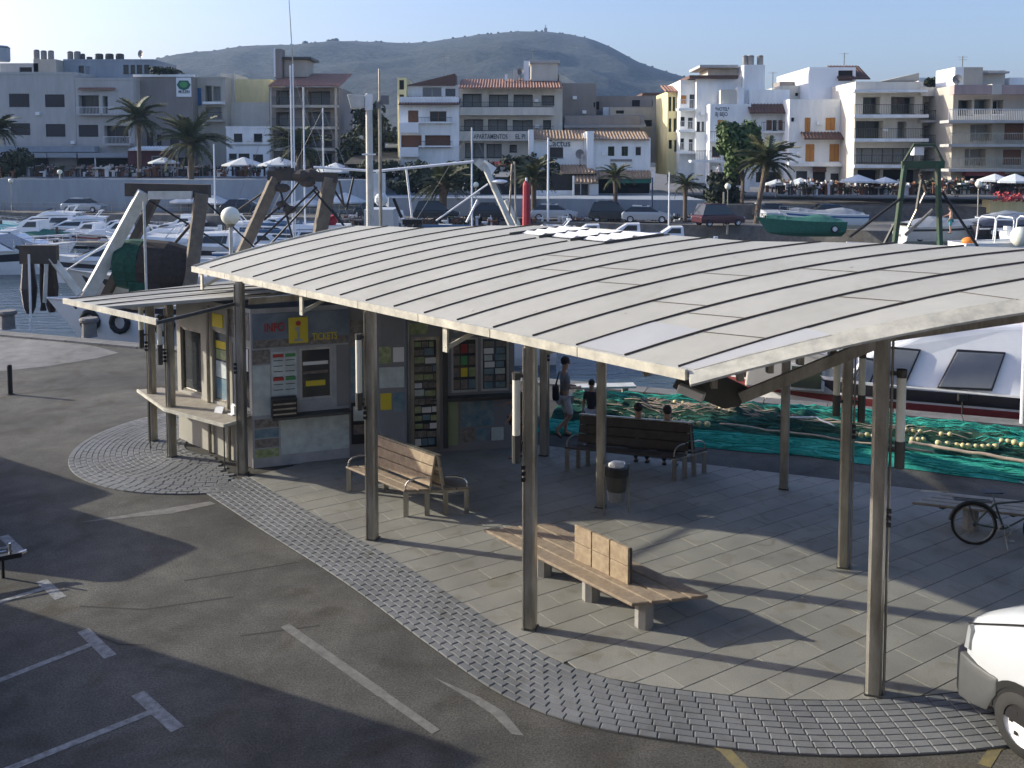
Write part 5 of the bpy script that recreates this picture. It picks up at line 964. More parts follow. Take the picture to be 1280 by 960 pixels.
def motor_yacht(label, L_=12, B=3.8, hullm='gel', stripem='stripe_dark', fly=True, group='motor yachts moored across the harbour'):
    t = thing('motor_yacht', label, 'yacht', (0, 0, 0), 0, group); k = L_ / 12; f = hull_fn(L_, B, 1.45 * k, 0, 1.5 * k, 2.4, .45); hull(t, f, hullm); stripe(t, f, .50, .78, stripem, t0=.02, t1=.93)
    o, kf = house(t, [(1.6 * k, 1.4 * k), (8.6 * k, 1.6 * k), (6.6 * k, 2.55 * k), (1.4 * k, 2.7 * k)], B * .40, .82); side_panes(o, kf, [[(2.2 * k, 1.75 * k), (4.4 * k, 1.8 * k), (4.1 * k, 2.4 * k), (2.1 * k, 2.42 * k)], [(4.7 * k, 1.8 * k), (7.5 * k, 1.88 * k), (6.5 * k, 2.35 * k), (4.4 * k, 2.4 * k)]])
    mb = MB(); hw = B * .40; mb.raw([(8.45 * k, -hw * .92, 1.72 * k), (8.45 * k, hw * .92, 1.72 * k), (6.75 * k, hw * .84, 2.5 * k), (6.75 * k, -hw * .84, 2.5 * k)], [(0, 1, 2, 3)]); w = mb.build('windscreen', 'glass', t); w.location = (.06, 0, .03)
    if fly:
        o2, kf2 = house(t, [(1.2 * k, 2.72 * k), (6.0 * k, 2.66 * k), (5.0 * k, 3.15 * k), (4.6 * k, 3.2 * k), (1.0 * k, 3.0 * k)], B * .36, .9, 'gel', 'flybridge'); mb = MB(); mb.bar((2.6 * k, -B * .34, 3.0 * k), (1.9 * k, -B * .30, 3.85 * k), .22, .06); mb.bar((2.6 * k, B * .34, 3.0 * k), (1.9 * k, B * .30, 3.85 * k), .22, .06); mb.bar((1.9 * k, -B * .31, 3.85 * k), (1.9 * k, B * .31, 3.85 * k), .30, .08); mb.build('radar_arch', 'gel', t)
        mb = MB(); mb.raw([(5.0 * k, -B * .3, 3.18 * k), (5.0 * k, B * .3, 3.18 * k), (4.6 * k, B * .28, 3.5 * k), (4.6 * k, -B * .28, 3.5 * k)], [(0, 1, 2, 3)]); mb.build('wind_deflector', 'glass_blue', t)
    rail(t, [f(a / 10, 1, -1) for a in range(6, 11)] + [f(a / 10, 1, 1) for a in range(9, 5, -1)], .55 * k)
    return t
def cabin_boat(label, L_=7, B=2.4, hullm='gel', stripem='stripe_dark', cover=None, group='small motor boats moored along the pontoons'):
    t = thing('motor_boat', label, 'boat', (0, 0, 0), 0, group); k = L_ / 7; f = hull_fn(L_, B, .85 * k, 0, .9 * k, 2.4, .4); hull(t, f, hullm); stripe(t, f, .7, .85, stripem, t1=.95)
    if cover:
        mb = MB(); n_ = 8; vs = []
        for i in range(n_ + 1): tt = .04 + .86 * i / n_; a, b = f(tt, 1, -1), f(tt, 1, 1); c = (a + b) / 2; c.z += (.45 + .2 * math.sin(i)) * k * math.sin(math.pi * (i + .6) / (n_ + 1)) ** .6; vs += [a + Vector((0, 0, .03)), c.lerp(a, .5) + Vector((0, 0, .1)), c, c.lerp(b, .5) + Vector((0, 0, .1)), b + Vector((0, 0, .03))]
        for i in range(n_):
            for j in range(4): q = i * 5 + j; mb.f.append((q, q + 5, q + 6, q + 1)); mb.mi.append(0)
        mb.v = [tuple(v) for v in vs]; mb.build('cover', cover, t)
    else:
        o, kf = house(t, [(2.4 * k, .85 * k), (5.9 * k, 1.0 * k), (5.0 * k, 1.38 * k), (4.3 * k, 1.42 * k), (3.5 * k, 1.95 * k), (2.5 * k, 1.98 * k)], B * .36, .85); side_panes(o, kf, [[(2.7 * k, 1.45 * k), (3.8 * k, 1.45 * k), (3.4 * k, 1.85 * k), (2.7 * k, 1.86 * k)]])
        mb = MB(); mb.box((-.15, 0, .85 * k), (.3, .35, .6)); mb.build('outboard_engine', rnd.choice(['black', 'gel']), t)
    rail(t, [f(a / 10, 1, -1) for a in range(7, 11)] + [f(a / 10, 1, 1) for a in range(9, 6, -1)], .35 * k); return t
def sail_boat(label, L_=9, B=2.8, mast=11, hullm='gel', stripem='blue', group='sailing boats with bare masts'):
    t = thing('sailing_boat', label, 'sailing boat', (0, 0, 0), 0, group); f = hull_fn(L_, B, .95, 0, 1.4, 2.2, .3, .7); hull(t, f, hullm); stripe(t, f, .75, .9, stripem); o, kf = house(t, [(2.2, .95), (6.6, 1.05), (6.0, 1.3), (2.4, 1.42)], B * .28, .85); side_panes(o, kf, [[(3, 1.12), (5.4, 1.15), (5.2, 1.24), (3, 1.28)]])
    mb = MB(); mb.tube([(5.2, 0, 1.2), (5.2, 0, mast)], [.07, .05], 8); m_ = mb.build('mast', 'gel', t); mb = MB(); mb.tube([(5.2, 0, 2.1), (1.4, 0, 2.2)], .05, 6); mb.build('boom', 'gel', m_); mb = MB(); mb.tube([(5.0, 0, 2.28), (1.6, 0, 2.36)], [.16, .10], 8); mb.build('furled_sail', 'blue_cover', m_)
    mb = MB()
    for e in ((.1, 0, 1), (8.9, 0, 1.3), (5, -1.3, 1), (5, 1.3, 1)): mb.tube([(5.2, 0, mast - .1), e], .012, 3, False)
    mb.tube([(5.2, -.7, mast * .6), (5.2, .7, mast * .6)], .02, 4); mb.build('rigging', 'steel', m_); return t
def hit(px, py, off=.35):      # ray against the vertical plane just outside the quay edge
    r_ = ray(px, py); # y = 24.7+off' - .374 x
    q = (24.7 + off * 1.07 - CY) / (r_.y + .374 * r_.x); return Vector((r_.x * q, CY + r_.y * q, CH + r_.z * q))
ANG = math.atan(-.374)
# ---- the large white boat behind the nets
bow = hit(864, 492); t = thing('passenger_boat', 'large white boat with red and black stripes and slanted windows moored behind the nets', 'boat', (bow.x, bow.y, -1.2), 0)
ex = Vector((math.cos(ANG), math.sin(ANG), 0)); ey = Vector((-ex.y, ex.x, 0))
def LB(px, py, off=.35): p = hit(px, py, off); d = p - Vector((bow.x, bow.y, 0)); return d.dot(ex), p.z + 1.2
Lb = 22.; BM = 4.6
def fb(tb, zf, side):        # tb 0 at the bow, 1 at the stern; side -1 is towards the quay
    w = BM / 2 * min(1, (tb * 5.2)) ** .55 * (.86 + .14 * zf) if tb > 0 else 0; zt = 1.62 + .25 * (1 - tb) ** 3; return ex * (Lb * tb - .7 * zf * (1 - tb) ** 8 + .35) + ey * (BM / 2 + side * w) + Vector((0, 0, zt * zf))
n_ = 24; nz = 5; vs = []; cols = 2 * (nz + 1) + 1
for i in range(n_ + 1):
    tb = (i / n_) ** 1.6; vs += [fb(tb, k / nz, -1) for k in range(nz, -1, -1)] + [fb(tb, 0, 0) - Vector((0, 0, .6))] + [fb(tb, k / nz, 1) for k in range(nz + 1)]
fs = [(i * cols + j, (i + 1) * cols + j, (i + 1) * cols + j + 1, i * cols + j + 1) for i in range(n_) for j in range(cols - 1)] + [tuple(n_ * cols + j for j in range(cols))]
MB().raw(vs, fs).build('hull', 'gel', t)
def bstripe(z0, z1, mtl, off=.014):
    mb = MB(); v = []
    for i in range(n_ + 1): tb = (i / n_) ** 1.6; zt = fb(tb, 1, -1).z; v += [fb(tb, z0 / zt, -1) - ey * off, fb(tb, z1 / zt, -1) - ey * off]
    mb.raw(v, [(2 * i, 2 * i + 2, 2 * i + 3, 2 * i + 1) for i in range(n_)]); mb.build('stripe', mtl, t)
zb1, zb0, zr1, zr0 = LB(1200, 498)[1], LB(1200, 513)[1], LB(1200, 518)[1], LB(1200, 528)[1]
zb0 += .12; zb1 += .12; zr0 += .14; zr1 += .16; bstripe(zb0, zb1, 'stripe_dark'); bstripe(zr0, zr1, 'stripe_red'); bstripe(zr0 - .42, zr0 - .30, 'hull_grey')
v = []; 
for i in range(n_ + 1): tb = (i / n_) ** 1.6; v += [fb(tb, .99, -1), fb(tb, .99, 1)]
MB().raw(v, [(2 * i, 2 * i + 2, 2 * i + 3, 2 * i + 1) for i in range(n_)]).build('deck', 'white_dirty', t)
def slab_side(name, pxs, mtl, depth, off=.35, parent=None, w0=.25, lean=.42):
    pl = [LB(x, y, off) for x, y in pxs]; k = len(pl); a = [ex * u + ey * (w0 + max(0, z - 1.5) * lean) + Vector((0, 0, z)) for u, z in pl]; b = [p + ey * depth for p in a]; mb = MB().raw(a + b, [tuple(range(k)), tuple(range(2 * k - 1, k - 1, -1))] + [(i, k + i, k + (i + 1) % k, (i + 1) % k) for i in range(k)]); return mb.build(name, mtl, parent or t)
sup = slab_side('superstructure', [(1046, 497), (1420, 512), (1420, 408), (1265, 413), (1195, 412), (1165, 416), (1128, 432), (1085, 446), (1062, 470)], 'gel', 3.9, .55, None, .2); bevel(sup, .12, 3)
ch = slab_side('deckhouse', [(930, 484), (1046, 496), (1050, 448), (935, 440)], 'wall_beige', 3.4, .55, None, .3); bevel(ch, .05, 2)
for nm_, pl in (('w', [(1174, 484), (1240, 487), (1258, 447), (1199, 444)]), ('w', [(1100, 481), (1130, 482), (1150, 443), (1112, 440)]), ('w', [(1066, 479), (1086, 480), (1098, 455), (1080, 452)]), ('w', [(1300, 488), (1370, 492), (1390, 447), (1325, 445)])):
    fr = slab_side('window', [(pl[0][0] - 3, pl[0][1] + 2), (pl[1][0] + 1, pl[1][1] + 3), (pl[2][0] + 3, pl[2][1] - 2), (pl[3][0] - 1, pl[3][1] - 3)], 'black', .05, .55, None, .165); bevel(fr, .045, 3); pn = slab_side('pane', pl, 'window_grey', .03, .55, fr, .145); bevel(pn, .04, 3)
fr = slab_side('window', [(984, 487), (1030, 490), (1031, 460), (985, 457)], 'white_dirty', .05, .55, None, .27); slab_side('pane', [(988, 484), (1026, 487), (1027, 463), (989, 460)], 'leaf_dark', .03, .55, fr, .25)  # leaf green on the pane paints in the plants it reflects
rc = slab_side('red_cover', [(1228, 412), (1420, 410), (1420, 398), (1236, 401)], 'red', 3.3, .9, None, .5)
mb = MB(); p = LB(1203, 497); a = ex * p[0] - ey * .06; mb.box(a + Vector((0, 0, p[1] + .02)), (.22, .10, .16)); q = LB(1203, 528); mb.tube([a + Vector((0, 0, p[1])), a + Vector((0, 0, q[1] - .1))], .02, 6); mb.build('mooring_cleat', 'black', t)
mb = MB(); q = LB(1203, 526); c = ex * q[0] - ey * .02; mb.raw([c + ex * -.42 + Vector((0, 0, q[1] - .12)), c + ex * .48 + Vector((0, 0, q[1] - .14)), c + ex * .12 + Vector((0, 0, q[1] + .12)), c - ex * .05 + Vector((0, 0, q[1] + .12))], [(0, 1, 2, 3)]); mb.build('anchor_patch', 'stripe_dark', t)
mb = MB(); p = hit(1277, 548, -.3) - Vector((bow.x, bow.y, -1.2)); mb.tube([Vector((p.x, p.y, 1.2)), Vector((p.x, p.y, 5.0))], .055, 10); mb.build('mast_pole', 'gel', t)
rail(t, [fb(tb / 20, 1, -1) for tb in range(0, 4)], .55, 'chrome')
# ================================================================== TOWN
def tiled(parent, x0, x1, y0, y1, z0, z1, mtl='tile', pitch=.32, name='tile_roof'):
    # corrugated roof rising from (y0,z0) at the eave to (y1,z1)
    mb = MB(); n_ = max(2, int((x1 - x0) / pitch)); vs = []; K = 4
    for i in range(n_ * K + 1):
        x = x0 + (x1 - x0) * i / (n_ * K); h = .07 * math.sin(2 * math.pi * i / K) if K else 0
        vs += [(x, y0, z0 + h), (x, y1, z1 + h)]
    mb.raw(vs, [(2 * i, 2 * i + 2, 2 * i + 3, 2 * i + 1) for i in range(n_ * K)]); mb.raw([(x0, y0, z0 - .12), (x1, y0, z0 - .12), (x1, y1, z1 - .12), (x0, y1, z1 - .12), (x0, y0, z0 - .02), (x1, y0, z0 - .02), (x1, y1, z1 - .02), (x0, y1, z1 - .02)], [(3, 2, 1, 0), (0, 1, 5, 4), (1, 2, 6, 5), (3, 0, 4, 7), (4, 5, 6, 7)])
    return mb.build(name, mtl, parent)
BL = {}
class B:
    def __init__(s, name, label, Y, x0, x1, yt, yb, wall, wins=(), depth=9., th=.25, group=None, cat='building', parapet=.0, zb=None):
        cy = (yt + yb) / 2; a, b = A(x0, cy, Y), A(x1, cy, Y); s.zb = zb if zb is not None else A(x0, yb, Y).z; s.zt = A(x0, yt, Y).z; s.X0, s.X1, s.Y = a.x, b.x, Y; s.L = b.x - a.x; s.dep = depth
        s.t = thing(name, label, cat, ((a.x + b.x) / 2, Y, s.zb), 0, group); s.f = frame_of((-s.L / 2, 0), 0); s.base = Vector(((a.x + b.x) / 2, Y, s.zb)); s.cx = (x0 + x1) / 2
        ops = []; spec = []
        for w in wins:
            u0, z1 = s.uz(w[0], w[1]); u1, z0 = s.uz(w[2], w[3]); kind = w[4] if len(w) > 4 else 'glass'; fm = w[5] if len(w) > 5 else 'steel_dark'; pm = w[6] if len(w) > 6 else 'glass'
            u0, u1 = max(.05, u0), min(s.L - .05, u1); z0 = max(.05, z0); 
            if u1 - u0 < .1 or z1 - z0 < .1: continue
            ops.append((u0, u1, z0, z1)); spec.append((u0, u1, z0, z1, kind, fm, pm))
        H = s.zt - s.zb; mb = wall_mesh(s.f, s.L, -.3, H, ops, th); h = s.L / 2
        mb.raw([(-h, 0, -.3), (-h, depth, -.3), (h, depth, -.3), (h, 0, -.3), (-h, 0, H), (-h, depth, H), (h, depth, H), (h, 0, H)], [(0, 4, 5, 1), (1, 5, 6, 2), (2, 6, 7, 3), (4, 7, 6, 5)])
        s.H = H; mb.build('wall', wall, s.t); BL[name] = s
        for q in spec: window(s.t, s.f, *q[:4], q[4], q[5], q[6], th, fw=.07)
        if parapet:
            p = MB(); p.bb(-h - .05, h + .05, -.05, .2, H - .02, H + parapet); p.bb(-h - .05, -h + .2, .2, depth, H - .02, H + parapet); p.bb(h - .2, h + .05, .2, depth, H - .02, H + parapet); p.build('parapet', wall, s.t)
    def uz(s, px, py, dY=0.): p = A(px, py, s.Y + dY); return p.x - s.base.x + s.L / 2, p.z - s.base.z
    def box(s, name, x0, y0, x1, y1, d0, d1, mtl, bev=0):      # d: depth range relative to the facade, negative = in front
        u0, z1 = s.uz(x0, y0, d0); u1, z0 = s.uz(x1, y1, d0); mb = MB(); fbox(mb, s.f, u0, u1, d0, d1, z0, z1); return mb.build(name, mtl, s.t)
    def slab(s, x0, x1, y0, y1, d=1.3, mtl='wall_white', rail=None, hr=.95):
        o = s.box('balcony', x0, y0, x1, y1, -d, -.003, mtl); u0, z = s.uz(x0, y0, -d); u1, _ = s.uz(x1, y0, -d)
        if rail:
            mb = MB(); fbox(mb, s.f, u0, u1, -d, -d + .05, z + hr - .05, z + hr); n_ = int((u1 - u0) / .16)
            for i in range(n_ + 1): u = u0 + (u1 - u0) * i / n_; fbox(mb, s.f, u - .012, u + .012, -d + .01, -d + .035, z, z + hr - .05)
            mb.build('railing', rail, o, kind='stuff')
        return o
    def tiles(s, x0, x1, ytop, yeave, over=.5, back=3., mtl='tile'):
        u0, z0 = s.uz(x0, yeave, -over); u1, _ = s.uz(x1, yeave, -over); _, z1 = s.uz(x0, ytop, back); h = s.L / 2; return tiled(s.t, u0 - h, u1 - h, -over, back, z0, z1, mtl)
    def txt(s, body, px, py, size_px, mtl='ink', sx=1., d=-.02): u, z = s.uz(px, py, d); sz = size_px / (FPX / s.Y) * 1.35; return text('lettering', body, sz, mtl, s.t, s.f(u, d, z), (R(90), 0, 0), sx=sx, bold=.01)
DK = 'shutter_dark'
def tank(label, px, py, Y, w, h, mtl='concrete', group='water tanks on the rooftops'):
    p = A(px, py, Y); k = Y / 1175; t = thing('water_tank', label, 'water tank', p, 0, group); r_ = w * k / 2; H = h * k; mb = MB(); mb.lathe([(r_ * .92, 0), (r_, H * .1), (r_, H * .85), (r_ * .8, H * .97), (r_ * .3, H)], (0, 0, 0), 12); mb.build('tank_body', mtl, t); mb = MB(); mb.lathe([(r_ * 1.03, H * .83), (r_ * 1.03, H * .88)], (0, 0, 0), 12); mb.build('rim', 'steel_dark', t)
def dish(label, px, py, Y, r_=.45, group='satellite dishes'):
    p = A(px, py, Y); t = thing('satellite_dish', label, 'satellite dish', p, R(-30), group); mb = MB(); mb.tube([(0, 0, -r_ - .9), (0, 0, 0)], .04, 6); mb.build('mast', 'steel_dark', t); mb = MB(); n_ = 14; vs = [(0, .08, .05)] + [(r_ * math.cos(2 * math.pi * k / n_), -.05, .05 + r_ * math.sin(2 * math.pi * k / n_)) for k in range(n_)]; mb.raw(vs, [(0, 1 + k, 1 + (k + 1) % n_) for k in range(n_)]); mb.build('dish', 'window_grey', t)
def antenna(label, px, py0, py1, Y, bars=3):
    a, b = A(px, py0, Y), A(px, py1, Y); t = thing('antenna', label, 'antenna', (a.x, a.y, a.z), 0, 'rooftop aerials'); H = b.z - a.z; mb = MB(); mb.tube([(0, 0, -.3), (0, 0, H)], .05, 5); mb.build('mast', 'steel', t)
    for k in range(bars): mb = MB(); mb.bar((-.5 + .1 * k, 0, H - .1 - .25 * k), (.5 - .1 * k, 0, H - .1 - .25 * k), .03, .03); mb.build('crossbar', 'steel', t)
# --- far left hotel
b = B('hotel_building', 'long grey-beige hotel with dark shutters and glazed bar at street level, far left', 112, -170, 95, 93, 221, 'wall_grey', [(x0, y0, x1, y1, 'blind', 'steel_dark', DK) for x0, y0, x1, y1 in ((-140, 115, -114, 132), (-88, 115, -62, 132), (-38, 115, -12, 133), (11, 117, 37, 134), (56, 118, 81, 134), (-140, 152, -114, 168), (-88, 152, -62, 168), (-38, 153, -12, 169), (13, 154, 38, 169), (57, 155, 82, 171))] + [(60, 206, 110, 214, 'glass', 'steel', 'curtain')], 9, parapet=.3)
b.box('canopy_sign', -60, 183, 118, 190, -1.5, -.2, 'wall_blue')
for k, (xa, xb) in enumerate(((-60, 2), (3, 58), (59, 95))): b.box('awning', xa, 191, xb, 197, -2.6, -.2, 'awning')
b.box('shop_front_shade', -60, 198, 60, 221, -.3, -.05, 'interior_shade')  # dark slab stands in for the unlit bar under the awnings
b2_ = B('hotel_wing', 'narrow wing with arcaded balconies beside the long hotel', 112, 95.5, 168, 100, 221, 'wall_grey', [(98, 119, 124, 142, 'glass', 'steel_dark', 'glass'), (128, 120, 135, 142, 'glass', 'steel_dark', 'glass'), (98, 156, 123, 171, 'blind', 'steel_dark', DK), (130, 157, 161, 180, 'glass', 'steel_dark', 'glass')], 8, th=1.0, parapet=.25)
b2_.slab(96, 126, 142, 144, .9, 'wall_grey', 'wall_white', .8); b2_.slab(127, 150, 142, 144, .9, 'wall_grey', 'wall_white', .8); b2_.slab(129, 163, 179, 182, .9, 'wall_grey', 'wall_white', .8); b2_.tiles(97, 142, 102, 111, .5, 2.5, 'tile'); b2_.box('awning', 97, 191, 160, 197, -2.6, -.2, 'awning'); b2_.box('shop_front_shade', 96, 198, 162, 221, -.25, -.05, 'interior_shade')
for x in (163, 60, 118): b2_.box('awning_post', x, 197, x + 2, 221, -2.6, -2.5, 'gel') if x > 96 else None
b = B('rooftop_house', 'pale blue rooftop house with a row of windows under the water tanks', 118, 80, 192, 76, 100, 'wall_blue', [(98, 82, 105, 92, 'glass', 'steel_dark', 'glass'), (107, 83, 113, 92, 'shutter', 'gel', 'grey_cover'), (154, 81, 161, 92), (163, 81, 169, 92), (171, 81, 178, 92), (180, 81, 187, 92)], 8, parapet=.2)
b = B('stair_house', 'weathered plaster stair housing on the roof of the long hotel', 116, 0, 48, 79, 97, 'wall_grey', [(24, 84, 40, 92, 'open')], 6); b = B('chimney_block', 'tall weathered chimney block between the hotel roofs', 116, 42, 70, 74, 97, 'wall_beige', [], 3)
for i, (x, y, w_, h_) in enumerate(((46, 75, 7, 13), (55, 75, 7, 12), (64, 75, 7, 12), (88, 76, 7, 12), (97, 76, 8, 12), (104, 76, 5, 9), (112, 76, 7, 5), (124, 76, 10, 9), (137, 76, 10, 9), (150, 76, 10, 9))): tank(('pale', 'grey', 'rusty', 'pale', 'squat', 'narrow', 'low', 'dark', 'dark', 'dark')[i] + ' water tank, %s from the left on the far left roofs' % ('first', 'second', 'third', 'fourth', 'fifth', 'sixth', 'seventh', 'eighth', 'ninth', 'tenth')[i], x, y, 118.5, w_, h_, 'concrete' if i < 5 else 'steel_dark')
tank('large pale cylindrical tank at the far left edge of the roofs', 2, 77, 118, 20, 20, 'wall_blue'); dish('dish on the pale blue rooftop house', 176, 68, 119, .5)
# --- brown blank wall with green sign
b = B('brown_building', 'building with tall blank brown gable wall and a green and white sign', 114, 167, 241, 95, 221, 'wall_brown', [(183, 165, 192, 183), (196, 168, 202, 182, 'shutter', 'gel', DK), (186, 196, 203, 212), (212, 168, 224, 182), (208, 196, 236, 214, 'glass', 'gel', 'interior_shade')], 8); b.box('coping', 166, 93, 242, 96, -.15, .5, 'wall_white')
s_ = b.box('hanging_sign', 220, 97, 239, 121, -.15, -.02, 'gel'); mb = MB(); u, z = b.uz(229.5, 105, -.2); c = [(u - b.L / 2 + x * .95, z + y_ * .95) for x, y_ in ((-.55, .45), (.55, .45), (.9, -.1), (.6, -.6), (0, -.8), (-.6, -.6), (-.9, -.1))]; mb.raw([(x, -.18, z_) for x, z_ in c], [tuple(range(7))[::-1]]); mb.build('emblem', 'green_cover', s_); c2 = [(u - b.L / 2 + (x - (u - b.L / 2)) * .6, z + (z_ - z) * .6) for x, z_ in c]; mb = MB(); mb.raw([(x, -.19, z_) for x, z_ in c2], [tuple(range(7))[::-1]]); mb.build('emblem_inner', 'sign_green', s_)
b.txt('MULEIN', 223, 116.5, 4, 'ink', .75, -.17); b = B('maroon_house', 'low maroon restaurant house with white framed windows behind the palms', 108, 160, 207, 187, 221, 'wall_maroon', [(189, 195, 202, 213, 'glass', 'gel', 'glass_blue'), (205, 198, 212, 214)], 3); b.tiles(160, 207, 183, 187, .4, 2.5, 'wall_white')
# --- balconied beige block
b = B('balcony_block', 'narrow beige block with curtained balconies right of the green sign', 116, 241, 283, 98, 221, 'wall_beige', [(256, 107, 265, 127, 'glass', 'steel', 'glass'), (266, 108, 276, 126, 'curtain', 'steel', 'curtain'), (256, 134, 277, 148, 'curtain', 'steel', 'curtain'), (243, 110, 252, 132, 'shutter', 'gel', 'blue')], 9, th=.8, parapet=.2); b.slab(253, 278, 127, 130, 1.1, 'wall_white', None); b.slab(253, 278, 150, 152, 1.1, 'wall_beige', 'steel_dark')
b = B('plain_block', 'plain cream block behind the white house', 118, 283, 338, 128, 221, 'wall_cream', [], 9); b = B('yellow_gable', 'pale yellow blank wall of an attic storey under the hill', 119, 293, 338, 99, 129, 'wall_yellow', [], 8); b = B('attic_house', 'small grey attic with rounded corner beside the yellow wall', 118.5, 276, 293, 92, 129, 'wall_cream', [], 6)
b = B('white_house', 'two storey white house with small square windows behind the umbrellas', 113, 283, 337, 160, 221, 'wall_white', [(292, 167, 303, 177), (317, 167, 328, 177), (286, 192, 296, 199), (298, 192, 312, 199), (316, 193, 329, 203)], 8, parapet=.2); b.box('string_course', 283, 180, 337, 182, -.08, -.003, 'wall_grey')
# --- tiled apartment block
b = B('tiled_apartments', 'brown apartment block with tiled roof, deep balconies and glazed doors behind the masts', 115, 337, 424, 109, 221, 'wall_brown', [(345, 113, 368, 131, 'curtain', 'steel_dark', 'curtain'), (385, 114, 413, 131, 'curtain', 'steel_dark', 'curtain'), (345, 140, 368, 157, 'curtain', 'steel_dark', 'curtain'), (385, 140, 413, 157, 'curtain', 'steel_dark', 'curtain'), (347, 166, 368, 183), (385, 166, 400, 183, 'curtain', 'steel_dark', 'curtain'), (404, 168, 415, 183), (350, 193, 372, 212, 'open'), (385, 192, 415, 214, 'open')], 10, th=1.5)
for y in (131, 158, 185): b.slab(340, 421, y, y + 3.5, 1.4, 'wall_beige', 'steel_dark')
for x in (337, 378, 418): b.box('pillar', x, 108, x + 4, 221, -1.45, -1.15, 'wall_beige')
b.tiles(335, 425, 92, 107, 1.8, 7, 'tile'); b.box('tower', 343, 61, 352, 98, 3, 5, 'wall_brown'); b.box('roof_room', 355, 73, 384, 96, 4, 8, 'wall_beige'); b.box('roof_slab', 352, 71, 389, 74, 3.5, 8.5, 'steel_dark'); b.box('white_edge', 342, 60, 344.5, 96, 2.9, 5, 'gel')
# --- white villa
b = B('white_villa', 'white three storey villa with brown sloping roofs and brown doors', 104, 499, 573.5, 121, 205, 'wall_white', [(510, 138, 523, 153, 'shutter', 'gel', 'shutter_brown'), (537, 139, 558, 153, 'glass', 'shutter_brown', 'glass'), (501, 169, 527, 184, 'glass', 'shutter_brown', 'shutter_brown'), (531, 169, 563, 184, 'glass', 'shutter_brown', 'shutter_brown')], 9, th=.6)
b.tiles(498, 574, 121, 130, .8, 3.2, 'tile_brown'); b.slab(499, 523, 154, 166, 1.1, 'gel'); b.slab(500, 523, 184, 196, 1.1, 'gel'); b.slab(523.2, 565, 152, 154, .6, 'wall_white', 'steel_dark', .5); b.slab(523.2, 565, 182, 184, .6, 'wall_white', 'steel_dark', .5)
b = B('villa_attic', 'white attic storey with glass screen and brown lean-to roof on the villa', 107.5, 507, 573.5, 106, 122, 'wall_white', [(528, 109, 552, 121, 'glass', 'steel', 'window_grey'), (556, 110, 570, 121, 'glass', 'gel', 'glass_blue')], 5)
u0, z0 = b.uz(507, 107, -.3); u1, z1 = b.uz(569, 92, -.3); mb = MB(); h = b.L / 2; mb.raw([(u0 - h, -.5, z0), (u1 - h, -.5, z0), (u1 - h, -.5, z1), (u0 - h, 4, z0), (u1 - h, 4, z0), (u1 - h, 4, z1)], [(0, 1, 2), (3, 5, 4), (0, 2, 5, 3), (1, 4, 5, 2), (0, 3, 4, 1)]); mb.build('lean_to_roof', 'tile_brown', b.t)
b = B('villa_lit_side', 'narrow yellow strip standing in for the sunlit left side of the villa', 106, 497, 508, 97, 205, 'wall_yellow', [(499, 100, 505, 112, 'open'), (499, 118, 505, 128, 'open')], 6)  # sun on the villa's left side put into a separate yellow wall
# --- APARTAMENTOS EL PI
wn = [(578, 117, 602, 133), (611, 118, 635, 133), (642, 118, 666, 133), (677, 119, 693, 131), (580, 149, 604, 164), (610, 149, 634, 164), (641, 150, 666, 165), (679, 150, 689, 161), (581, 179, 605, 197), (608, 180, 627, 197), (637, 181, 646, 190)]
b = B('apartment_hotel', 'cream apartment hotel with red tiled roof, long balconies and lettering along the front', 106, 574, 703, 108, 212, 'wall_cream', [(*w_, 'curtain', 'steel_dark', 'curtain') for w_ in wn], 10, th=1.2)
b.tiles(573, 703, 99, 109.5, 1.4, 4.5, 'tile'); b.slab(574, 693, 134, 144, 1.2, 'wall_cream'); b.slab(574, 693, 164, 176, 1.2, 'wall_cream')
for y0, y1 in ((134, 133), (164, 163)): b.slab(575, 692, y0 - 1, y0, 1.2, 'steel_dark', 'steel_dark', .5)
b.txt('APARTAMENTOS', 592, 173.5, 6.2, 'ink', .66, -1.22); b.txt('EL PI', 644, 173.5, 6.2, 'ink', .75, -1.22); b.box('stair_tower', 664, 78, 697, 101, 3, 7, 'wall_cream'); b.box('tower_cap', 662, 75, 700, 79, 2.8, 7.2, 'wall_grey'); b.box('white_chimney', 631, 93, 634, 101, 2, 2.6, 'gel'); b.box('chimney', 642, 87, 647, 101, 3, 4, 'wall_cream'); b.box('white_fin', 655, 76, 661, 101, 3, 3.6, 'gel')
dish('dish beside the stair tower of the apartment hotel', 651, 90, 109, .45); antenna('aerial on the stair tower of the apartment hotel', 666, 76, 62, 110, 2); antenna('thin aerial behind the villa roof', 557, 94, 68, 112, 2)
b = B('plain_grey_house', 'plain brownish block joined to the right of the apartment hotel', 109, 703, 745, 104, 205, 'wall_brown', [(744 - 2, 128, 744, 134, 'open')], 9); u0, z0 = b.uz(699, 104, -.1); u1, _ = b.uz(722, 104, -.1); _, z1 = b.uz(699, 91, -.1); h = b.L / 2; mb = MB(); mb.raw([(u0 - h, .2, z0), (u1 - h, .2, z0), (u0 - h, .2, z1), (u0 - h, 3, z0), (u1 - h, 3, z0), (u0 - h, 3, z1)], [(0, 1, 2), (3, 5, 4), (0, 2, 5, 3), (1, 4, 5, 2)]); mb.build('sloping_wall', 'wall_cream', b.t)
b = B('low_brown_house', 'low brown house in the gap under the hill', 112, 744, 815, 120, 180, 'wall_brown', [(745, 127, 749, 137, 'open'), (790, 125, 800, 133, 'open')], 9); b = B('flat_roof_house', 'flat roofed grey house below the hill with a white chimney', 109, 762, 838, 134, 200, 'wall_beige', [(770, 138, 780, 142, 'open'), (800, 150, 815, 158, 'open')], 7); b.box('white_chimney', 754, 134, 762, 144, 1, 2, 'gel')
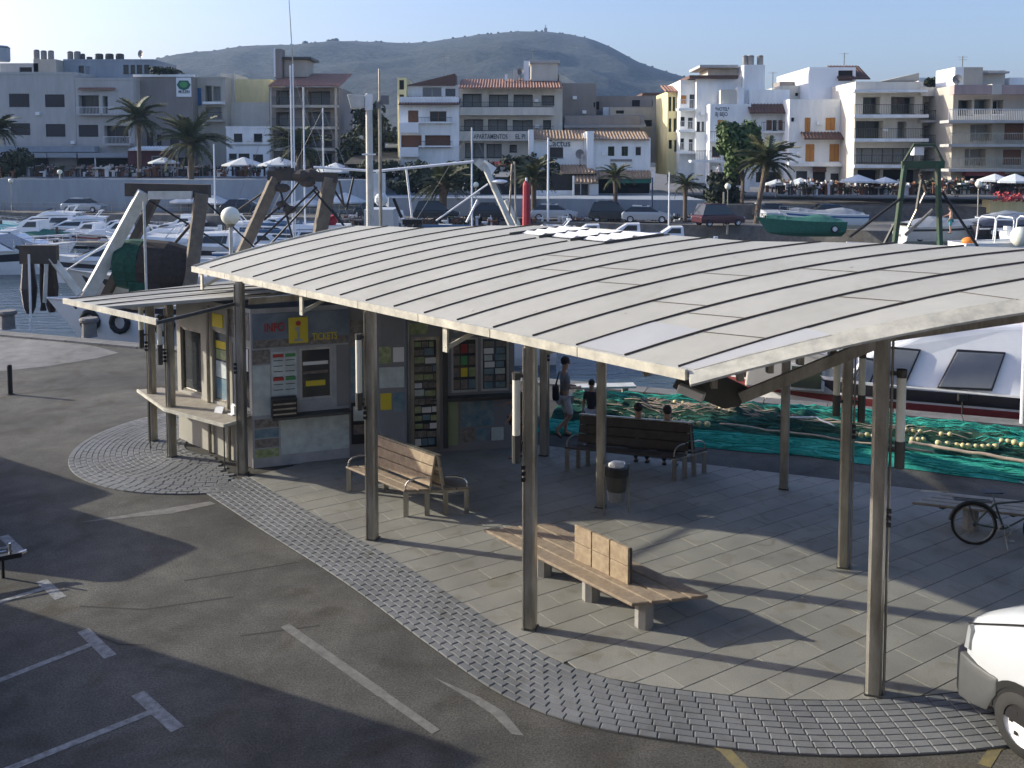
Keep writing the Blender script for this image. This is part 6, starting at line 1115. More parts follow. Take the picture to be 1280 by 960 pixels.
b = B('long_grey_roof', 'long low grey roofed store behind the tiled restaurants', 106, 706, 800, 145, 185, 'wall_brown', [], 6); u0, z0 = b.uz(705, 158, -.6); u1, _ = b.uz(808, 158, -.6); h = b.L / 2; _, z1 = b.uz(705, 144, 3); mb = MB(); mb.raw([(u0 - h, -.6, z0), (u1 - h, -.6, z0), (u1 - h, 3, z1), (u0 - h, 3, z1), (u0 - h, -.6, z0 - .15), (u1 - h, -.6, z0 - .15)], [(0, 1, 2, 3), (4, 5, 1, 0)]); mb.build('sheet_roof', 'concrete', b.t)
b = B('grey_rooftop', 'grey rooftop block with a dark cap left of the yellow house', 113, 805, 838, 118, 180, 'wall_beige', [(808, 125, 816, 132, 'open')], 6); b.box('dark_cap', 803, 116, 840, 119, -.3, 6, 'tile_brown')
# --- two tiled restaurants
b = B('bar_building', 'small white bar with tiled roof and painted script lettering over its window', 99, 664, 736, 172, 225, 'wall_white', [(687, 184, 704, 197, 'glass', 'steel_dark', 'glass')], 8); b.tiles(668, 736, 163, 173.5, .5, 3, 'tile_ochre'); b.box('gable_wall', 661, 162, 667, 200, -.7, 4, 'gel'); b.box('gable_wall', 730, 166, 735, 200, -.3, 3, 'gel')
b.txt('Cactus', 683, 183, 8.5, 'ink', .95, -.03); dish('round white dish on the wall of the small bar', 725, 193, 98.4, .5)
b = B('tiled_house', 'white house with tiled roof and three green shuttered windows', 98, 741, 813, 172, 243, 'wall_white', [(760, 183, 768, 195, 'shutter', 'gel', 'leaf_dark'), (777, 183, 785, 195, 'shutter', 'gel', 'leaf_dark'), (794, 183, 802, 195, 'glass', 'gel', 'glass'), (745, 223, 814, 242, 'open')], 8); b.tiles(741, 812, 164, 174, .5, 3, 'tile_ochre'); b.box('gable_wall', 734, 164, 742, 214, -.6, 4, 'gel'); b.tiles(742, 816, 213, 222, 2.2, -.1, 'tile_ochre'); b.box('name_board', 763, 199, 790, 202, -.06, -.003, 'wall_brown'); b.box('end_post', 815, 213, 818, 228, -2.3, -2, 'gel'); b.box('awning', 760, 223, 814, 229, -2.0, -.3, 'green_cover')
b = B('tiled_terrace', 'tiled restaurant terrace roof with dark open front', 96, 690, 745, 216, 247, 'interior_shade', [(716, 229, 736, 245, 'glass', 'gel', 'glass')], 3); b.tiles(700, 744, 203, 216, .4, 4, 'tile_ochre'); b.tiles(717, 748, 219, 228, 1.6, -.05, 'tile_ochre'); b.box('white_corner', 737, 230, 748, 248, -.4, -.003, 'wall_white'); b.box('end_post', 716, 220, 718, 246, -1.6, -1.3, 'gel')
b = B('terrace_kitchen', 'dark open terrace with low white parapet under the vegetation', 97, 600, 690, 222, 247, 'interior_shade', [], 3); b.box('parapet_wall', 668, 238, 716, 248, -1.2, -.9, 'wall_white'); b.box('red_band', 640, 221, 662, 225, -.4, -.003, 'wall_maroon')
# --- yellow house, white houses
b = B('yellow_house', 'tall narrow yellow house with open green shutters', 101, 834, 850, 114, 215, 'wall_yellow', [(836, 121, 839, 139, 'shutter', 'gel', 'leaf_dark'), (841, 121, 844, 139, 'shutter', 'gel', 'leaf_dark'), (836, 148, 839, 165, 'shutter', 'gel', 'leaf_dark'), (842, 148, 845, 165, 'shutter', 'gel', 'leaf_dark'), (836, 175, 840, 186, 'open'), (843, 175, 846, 190, 'shutter', 'gel', 'leaf_dark')], 8); b.tiles(832, 852, 107, 114, .5, 3, 'tile')
b = B('balcony_house', 'narrow white house with stacked balconies beside the yellow house', 99, 850, 872, 100, 225, 'wall_white', [(851, 119, 858, 130, 'shutter', 'gel', 'shutter_orange'), (862, 118, 868, 138), (850.5, 146, 856, 158, 'open'), (860, 147, 866, 160), (850.5, 173, 855, 186), (861, 174, 866, 188)], 8)
for y0 in (135, 162, 189): b.slab(848, 869, y0, y0 + 3, 1.4, 'wall_white', 'gel', .9)
b = B('grey_gable_house', 'tall house with pale grey blank gable and tower carrying round tanks', 98, 870, 931, 97, 225, 'wall_white', [(871, 152, 875, 164), (877, 152, 880, 164)], 10); b.box('roof_terrace', 862, 94, 923, 98, -.6, 7, 'tile_brown'); b.box('roof_room', 885, 83, 922, 96, 1.5, 6, 'wall_cream'); b.box('roof_canopy', 875, 81, 923, 84.5, .5, 6.5, 'wall_grey')
u = [b.uz(x, y, -.25) for x, y in ((901, 115), (901, 130), (921, 130), (921, 115))]; b.box('roof_hut', 901, 112, 922, 130, -1.4, -.4, 'wall_cream'); b.box('white_fin', 922, 109, 930, 130, -1.6, -.5, 'gel')
b = B('white_tower', 'white stair tower with round water tanks on its top', 97, 929, 955, 81, 225, 'wall_white', [(944, 119, 953, 128, 'shutter', 'gel', 'shutter_orange')], 6)
for i, (x, w_) in enumerate(((931, 6), (938, 9), (950, 8))): tank(('thin', 'wide', 'tall')[i] + ' grey tank on top of the white stair tower', x, 81, 98.5, w_, 12)
b = B('hotel_sign_house', 'white corner house with a painted hotel sign high on its wall', 96, 887, 938, 130, 235, 'wall_white', [(897, 150, 908, 163, 'shutter', 'gel', 'shutter_orange'), (890, 183, 900, 196, 'glass', 'shutter_brown', 'glass'), (905, 184, 918, 198, 'glass', 'shutter_brown', 'glass'), (888, 212, 930, 232, 'open')], 9)
b.box('painted_sign', 893, 131, 913, 148, -.05, -.003, 'gel'); b.txt('*HOTEL*', 894, 138.5, 4.6, 'ink', .72, -.06); b.txt('BJ BEJO', 894, 145, 5, 'ink', .72, -.06); b.slab(887, 905, 176, 178, 1., 'wall_white', 'steel_dark'); b.slab(864, 905, 200, 203, 1.6, 'wall_white', 'steel_dark'); b.box('awning', 894, 208, 908, 215, -1.4, -.2, 'gel')
b = B('stepped_white_house', 'white house with dark tiled pent roof and brown shutters behind the big palm', 96.4, 936, 986, 112, 230, 'wall_white', [(958, 150, 965, 163, 'shutter', 'gel', 'shutter_brown'), (966, 150, 971, 163), (973, 150, 981, 163, 'shutter', 'gel', 'shutter_brown'), (945, 215, 980, 228, 'open')], 8, zb=None); b.tiles(937, 987, 130, 140.5, 1.1, -.05, 'tile_brown'); b.slab(952, 982, 164, 166, .9, 'wall_white', 'steel_dark')
b = B('long_white_house', 'broad bluish white house with orange shuttered doors and two pent roofs', 94, 986, 1057, 124, 235, 'wall_white', [(1006, 147, 1013, 165, 'shutter', 'gel', 'shutter_orange'), (1032, 147, 1044, 163, 'shutter', 'gel', 'shutter_orange'), (989, 147, 993, 152, 'open'), (987, 178, 993, 184, 'open'), (1007, 180, 1018, 202, 'shutter', 'gel', 'shutter_orange'), (1037, 180, 1049, 202, 'shutter', 'gel', 'shutter_orange'), (995, 213, 1010, 233, 'glass', 'gel', 'glass'), (1016, 214, 1032, 233, 'open'), (1038, 216, 1054, 233, 'glass', 'gel', 'glass')], 10)
b.tiles(1005, 1060, 165, 173, 1.2, -.05, 'tile_brown'); b.box('floor_band', 986, 203, 1057, 208, -.9, -.003, 'wall_white'); b.box('shop_sign', 1017, 209, 1033, 215, -.3, -.003, 'tile_brown')
b = B('upper_white_house', 'set back upper storey with a small orange shutter behind the broad white house', 100, 976, 1040, 107, 160, 'wall_cream', [(994, 116, 998, 120, 'open'), (1015, 116, 1025, 125, 'shutter', 'gel', 'shutter_orange')], 8); b.box('awning', 1011, 109, 1031, 113, -.8, -.1, 'wall_beige'); b.box('chimney', 1028, 97, 1032, 112, 0, 1, 'gel'); b.box('chimney', 1034, 98, 1038, 112, 0, 1, 'gel'); b.box('roof_shed', 975, 102, 995, 108, 2, 5, 'wall_brown'); b.box('roof_shed', 1000, 102, 1010, 105, 2, 5, 'steel_dark')
b = B('bright_white_block', 'bright white sunlit block with a dark loggia at its roof corner', 97, 1011, 1069, 84, 150, 'gel', [(1048, 88, 1066, 101, 'open')], 12); b.tiles(1048, 1088, 82, 98, .5, 3, 'tile_brown'); antenna('tall thin aerial above the bright white block', 1055, 84, 66, 98, 1); antenna('chimney pipe behind the stair tower tanks', 966, 112, 90, 99, 1)
# --- modern apartments
b = B('modern_apartments', 'modern beige apartment block with dark balcony doors and long pale slabs', 90, 1068, 1152, 102, 235, 'wall_cream', [(1079, 121, 1100, 142, 'curtain', 'steel_dark', 'glass'), (1114, 121, 1143, 142, 'curtain', 'steel_dark', 'glass'), (1070, 151, 1104, 173, 'glass', 'steel_dark', 'glass'), (1122, 152, 1133, 173, 'curtain', 'steel', 'curtain'), (1070, 185, 1148, 204, 'curtain', 'steel_dark', 'curtain'), (1072, 212, 1100, 233, 'open'), (1104, 212, 1148, 233, 'open')], 10, th=1.3)
for y in (143, 173, 206): b.slab(1068, 1161, y, y + 4, 1.6, 'wall_white', 'steel_dark')
b.box('top_slab', 1068, 112, 1160, 115, -1.6, -.003, 'wall_white'); u0, z0 = b.uz(1105, 101, .5); u1, z1 = b.uz(1149, 91, .5); h = b.L / 2; mb = MB(); mb.raw([(u0 - h, .5, z0), (u1 - h, .5, z0), (u1 - h, .5, z1), (u0 - h, 6, z0), (u1 - h, 6, z0), (u1 - h, 6, z1)], [(0, 1, 2), (3, 5, 4), (0, 2, 5, 3), (1, 4, 5, 2)]); mb.build('sloping_roof', 'wall_beige', b.t)
b = B('corner_apartments', 'wide apartment building with pink parapet and white glass balcony railings at the right', 86, 1190, 1420, 107, 240, 'wall_beige', [(1198, 125, 1215, 144, 'glass', 'steel_dark', 'glass'), (1218, 124, 1238, 143, 'glass', 'steel', 'glass_blue'), (1241, 125, 1254, 143, 'glass', 'gel', 'glass'), (1213, 155, 1240, 176, 'curtain', 'steel', 'curtain'), (1256, 153, 1279, 175, 'blind', 'steel', 'shutter_brown'), (1206, 186, 1232, 207, 'curtain', 'steel', 'curtain'), (1254, 187, 1276, 206, 'blind', 'steel', 'shutter_brown'), (1290, 124, 1320, 143), (1290, 155, 1320, 176), (1290, 187, 1320, 207), (1206, 219, 1240, 238, 'open'), (1250, 218, 1300, 238, 'open')], 12, th=1.2, parapet=0)
b.box('pink_band', 1193, 106, 1240, 118, -1.5, -.6, 'wall_pink'); b.box('cream_band', 1240.3, 105, 1252, 118, -1.55, -.6, 'wall_cream'); b.box('pink_band', 1252.3, 106, 1420, 118, -1.5, -.6, 'wall_pink')
for y, r_ in ((150, 'gel'), (180, 'steel'), (211, 'steel')): b.slab(1186, 1420, y, y + 3.5, 1.8, 'wall_grey', r_, 1.0)
b.box('shop_sign', 1208, 212, 1256, 220, -1.0, -.2, 'stripe_red'); b.box('roof_tower', 1205, 84, 1228, 107, 2, 6, 'wall_beige'); b.box('tower_face', 1194, 84, 1204.5, 107, 2, 6, 'gel'); b.box('roof_room', 1228.5, 88, 1256, 107, 3, 7, 'wall_cream'); b.box('roof_canopy', 1236, 89, 1262, 91.5, 2, 7, 'wall_grey'); b.box('roof_house', 1262, 97, 1400, 106, 3, 9, 'wall_white'); antenna('aerial on the rooftop tower of the corner apartments', 1203, 84, 70, 88.5, 2); dish('grey dish beside the rooftop tower at the right', 1197, 100, 86.5, .45)
b = B('corner_wing', 'shaded receding wing of the corner apartments with curved balconies', 91, 1150, 1191, 118, 240, 'wall_beige', [(1155, 128, 1165, 147, 'glass', 'steel', 'glass'), (1168, 127, 1188, 146, 'curtain', 'steel', 'glass'), (1155, 157, 1188, 178, 'open'), (1155, 188, 1186, 209, 'open')], 8, th=1.)
for y in (150, 181, 211): b.slab(1150, 1190, y, y + 3, 1.6, 'wall_grey', 'steel_dark')
b.box('cream_band', 1151, 109, 1193, 120, -1.2, -.1, 'wall_cream'); b = B('rear_white_roof', 'white rooftop parapet seen between the two right hand blocks', 101, 1148, 1195, 97, 130, 'wall_white', [(1160, 98, 1170, 106, 'open')], 5)
for b_, pts in ((BL['hotel_building'], ((44, 140), (88, 176))), (BL['apartment_hotel'], ((668, 124), (669, 156))), (BL['long_white_house'], ((1022, 152), (998, 190))), (BL['grey_gable_house'], ((876, 140), (905, 122))), (BL['modern_apartments'], ((1105, 160),)), (BL['plain_grey_house'], ((716, 120), (728, 138))), (BL['white_house'], ((308, 172),)), (BL['tiled_house'], ((752, 190),))):
    for x, y in pts: b_.box('air_conditioner', x, y, x + 5, y + 4, -.35, -.01, 'gel')
# clutter of chairs, tables and hedges on the terraces
def clutter(name, x0, x1, y, Y, n_, seed, hmax=1.1, dep=3.): 
    rr = random.Random(seed); a, b_ = A(x0, y, Y), A(x1, y, Y)
    for mi_, mm_ in enumerate(('shutter_dark', 'wall_brown', 'cloth_pale', 'leaf_dark', 'shutter_brown')):
        mb = MB()
        for k in range(n_ // 5): x = rr.uniform(a.x, b_.x); d = rr.uniform(0, dep); h = rr.uniform(.4, hmax); w = rr.uniform(.25, .7); mb.box((x, Y + d, a.z + h - .08), (w, w, .12)); mb.box((x + rr.uniform(-.2, .2), Y + d, a.z + h * .5), (.08 if mi_ % 2 else w * .6, .08, h)); mb.box((x + w * .5, Y + d + .2, a.z + h), (.06, w * .7, .35))
        mb.build(name, mm_, kind='stuff')
clutter('terrace_furniture', -60, 430, 221, 101, 420, 1, 1.2, 8); clutter('terrace_furniture', 985, 1160, 244, 84, 260, 2, 1.2, 7); clutter('terrace_furniture', 1180, 1290, 243, 79, 160, 3, 1.2, 4); clutter('quayside_clutter', 400, 900, 284, 80, 150, 4, .9, 3)
o = thing('quay_workshop', 'dark workshop opening with a pale sign in the terrace wall at the left', 'workshop', (A(124, 262, 101).x, 100.4, .4)); mb = MB(); mb.bb(-2.2, 2.2, 0, .6, 0, 1.5); mb.build('opening', 'interior_shade', o); mb = MB(); mb.bb(-1.9, 1.6, -.15, .1, 1.9, 2.5); mb.build('sign_board', 'wall_white', o); mb = MB(); mb.bb(-2.5, 2.5, -.1, .3, 1.55, 1.75); mb.build('lintel', 'wall_grey', o)  # solid dark box in place of the shaded recess
mb = MB(); p0, p1 = Vector((-77, 100.5, 1.35)), Vector((-14, 90.5, 1.35)); t = thing('promenade_railing', 'low pale railing along the far quay under the terrace wall', 'railing', (p0 + p1) / 2); q = (p0 + p1) / 2
for dz in (0, -.4): mb.bar(p0 - q + Vector((0, 0, dz)), p1 - q + Vector((0, 0, dz)), .05, .05)
for k in range(43): e = p0.lerp(p1, k / 42) - q; mb.bar(e, e - Vector((0, 0, .95)), .05, .05)
mb.build('rails_and_posts', 'steel', t, kind='stuff')
# ================================================================== STREET FURNITURE
def umbrella(label, px, ybase, ytop, half, Y, group='white parasols on the terraces', side=False):
    a = A(px, ybase, Y); b_ = A(px, ytop, Y); H = b_.z - a.z; r_ = half * Y / 1160; t = thing('parasol', label, 'parasol', a, 0, group); mb = MB(); mb.tube([(0, 0, 0), (0, 0, H)], .035, 6); mb.build('pole', 'steel_dark', t)
    n_ = 8; mb = MB(); dz = r_ * .38; vs = [(0, 0, H)]; 
    for k in range(n_): an = 2 * math.pi * (k + .5) / n_; vs += [(r_ * math.cos(an) * 1.05, r_ * math.sin(an) * .9, H - dz)]
    vs += [(v[0], v[1], v[2] - .16) for v in vs[1:]]; mb.raw(vs, [(0, 1 + k, 1 + (k + 1) % n_) for k in range(n_)] + [(1 + k, 1 + n_ + k, 1 + n_ + (k + 1) % n_, 1 + (k + 1) % n_) for k in range(n_)]); mb.build('parasol_cloth', 'umbrella', t)
UM = [(305, 222, 196, 26, 104, 'broad parasol in front of the white house'), (350, 222, 196, 26, 103, 'parasol right of the broad one on the upper terrace'), (420, 222, 203, 30, 102, 'parasol below the tiled apartments'), (205, 222, 196, 18, 104, 'parasol half hidden behind the large palm'), (236, 262, 243, 22, 96, 'lower parasol under the upper terrace wall behind the trawler'), (268, 262, 243, 26, 96, 'lower parasol left of the globe lamp'), (306, 262, 245, 24, 96, 'lower parasol right of the globe lamp'), (388, 264, 245, 26, 95, 'lower parasol between the trawler beams'), (432, 268, 240, 30, 94, 'wide lower parasol just left of the floodlight pole'),
      (1000, 246, 222, 20, 88, 'parasol in front of the broad white house'), (970, 247, 224, 14, 88, 'small parasol right of the big palm trunk'), (1072, 245, 218, 21, 84, 'bright parasol before the modern apartments'), (1106, 244, 221, 15, 84, 'smaller parasol at the right of the bright one'), (1243, 243, 217, 20, 80, 'parasol over the shop terrace at the right edge'), (1268, 243, 217, 24, 79, 'last parasol at the right edge of the picture'), (120, 223, 214, 7, 105, 'small square terrace parasol on the left')]
for px, yb, yt, hf, Y, lb in UM: umbrella(lb, px, yb, yt, hf, Y)
def globe_lamp(label, px, ybase, yc, Y, r_=.24, group='globe street lamps'):
    a = A(px, ybase, Y); c = A(px, yc, Y); H = c.z - a.z; t = thing('street_lamp', label, 'street lamp', a, 0, group); mb = MB(); mb.lathe([(.11, -.4), (.10, .3), (.05, .5), (.04, H - r_)], (0, 0, 0), 8); mb.build('pole', 'gel' if Y < 40 else 'steel', t); mb = MB(); mb.ball((0, 0, H), r_, 16); mb.build('lamp_globe', 'lamp_glass', t, smooth=True); mb = MB(); mb.lathe([(.09, H - r_ - .06), (.13, H - r_ * .8)], (0, 0, 0), 10); mb.build('collar', 'steel', t)
a = A(288, 270, 25.5); globe_lamp('tall globe lamp rising behind the left end of the canopy', 288, G(288, 480)[1] and 480, 270, 25.5, .25) if 0 else None
c = A(288, 270, 25.0); t = thing('street_lamp', 'tall globe lamp rising behind the left end of the canopy', 'street lamp', (c.x, 25.0, 0), 0, 'globe street lamps'); mb = MB(); mb.lathe([(.12, 0), (.11, .5), (.07, .6), (.055, c.z - .25)], (0, 0, 0), 10); mb.build('pole', 'white_dirty', t); mb = MB(); mb.ball((0, 0, c.z), .26, 18); mb.build('lamp_globe', 'lamp_glass', t, smooth=True); mb = MB(); mb.lathe([(.10, c.z - .30), (.15, c.z - .20)], (0, 0, 0), 12); mb.build('collar', 'steel', t)
for lb, px, yb, yc, Y in (('white globe lamp beside the maroon car', 909, 287, 233, 76), ('white globe lamp before the red shop sign', 1221, 300, 230, 70), ('globe lamp on the upper terrace at the left', 75, 222, 215, 99), ('globe lamp in front of the sail boat masts', 595, 282, 231, 84), ('globe lamp in front of the low wall at the far left', 15, 262, 226, 98)): globe_lamp(lb, px, yb, yc, Y, .26)
def pole(label, px, y0, y1, Y, r_=.06, mtl='gel', name='mast', cat='mast', group='slim poles and masts along the harbour', top=None):
    a, b_ = A(px, y0, Y), A(px, y1, Y); t = thing(name, label, cat, (a.x, a.y, a.z), 0, group); mb = MB(); mb.tube([(0, 0, -.5), (0, 0, b_.z - a.z)], [r_, r_ * .7], 8); mb.build('shaft', mtl, t)
    if top: mb = MB(); mb.bar((0, 0, b_.z - a.z), (top, 0, b_.z - a.z + .1), .06, .05); mb.build('arm', mtl, t)
    return t
pole('slim white flagpole left of the globe lamp', 269, 262, 180, 92, .10); pole('white lamp pole in front of the small bar', 685, 280, 172, 82, .11, top=0); pole('grey lamp pole beside the third palm', 836, 285, 215, 78, .08); pole('grey post beside the maroon car', 904, 286, 240, 77, .1, 'steel'); pole('blue and white pole at the corner of the tiled house', 815, 278, 222, 82, .09, 'car_blue')
# ================================================================== VEGETATION
FR = []
for v in range(3):
    mb = MB(); L_ = 1.; rr = random.Random(20 + v); n_ = 15; arc = [Vector((L_ * k / n_, 0, .38 * (k / n_) - (.62 + .18 * v) * (k / n_) ** 2.2)) for k in range(n_ + 1)]
    mb.tube(arc[::3], [.016, .013, .010, .007, .004, .002][:len(arc[::3])], 3, False)
    for k in range(2, n_):
        for s in (-1, 1):
            for q in (0, .5):
                p = arc[k] + (arc[min(n_, k + 1)] - arc[k]) * q; l = .24 * math.sin(math.pi * (k + q) / (n_ + 1)) ** .6 * rr.uniform(.8, 1.1); e = p + Vector((l * .55, s * l * .8, -l * rr.uniform(.15, .5))); mb.face([p + Vector((-.022, 0, 0)), p + Vector((.032, 0, 0)), e + Vector((.012, 0, 0)), e])
    FR.append(mb.mesh('frond', 'frond'))
def palm(label, px, ycrown, rad, ybase, Y, nf=26, seed=0, lean=0., thick=.22):
    rr = random.Random(seed); a = A(px, ybase, Y); c = A(px, ycrown, Y); H = max(.8, c.z - a.z); r_ = rad * Y / 1165; t = thing('palm_tree', label, 'palm tree', (a.x - lean, a.y, a.z), 0, 'date palms along the promenade'); mb = MB(); pts = [(0 + lean * (k / 8) ** 1.5, 0, -.3 + (H + .3) * k / 8) for k in range(9)]; mb.tube(pts, [thick * 1.3] + [thick] * 6 + [thick * 1.15, thick * 1.4], 9); mb.build('trunk', 'trunk', t)
    mb = MB(); mb.ball((lean, 0, H), thick * 1.7, 8, (1, 1, 1.3)); mb.build('crown_base', 'trunk', t)
    nf = int(nf * 1.5)
    for k in range(nf):
        o = add('frond', FR[k % 3], t); o.location = (lean, 0, H + .1); el = rr.uniform(-25, 75); s = r_ * rr.uniform(.85, 1.15) * (1.0 if el > 0 else .8); o.scale = (s, s * .95, s); o.rotation_euler = (rr.uniform(-.2, .2), -R(el), 2 * math.pi * k / nf * 1.0 + rr.uniform(-.2, .2) + (k % 2) * 2.4)
palm('tall palm in front of the hotel wing', 175, 152, 33, 222, 103, 28, 1); palm('large dark palm before the blank brown wall', 240, 182, 44, 262, 98, 34, 2, thick=.3); palm('bushy palm under the tiled apartments', 375, 190, 38, 262, 97, 32, 3, thick=.3); palm('dark palm in front of the terrace between villa and quay', 554, 236, 36, 278, 86, 32, 4, thick=.35)
palm('palm behind the red furled sail', 667, 226, 30, 276, 87, 28, 5, thick=.25); palm('small palm before the tiled restaurant', 769, 224, 24, 276, 84, 20, 6, thick=.20); palm('small palm beside the grey lamp pole', 856, 234, 22, 288, 80, 22, 7, thick=.18); palm('big pale palm leaning in front of the broad white house', 957, 206, 40, 292, 79, 34, 8, lean=.9, thick=.22); palm('palm cut by the left edge of the picture', -2, 165, 32, 222, 102, 26, 9)
def leafy(label, name, px, y, w, h, Y, ybase=None, n_=900, seed=0, leafm='leaf', d=None, group=None, ls=.20, cat='tree', trunk=True):
    rr = random.Random(seed); c = A(px, y, Y); k = Y / 1165; W_, H_ = w * k / 2, h * k / 2; D_ = d or W_ * .8; zb = A(px, ybase, Y).z if ybase else c.z - H_; t = thing(name, label, cat, (c.x, c.y, zb), 0, group); cz = c.z - zb
    if trunk and ybase:
        mb = MB(); mb.tube([(0, 0, -.3), (.1, 0, cz * .5), (0, 0, cz)], [.22, .16, .08], 7)
        for q in range(6): an = q * 1.05; mb.tube([(.05, 0, cz * .45), (W_ * .5 * math.cos(an), D_ * .5 * math.sin(an), cz + H_ * .3 * math.sin(q))], [.09, .03], 5)
        mb.build('trunk', 'trunk', t)
    cl = [(rr.uniform(-.75, .75), rr.uniform(-.75, .75), rr.uniform(-.75, .75), rr.uniform(.28, .5)) for _ in range(26)]; cl = [q for q in cl if q[0] ** 2 + q[1] ** 2 + q[2] ** 2 < .95] or [(0, 0, 0, .6)]; mb = MB()
    for i in range(n_):
        q = rr.choice(cl); dv = Vector((rr.gauss(0, 1), rr.gauss(0, 1), rr.gauss(0, 1))).normalized() * q[3] * rr.uniform(.75, 1.08); p = Vector(((q[0] + dv.x) * W_, (q[1] + dv.y) * D_, cz + (q[2] + dv.z) * H_)); u = Vector((rr.gauss(0, 1), rr.gauss(0, 1), rr.gauss(0, 1))).normalized(); v = u.cross(dv).normalized() * ls * .6; u = u * ls * rr.uniform(.6, 1.3); mb.face([p - u - v, p + u - v * .3, p + u * .6 + v, p - u * .5 + v])
    mb.build('crown', leafm, t); return t
leafy('bright green broadleaf tree in front of the hotel sign house', 'broadleaf_tree', 928, 186, 60, 68, 86, 262, 3600, 1, 'leaf', ls=.26)
leafy('dark round tree on the terrace at the far left', 'olive_tree', 18, 205, 42, 36, 103, 222, 1500, 2, 'leaf_dark', ls=.25); leafy('low green bush on the roof edge of the brown building', 'roof_bush', 205, 90, 40, 12, 114.5, None, 500, 3, 'leaf_dark', cat='bush'); 
for i, (lb, px, y, w, h, Y) in enumerate((('dark thicket behind the floodlight pole', 445, 190, 50, 60, 108), ('dark trees between the tiled apartments and the villa', 478, 180, 46, 50, 112), ('tree behind the parked cars on the slope', 462, 150, 40, 40, 116), ('dark hedge mass below the villa', 520, 222, 70, 40, 98), ('dark hedge below the apartment hotel', 590, 222, 80, 36, 98), ('dense green mass by the stone stairs', 650, 214, 50, 44, 98), ('dark shrubbery left of the tiled terrace', 690, 218, 30, 40, 97), ('green bank left of the villa', 470, 212, 60, 22, 100), ('round green shrub among the roofs at the right', 1187, 99, 14, 12, 99), ('dark trees under the broadleaf tree', 905, 235, 50, 46, 88), ('shrubs beside the rear white roof', 1165, 103, 16, 8, 100))):
    leafy(lb, 'shrubbery', px, y, w, h, Y, None, 1300 if w > 30 else 300, 30 + i, 'leaf_dark', cat='shrubs', ls=.28)
leafy('red flowering bush in a row above the terrace', 'flowering_bush', 628, 205, 40, 8, 99, None, 260, 77, 'flower', cat='bush', ls=.1); leafy('orange and red flower boxes on the terrace at the right', 'flowering_bush', 1260, 246, 60, 12, 79, None, 300, 78, 'flower', cat='bush', ls=.12)
b = B('cream_terrace_wall', 'low cream terrace wall under the flower boxes at the right edge', 80, 1238, 1340, 250, 262, 'wall_yellow', [], 1.5, cat='wall')
# ================================================================== PARKED CARS ACROSS THE HARBOUR
CG = 'cars parked on the far quay'
def fcar(lb, px, yb, Y, rz, paint, kind='hatch', h=1.45): p = A(px, yb, Y); o = car(lb, (p.x, Y, .42), R(rz), paint, kind=kind, H=h, group=CG); return o
fcar('dark van-like car behind the white gantry base', 575, 277, 83, 185, 'car_dark', 'suv', 1.75); fcar('black car seen from behind right of the tall dark one', 612, 279, 82.5, 95, 'car_dark'); fcar('silver car in front of the low grey wall', 722, 277, 83, 175, 'car_silver'); fcar('silver car beside the small palm', 756, 277, 83, 80, 'car_silver'); fcar('black four-wheel drive left of the blue pole', 796, 281, 81, 170, 'car_dark', 'suv', 1.8); fcar('silver estate car right of the blue pole', 838, 283, 80, 172, 'car_silver'); fcar('dark maroon people carrier beside the globe lamp', 925, 286, 77, 200, 'car_maroon', 'suv', 1.85); fcar('white car behind the big palm trunk', 968, 280, 82, 95, 'paint_white'); fcar('dark blue car above the green covered boat', 1000, 276, 84, 178, 'car_dark'); fcar('dark car in the shade below the modern apartments', 1070, 276, 83, 182, 'car_blue')
fcar('dark car beside the palm at the centre', 645, 280, 83, 180, 'car_dark'); fcar('pale car in the shadow of the wall at the far left', -5, 268, 96, 170, 'car_silver'); fcar('pale car above the motor yacht', 130, 266, 95, 175, 'car_silver'); fcar('dark car between the parasols', 330, 268, 92, 178, 'car_dark'); fcar('grey car behind the trawler gantry', 500, 277, 85, 180, 'car_dark')
for i, (px, y, Y) in enumerate(((490, 188, 110), (478, 182, 112), (487, 178, 114))): p = A(px, y, Y); car(('silver', 'white', 'dark')[i] + ' car climbing the side street left of the villa', (p.x, Y, p.z), R(100), ('car_silver', 'paint_white', 'car_dark')[i], group='cars on the side street')
p0 = A(450, 200, 104); sheet('side_street', [(A(430, 205, 101).x, 101, A(440, 205, 101).z), (A(500, 205, 101).x, 101, A(440, 205, 101).z), (A(500, 170, 125).x, 125, A(480, 170, 125).z), (A(470, 170, 125).x, 125, A(480, 170, 125).z)], 0, 'asphalt')
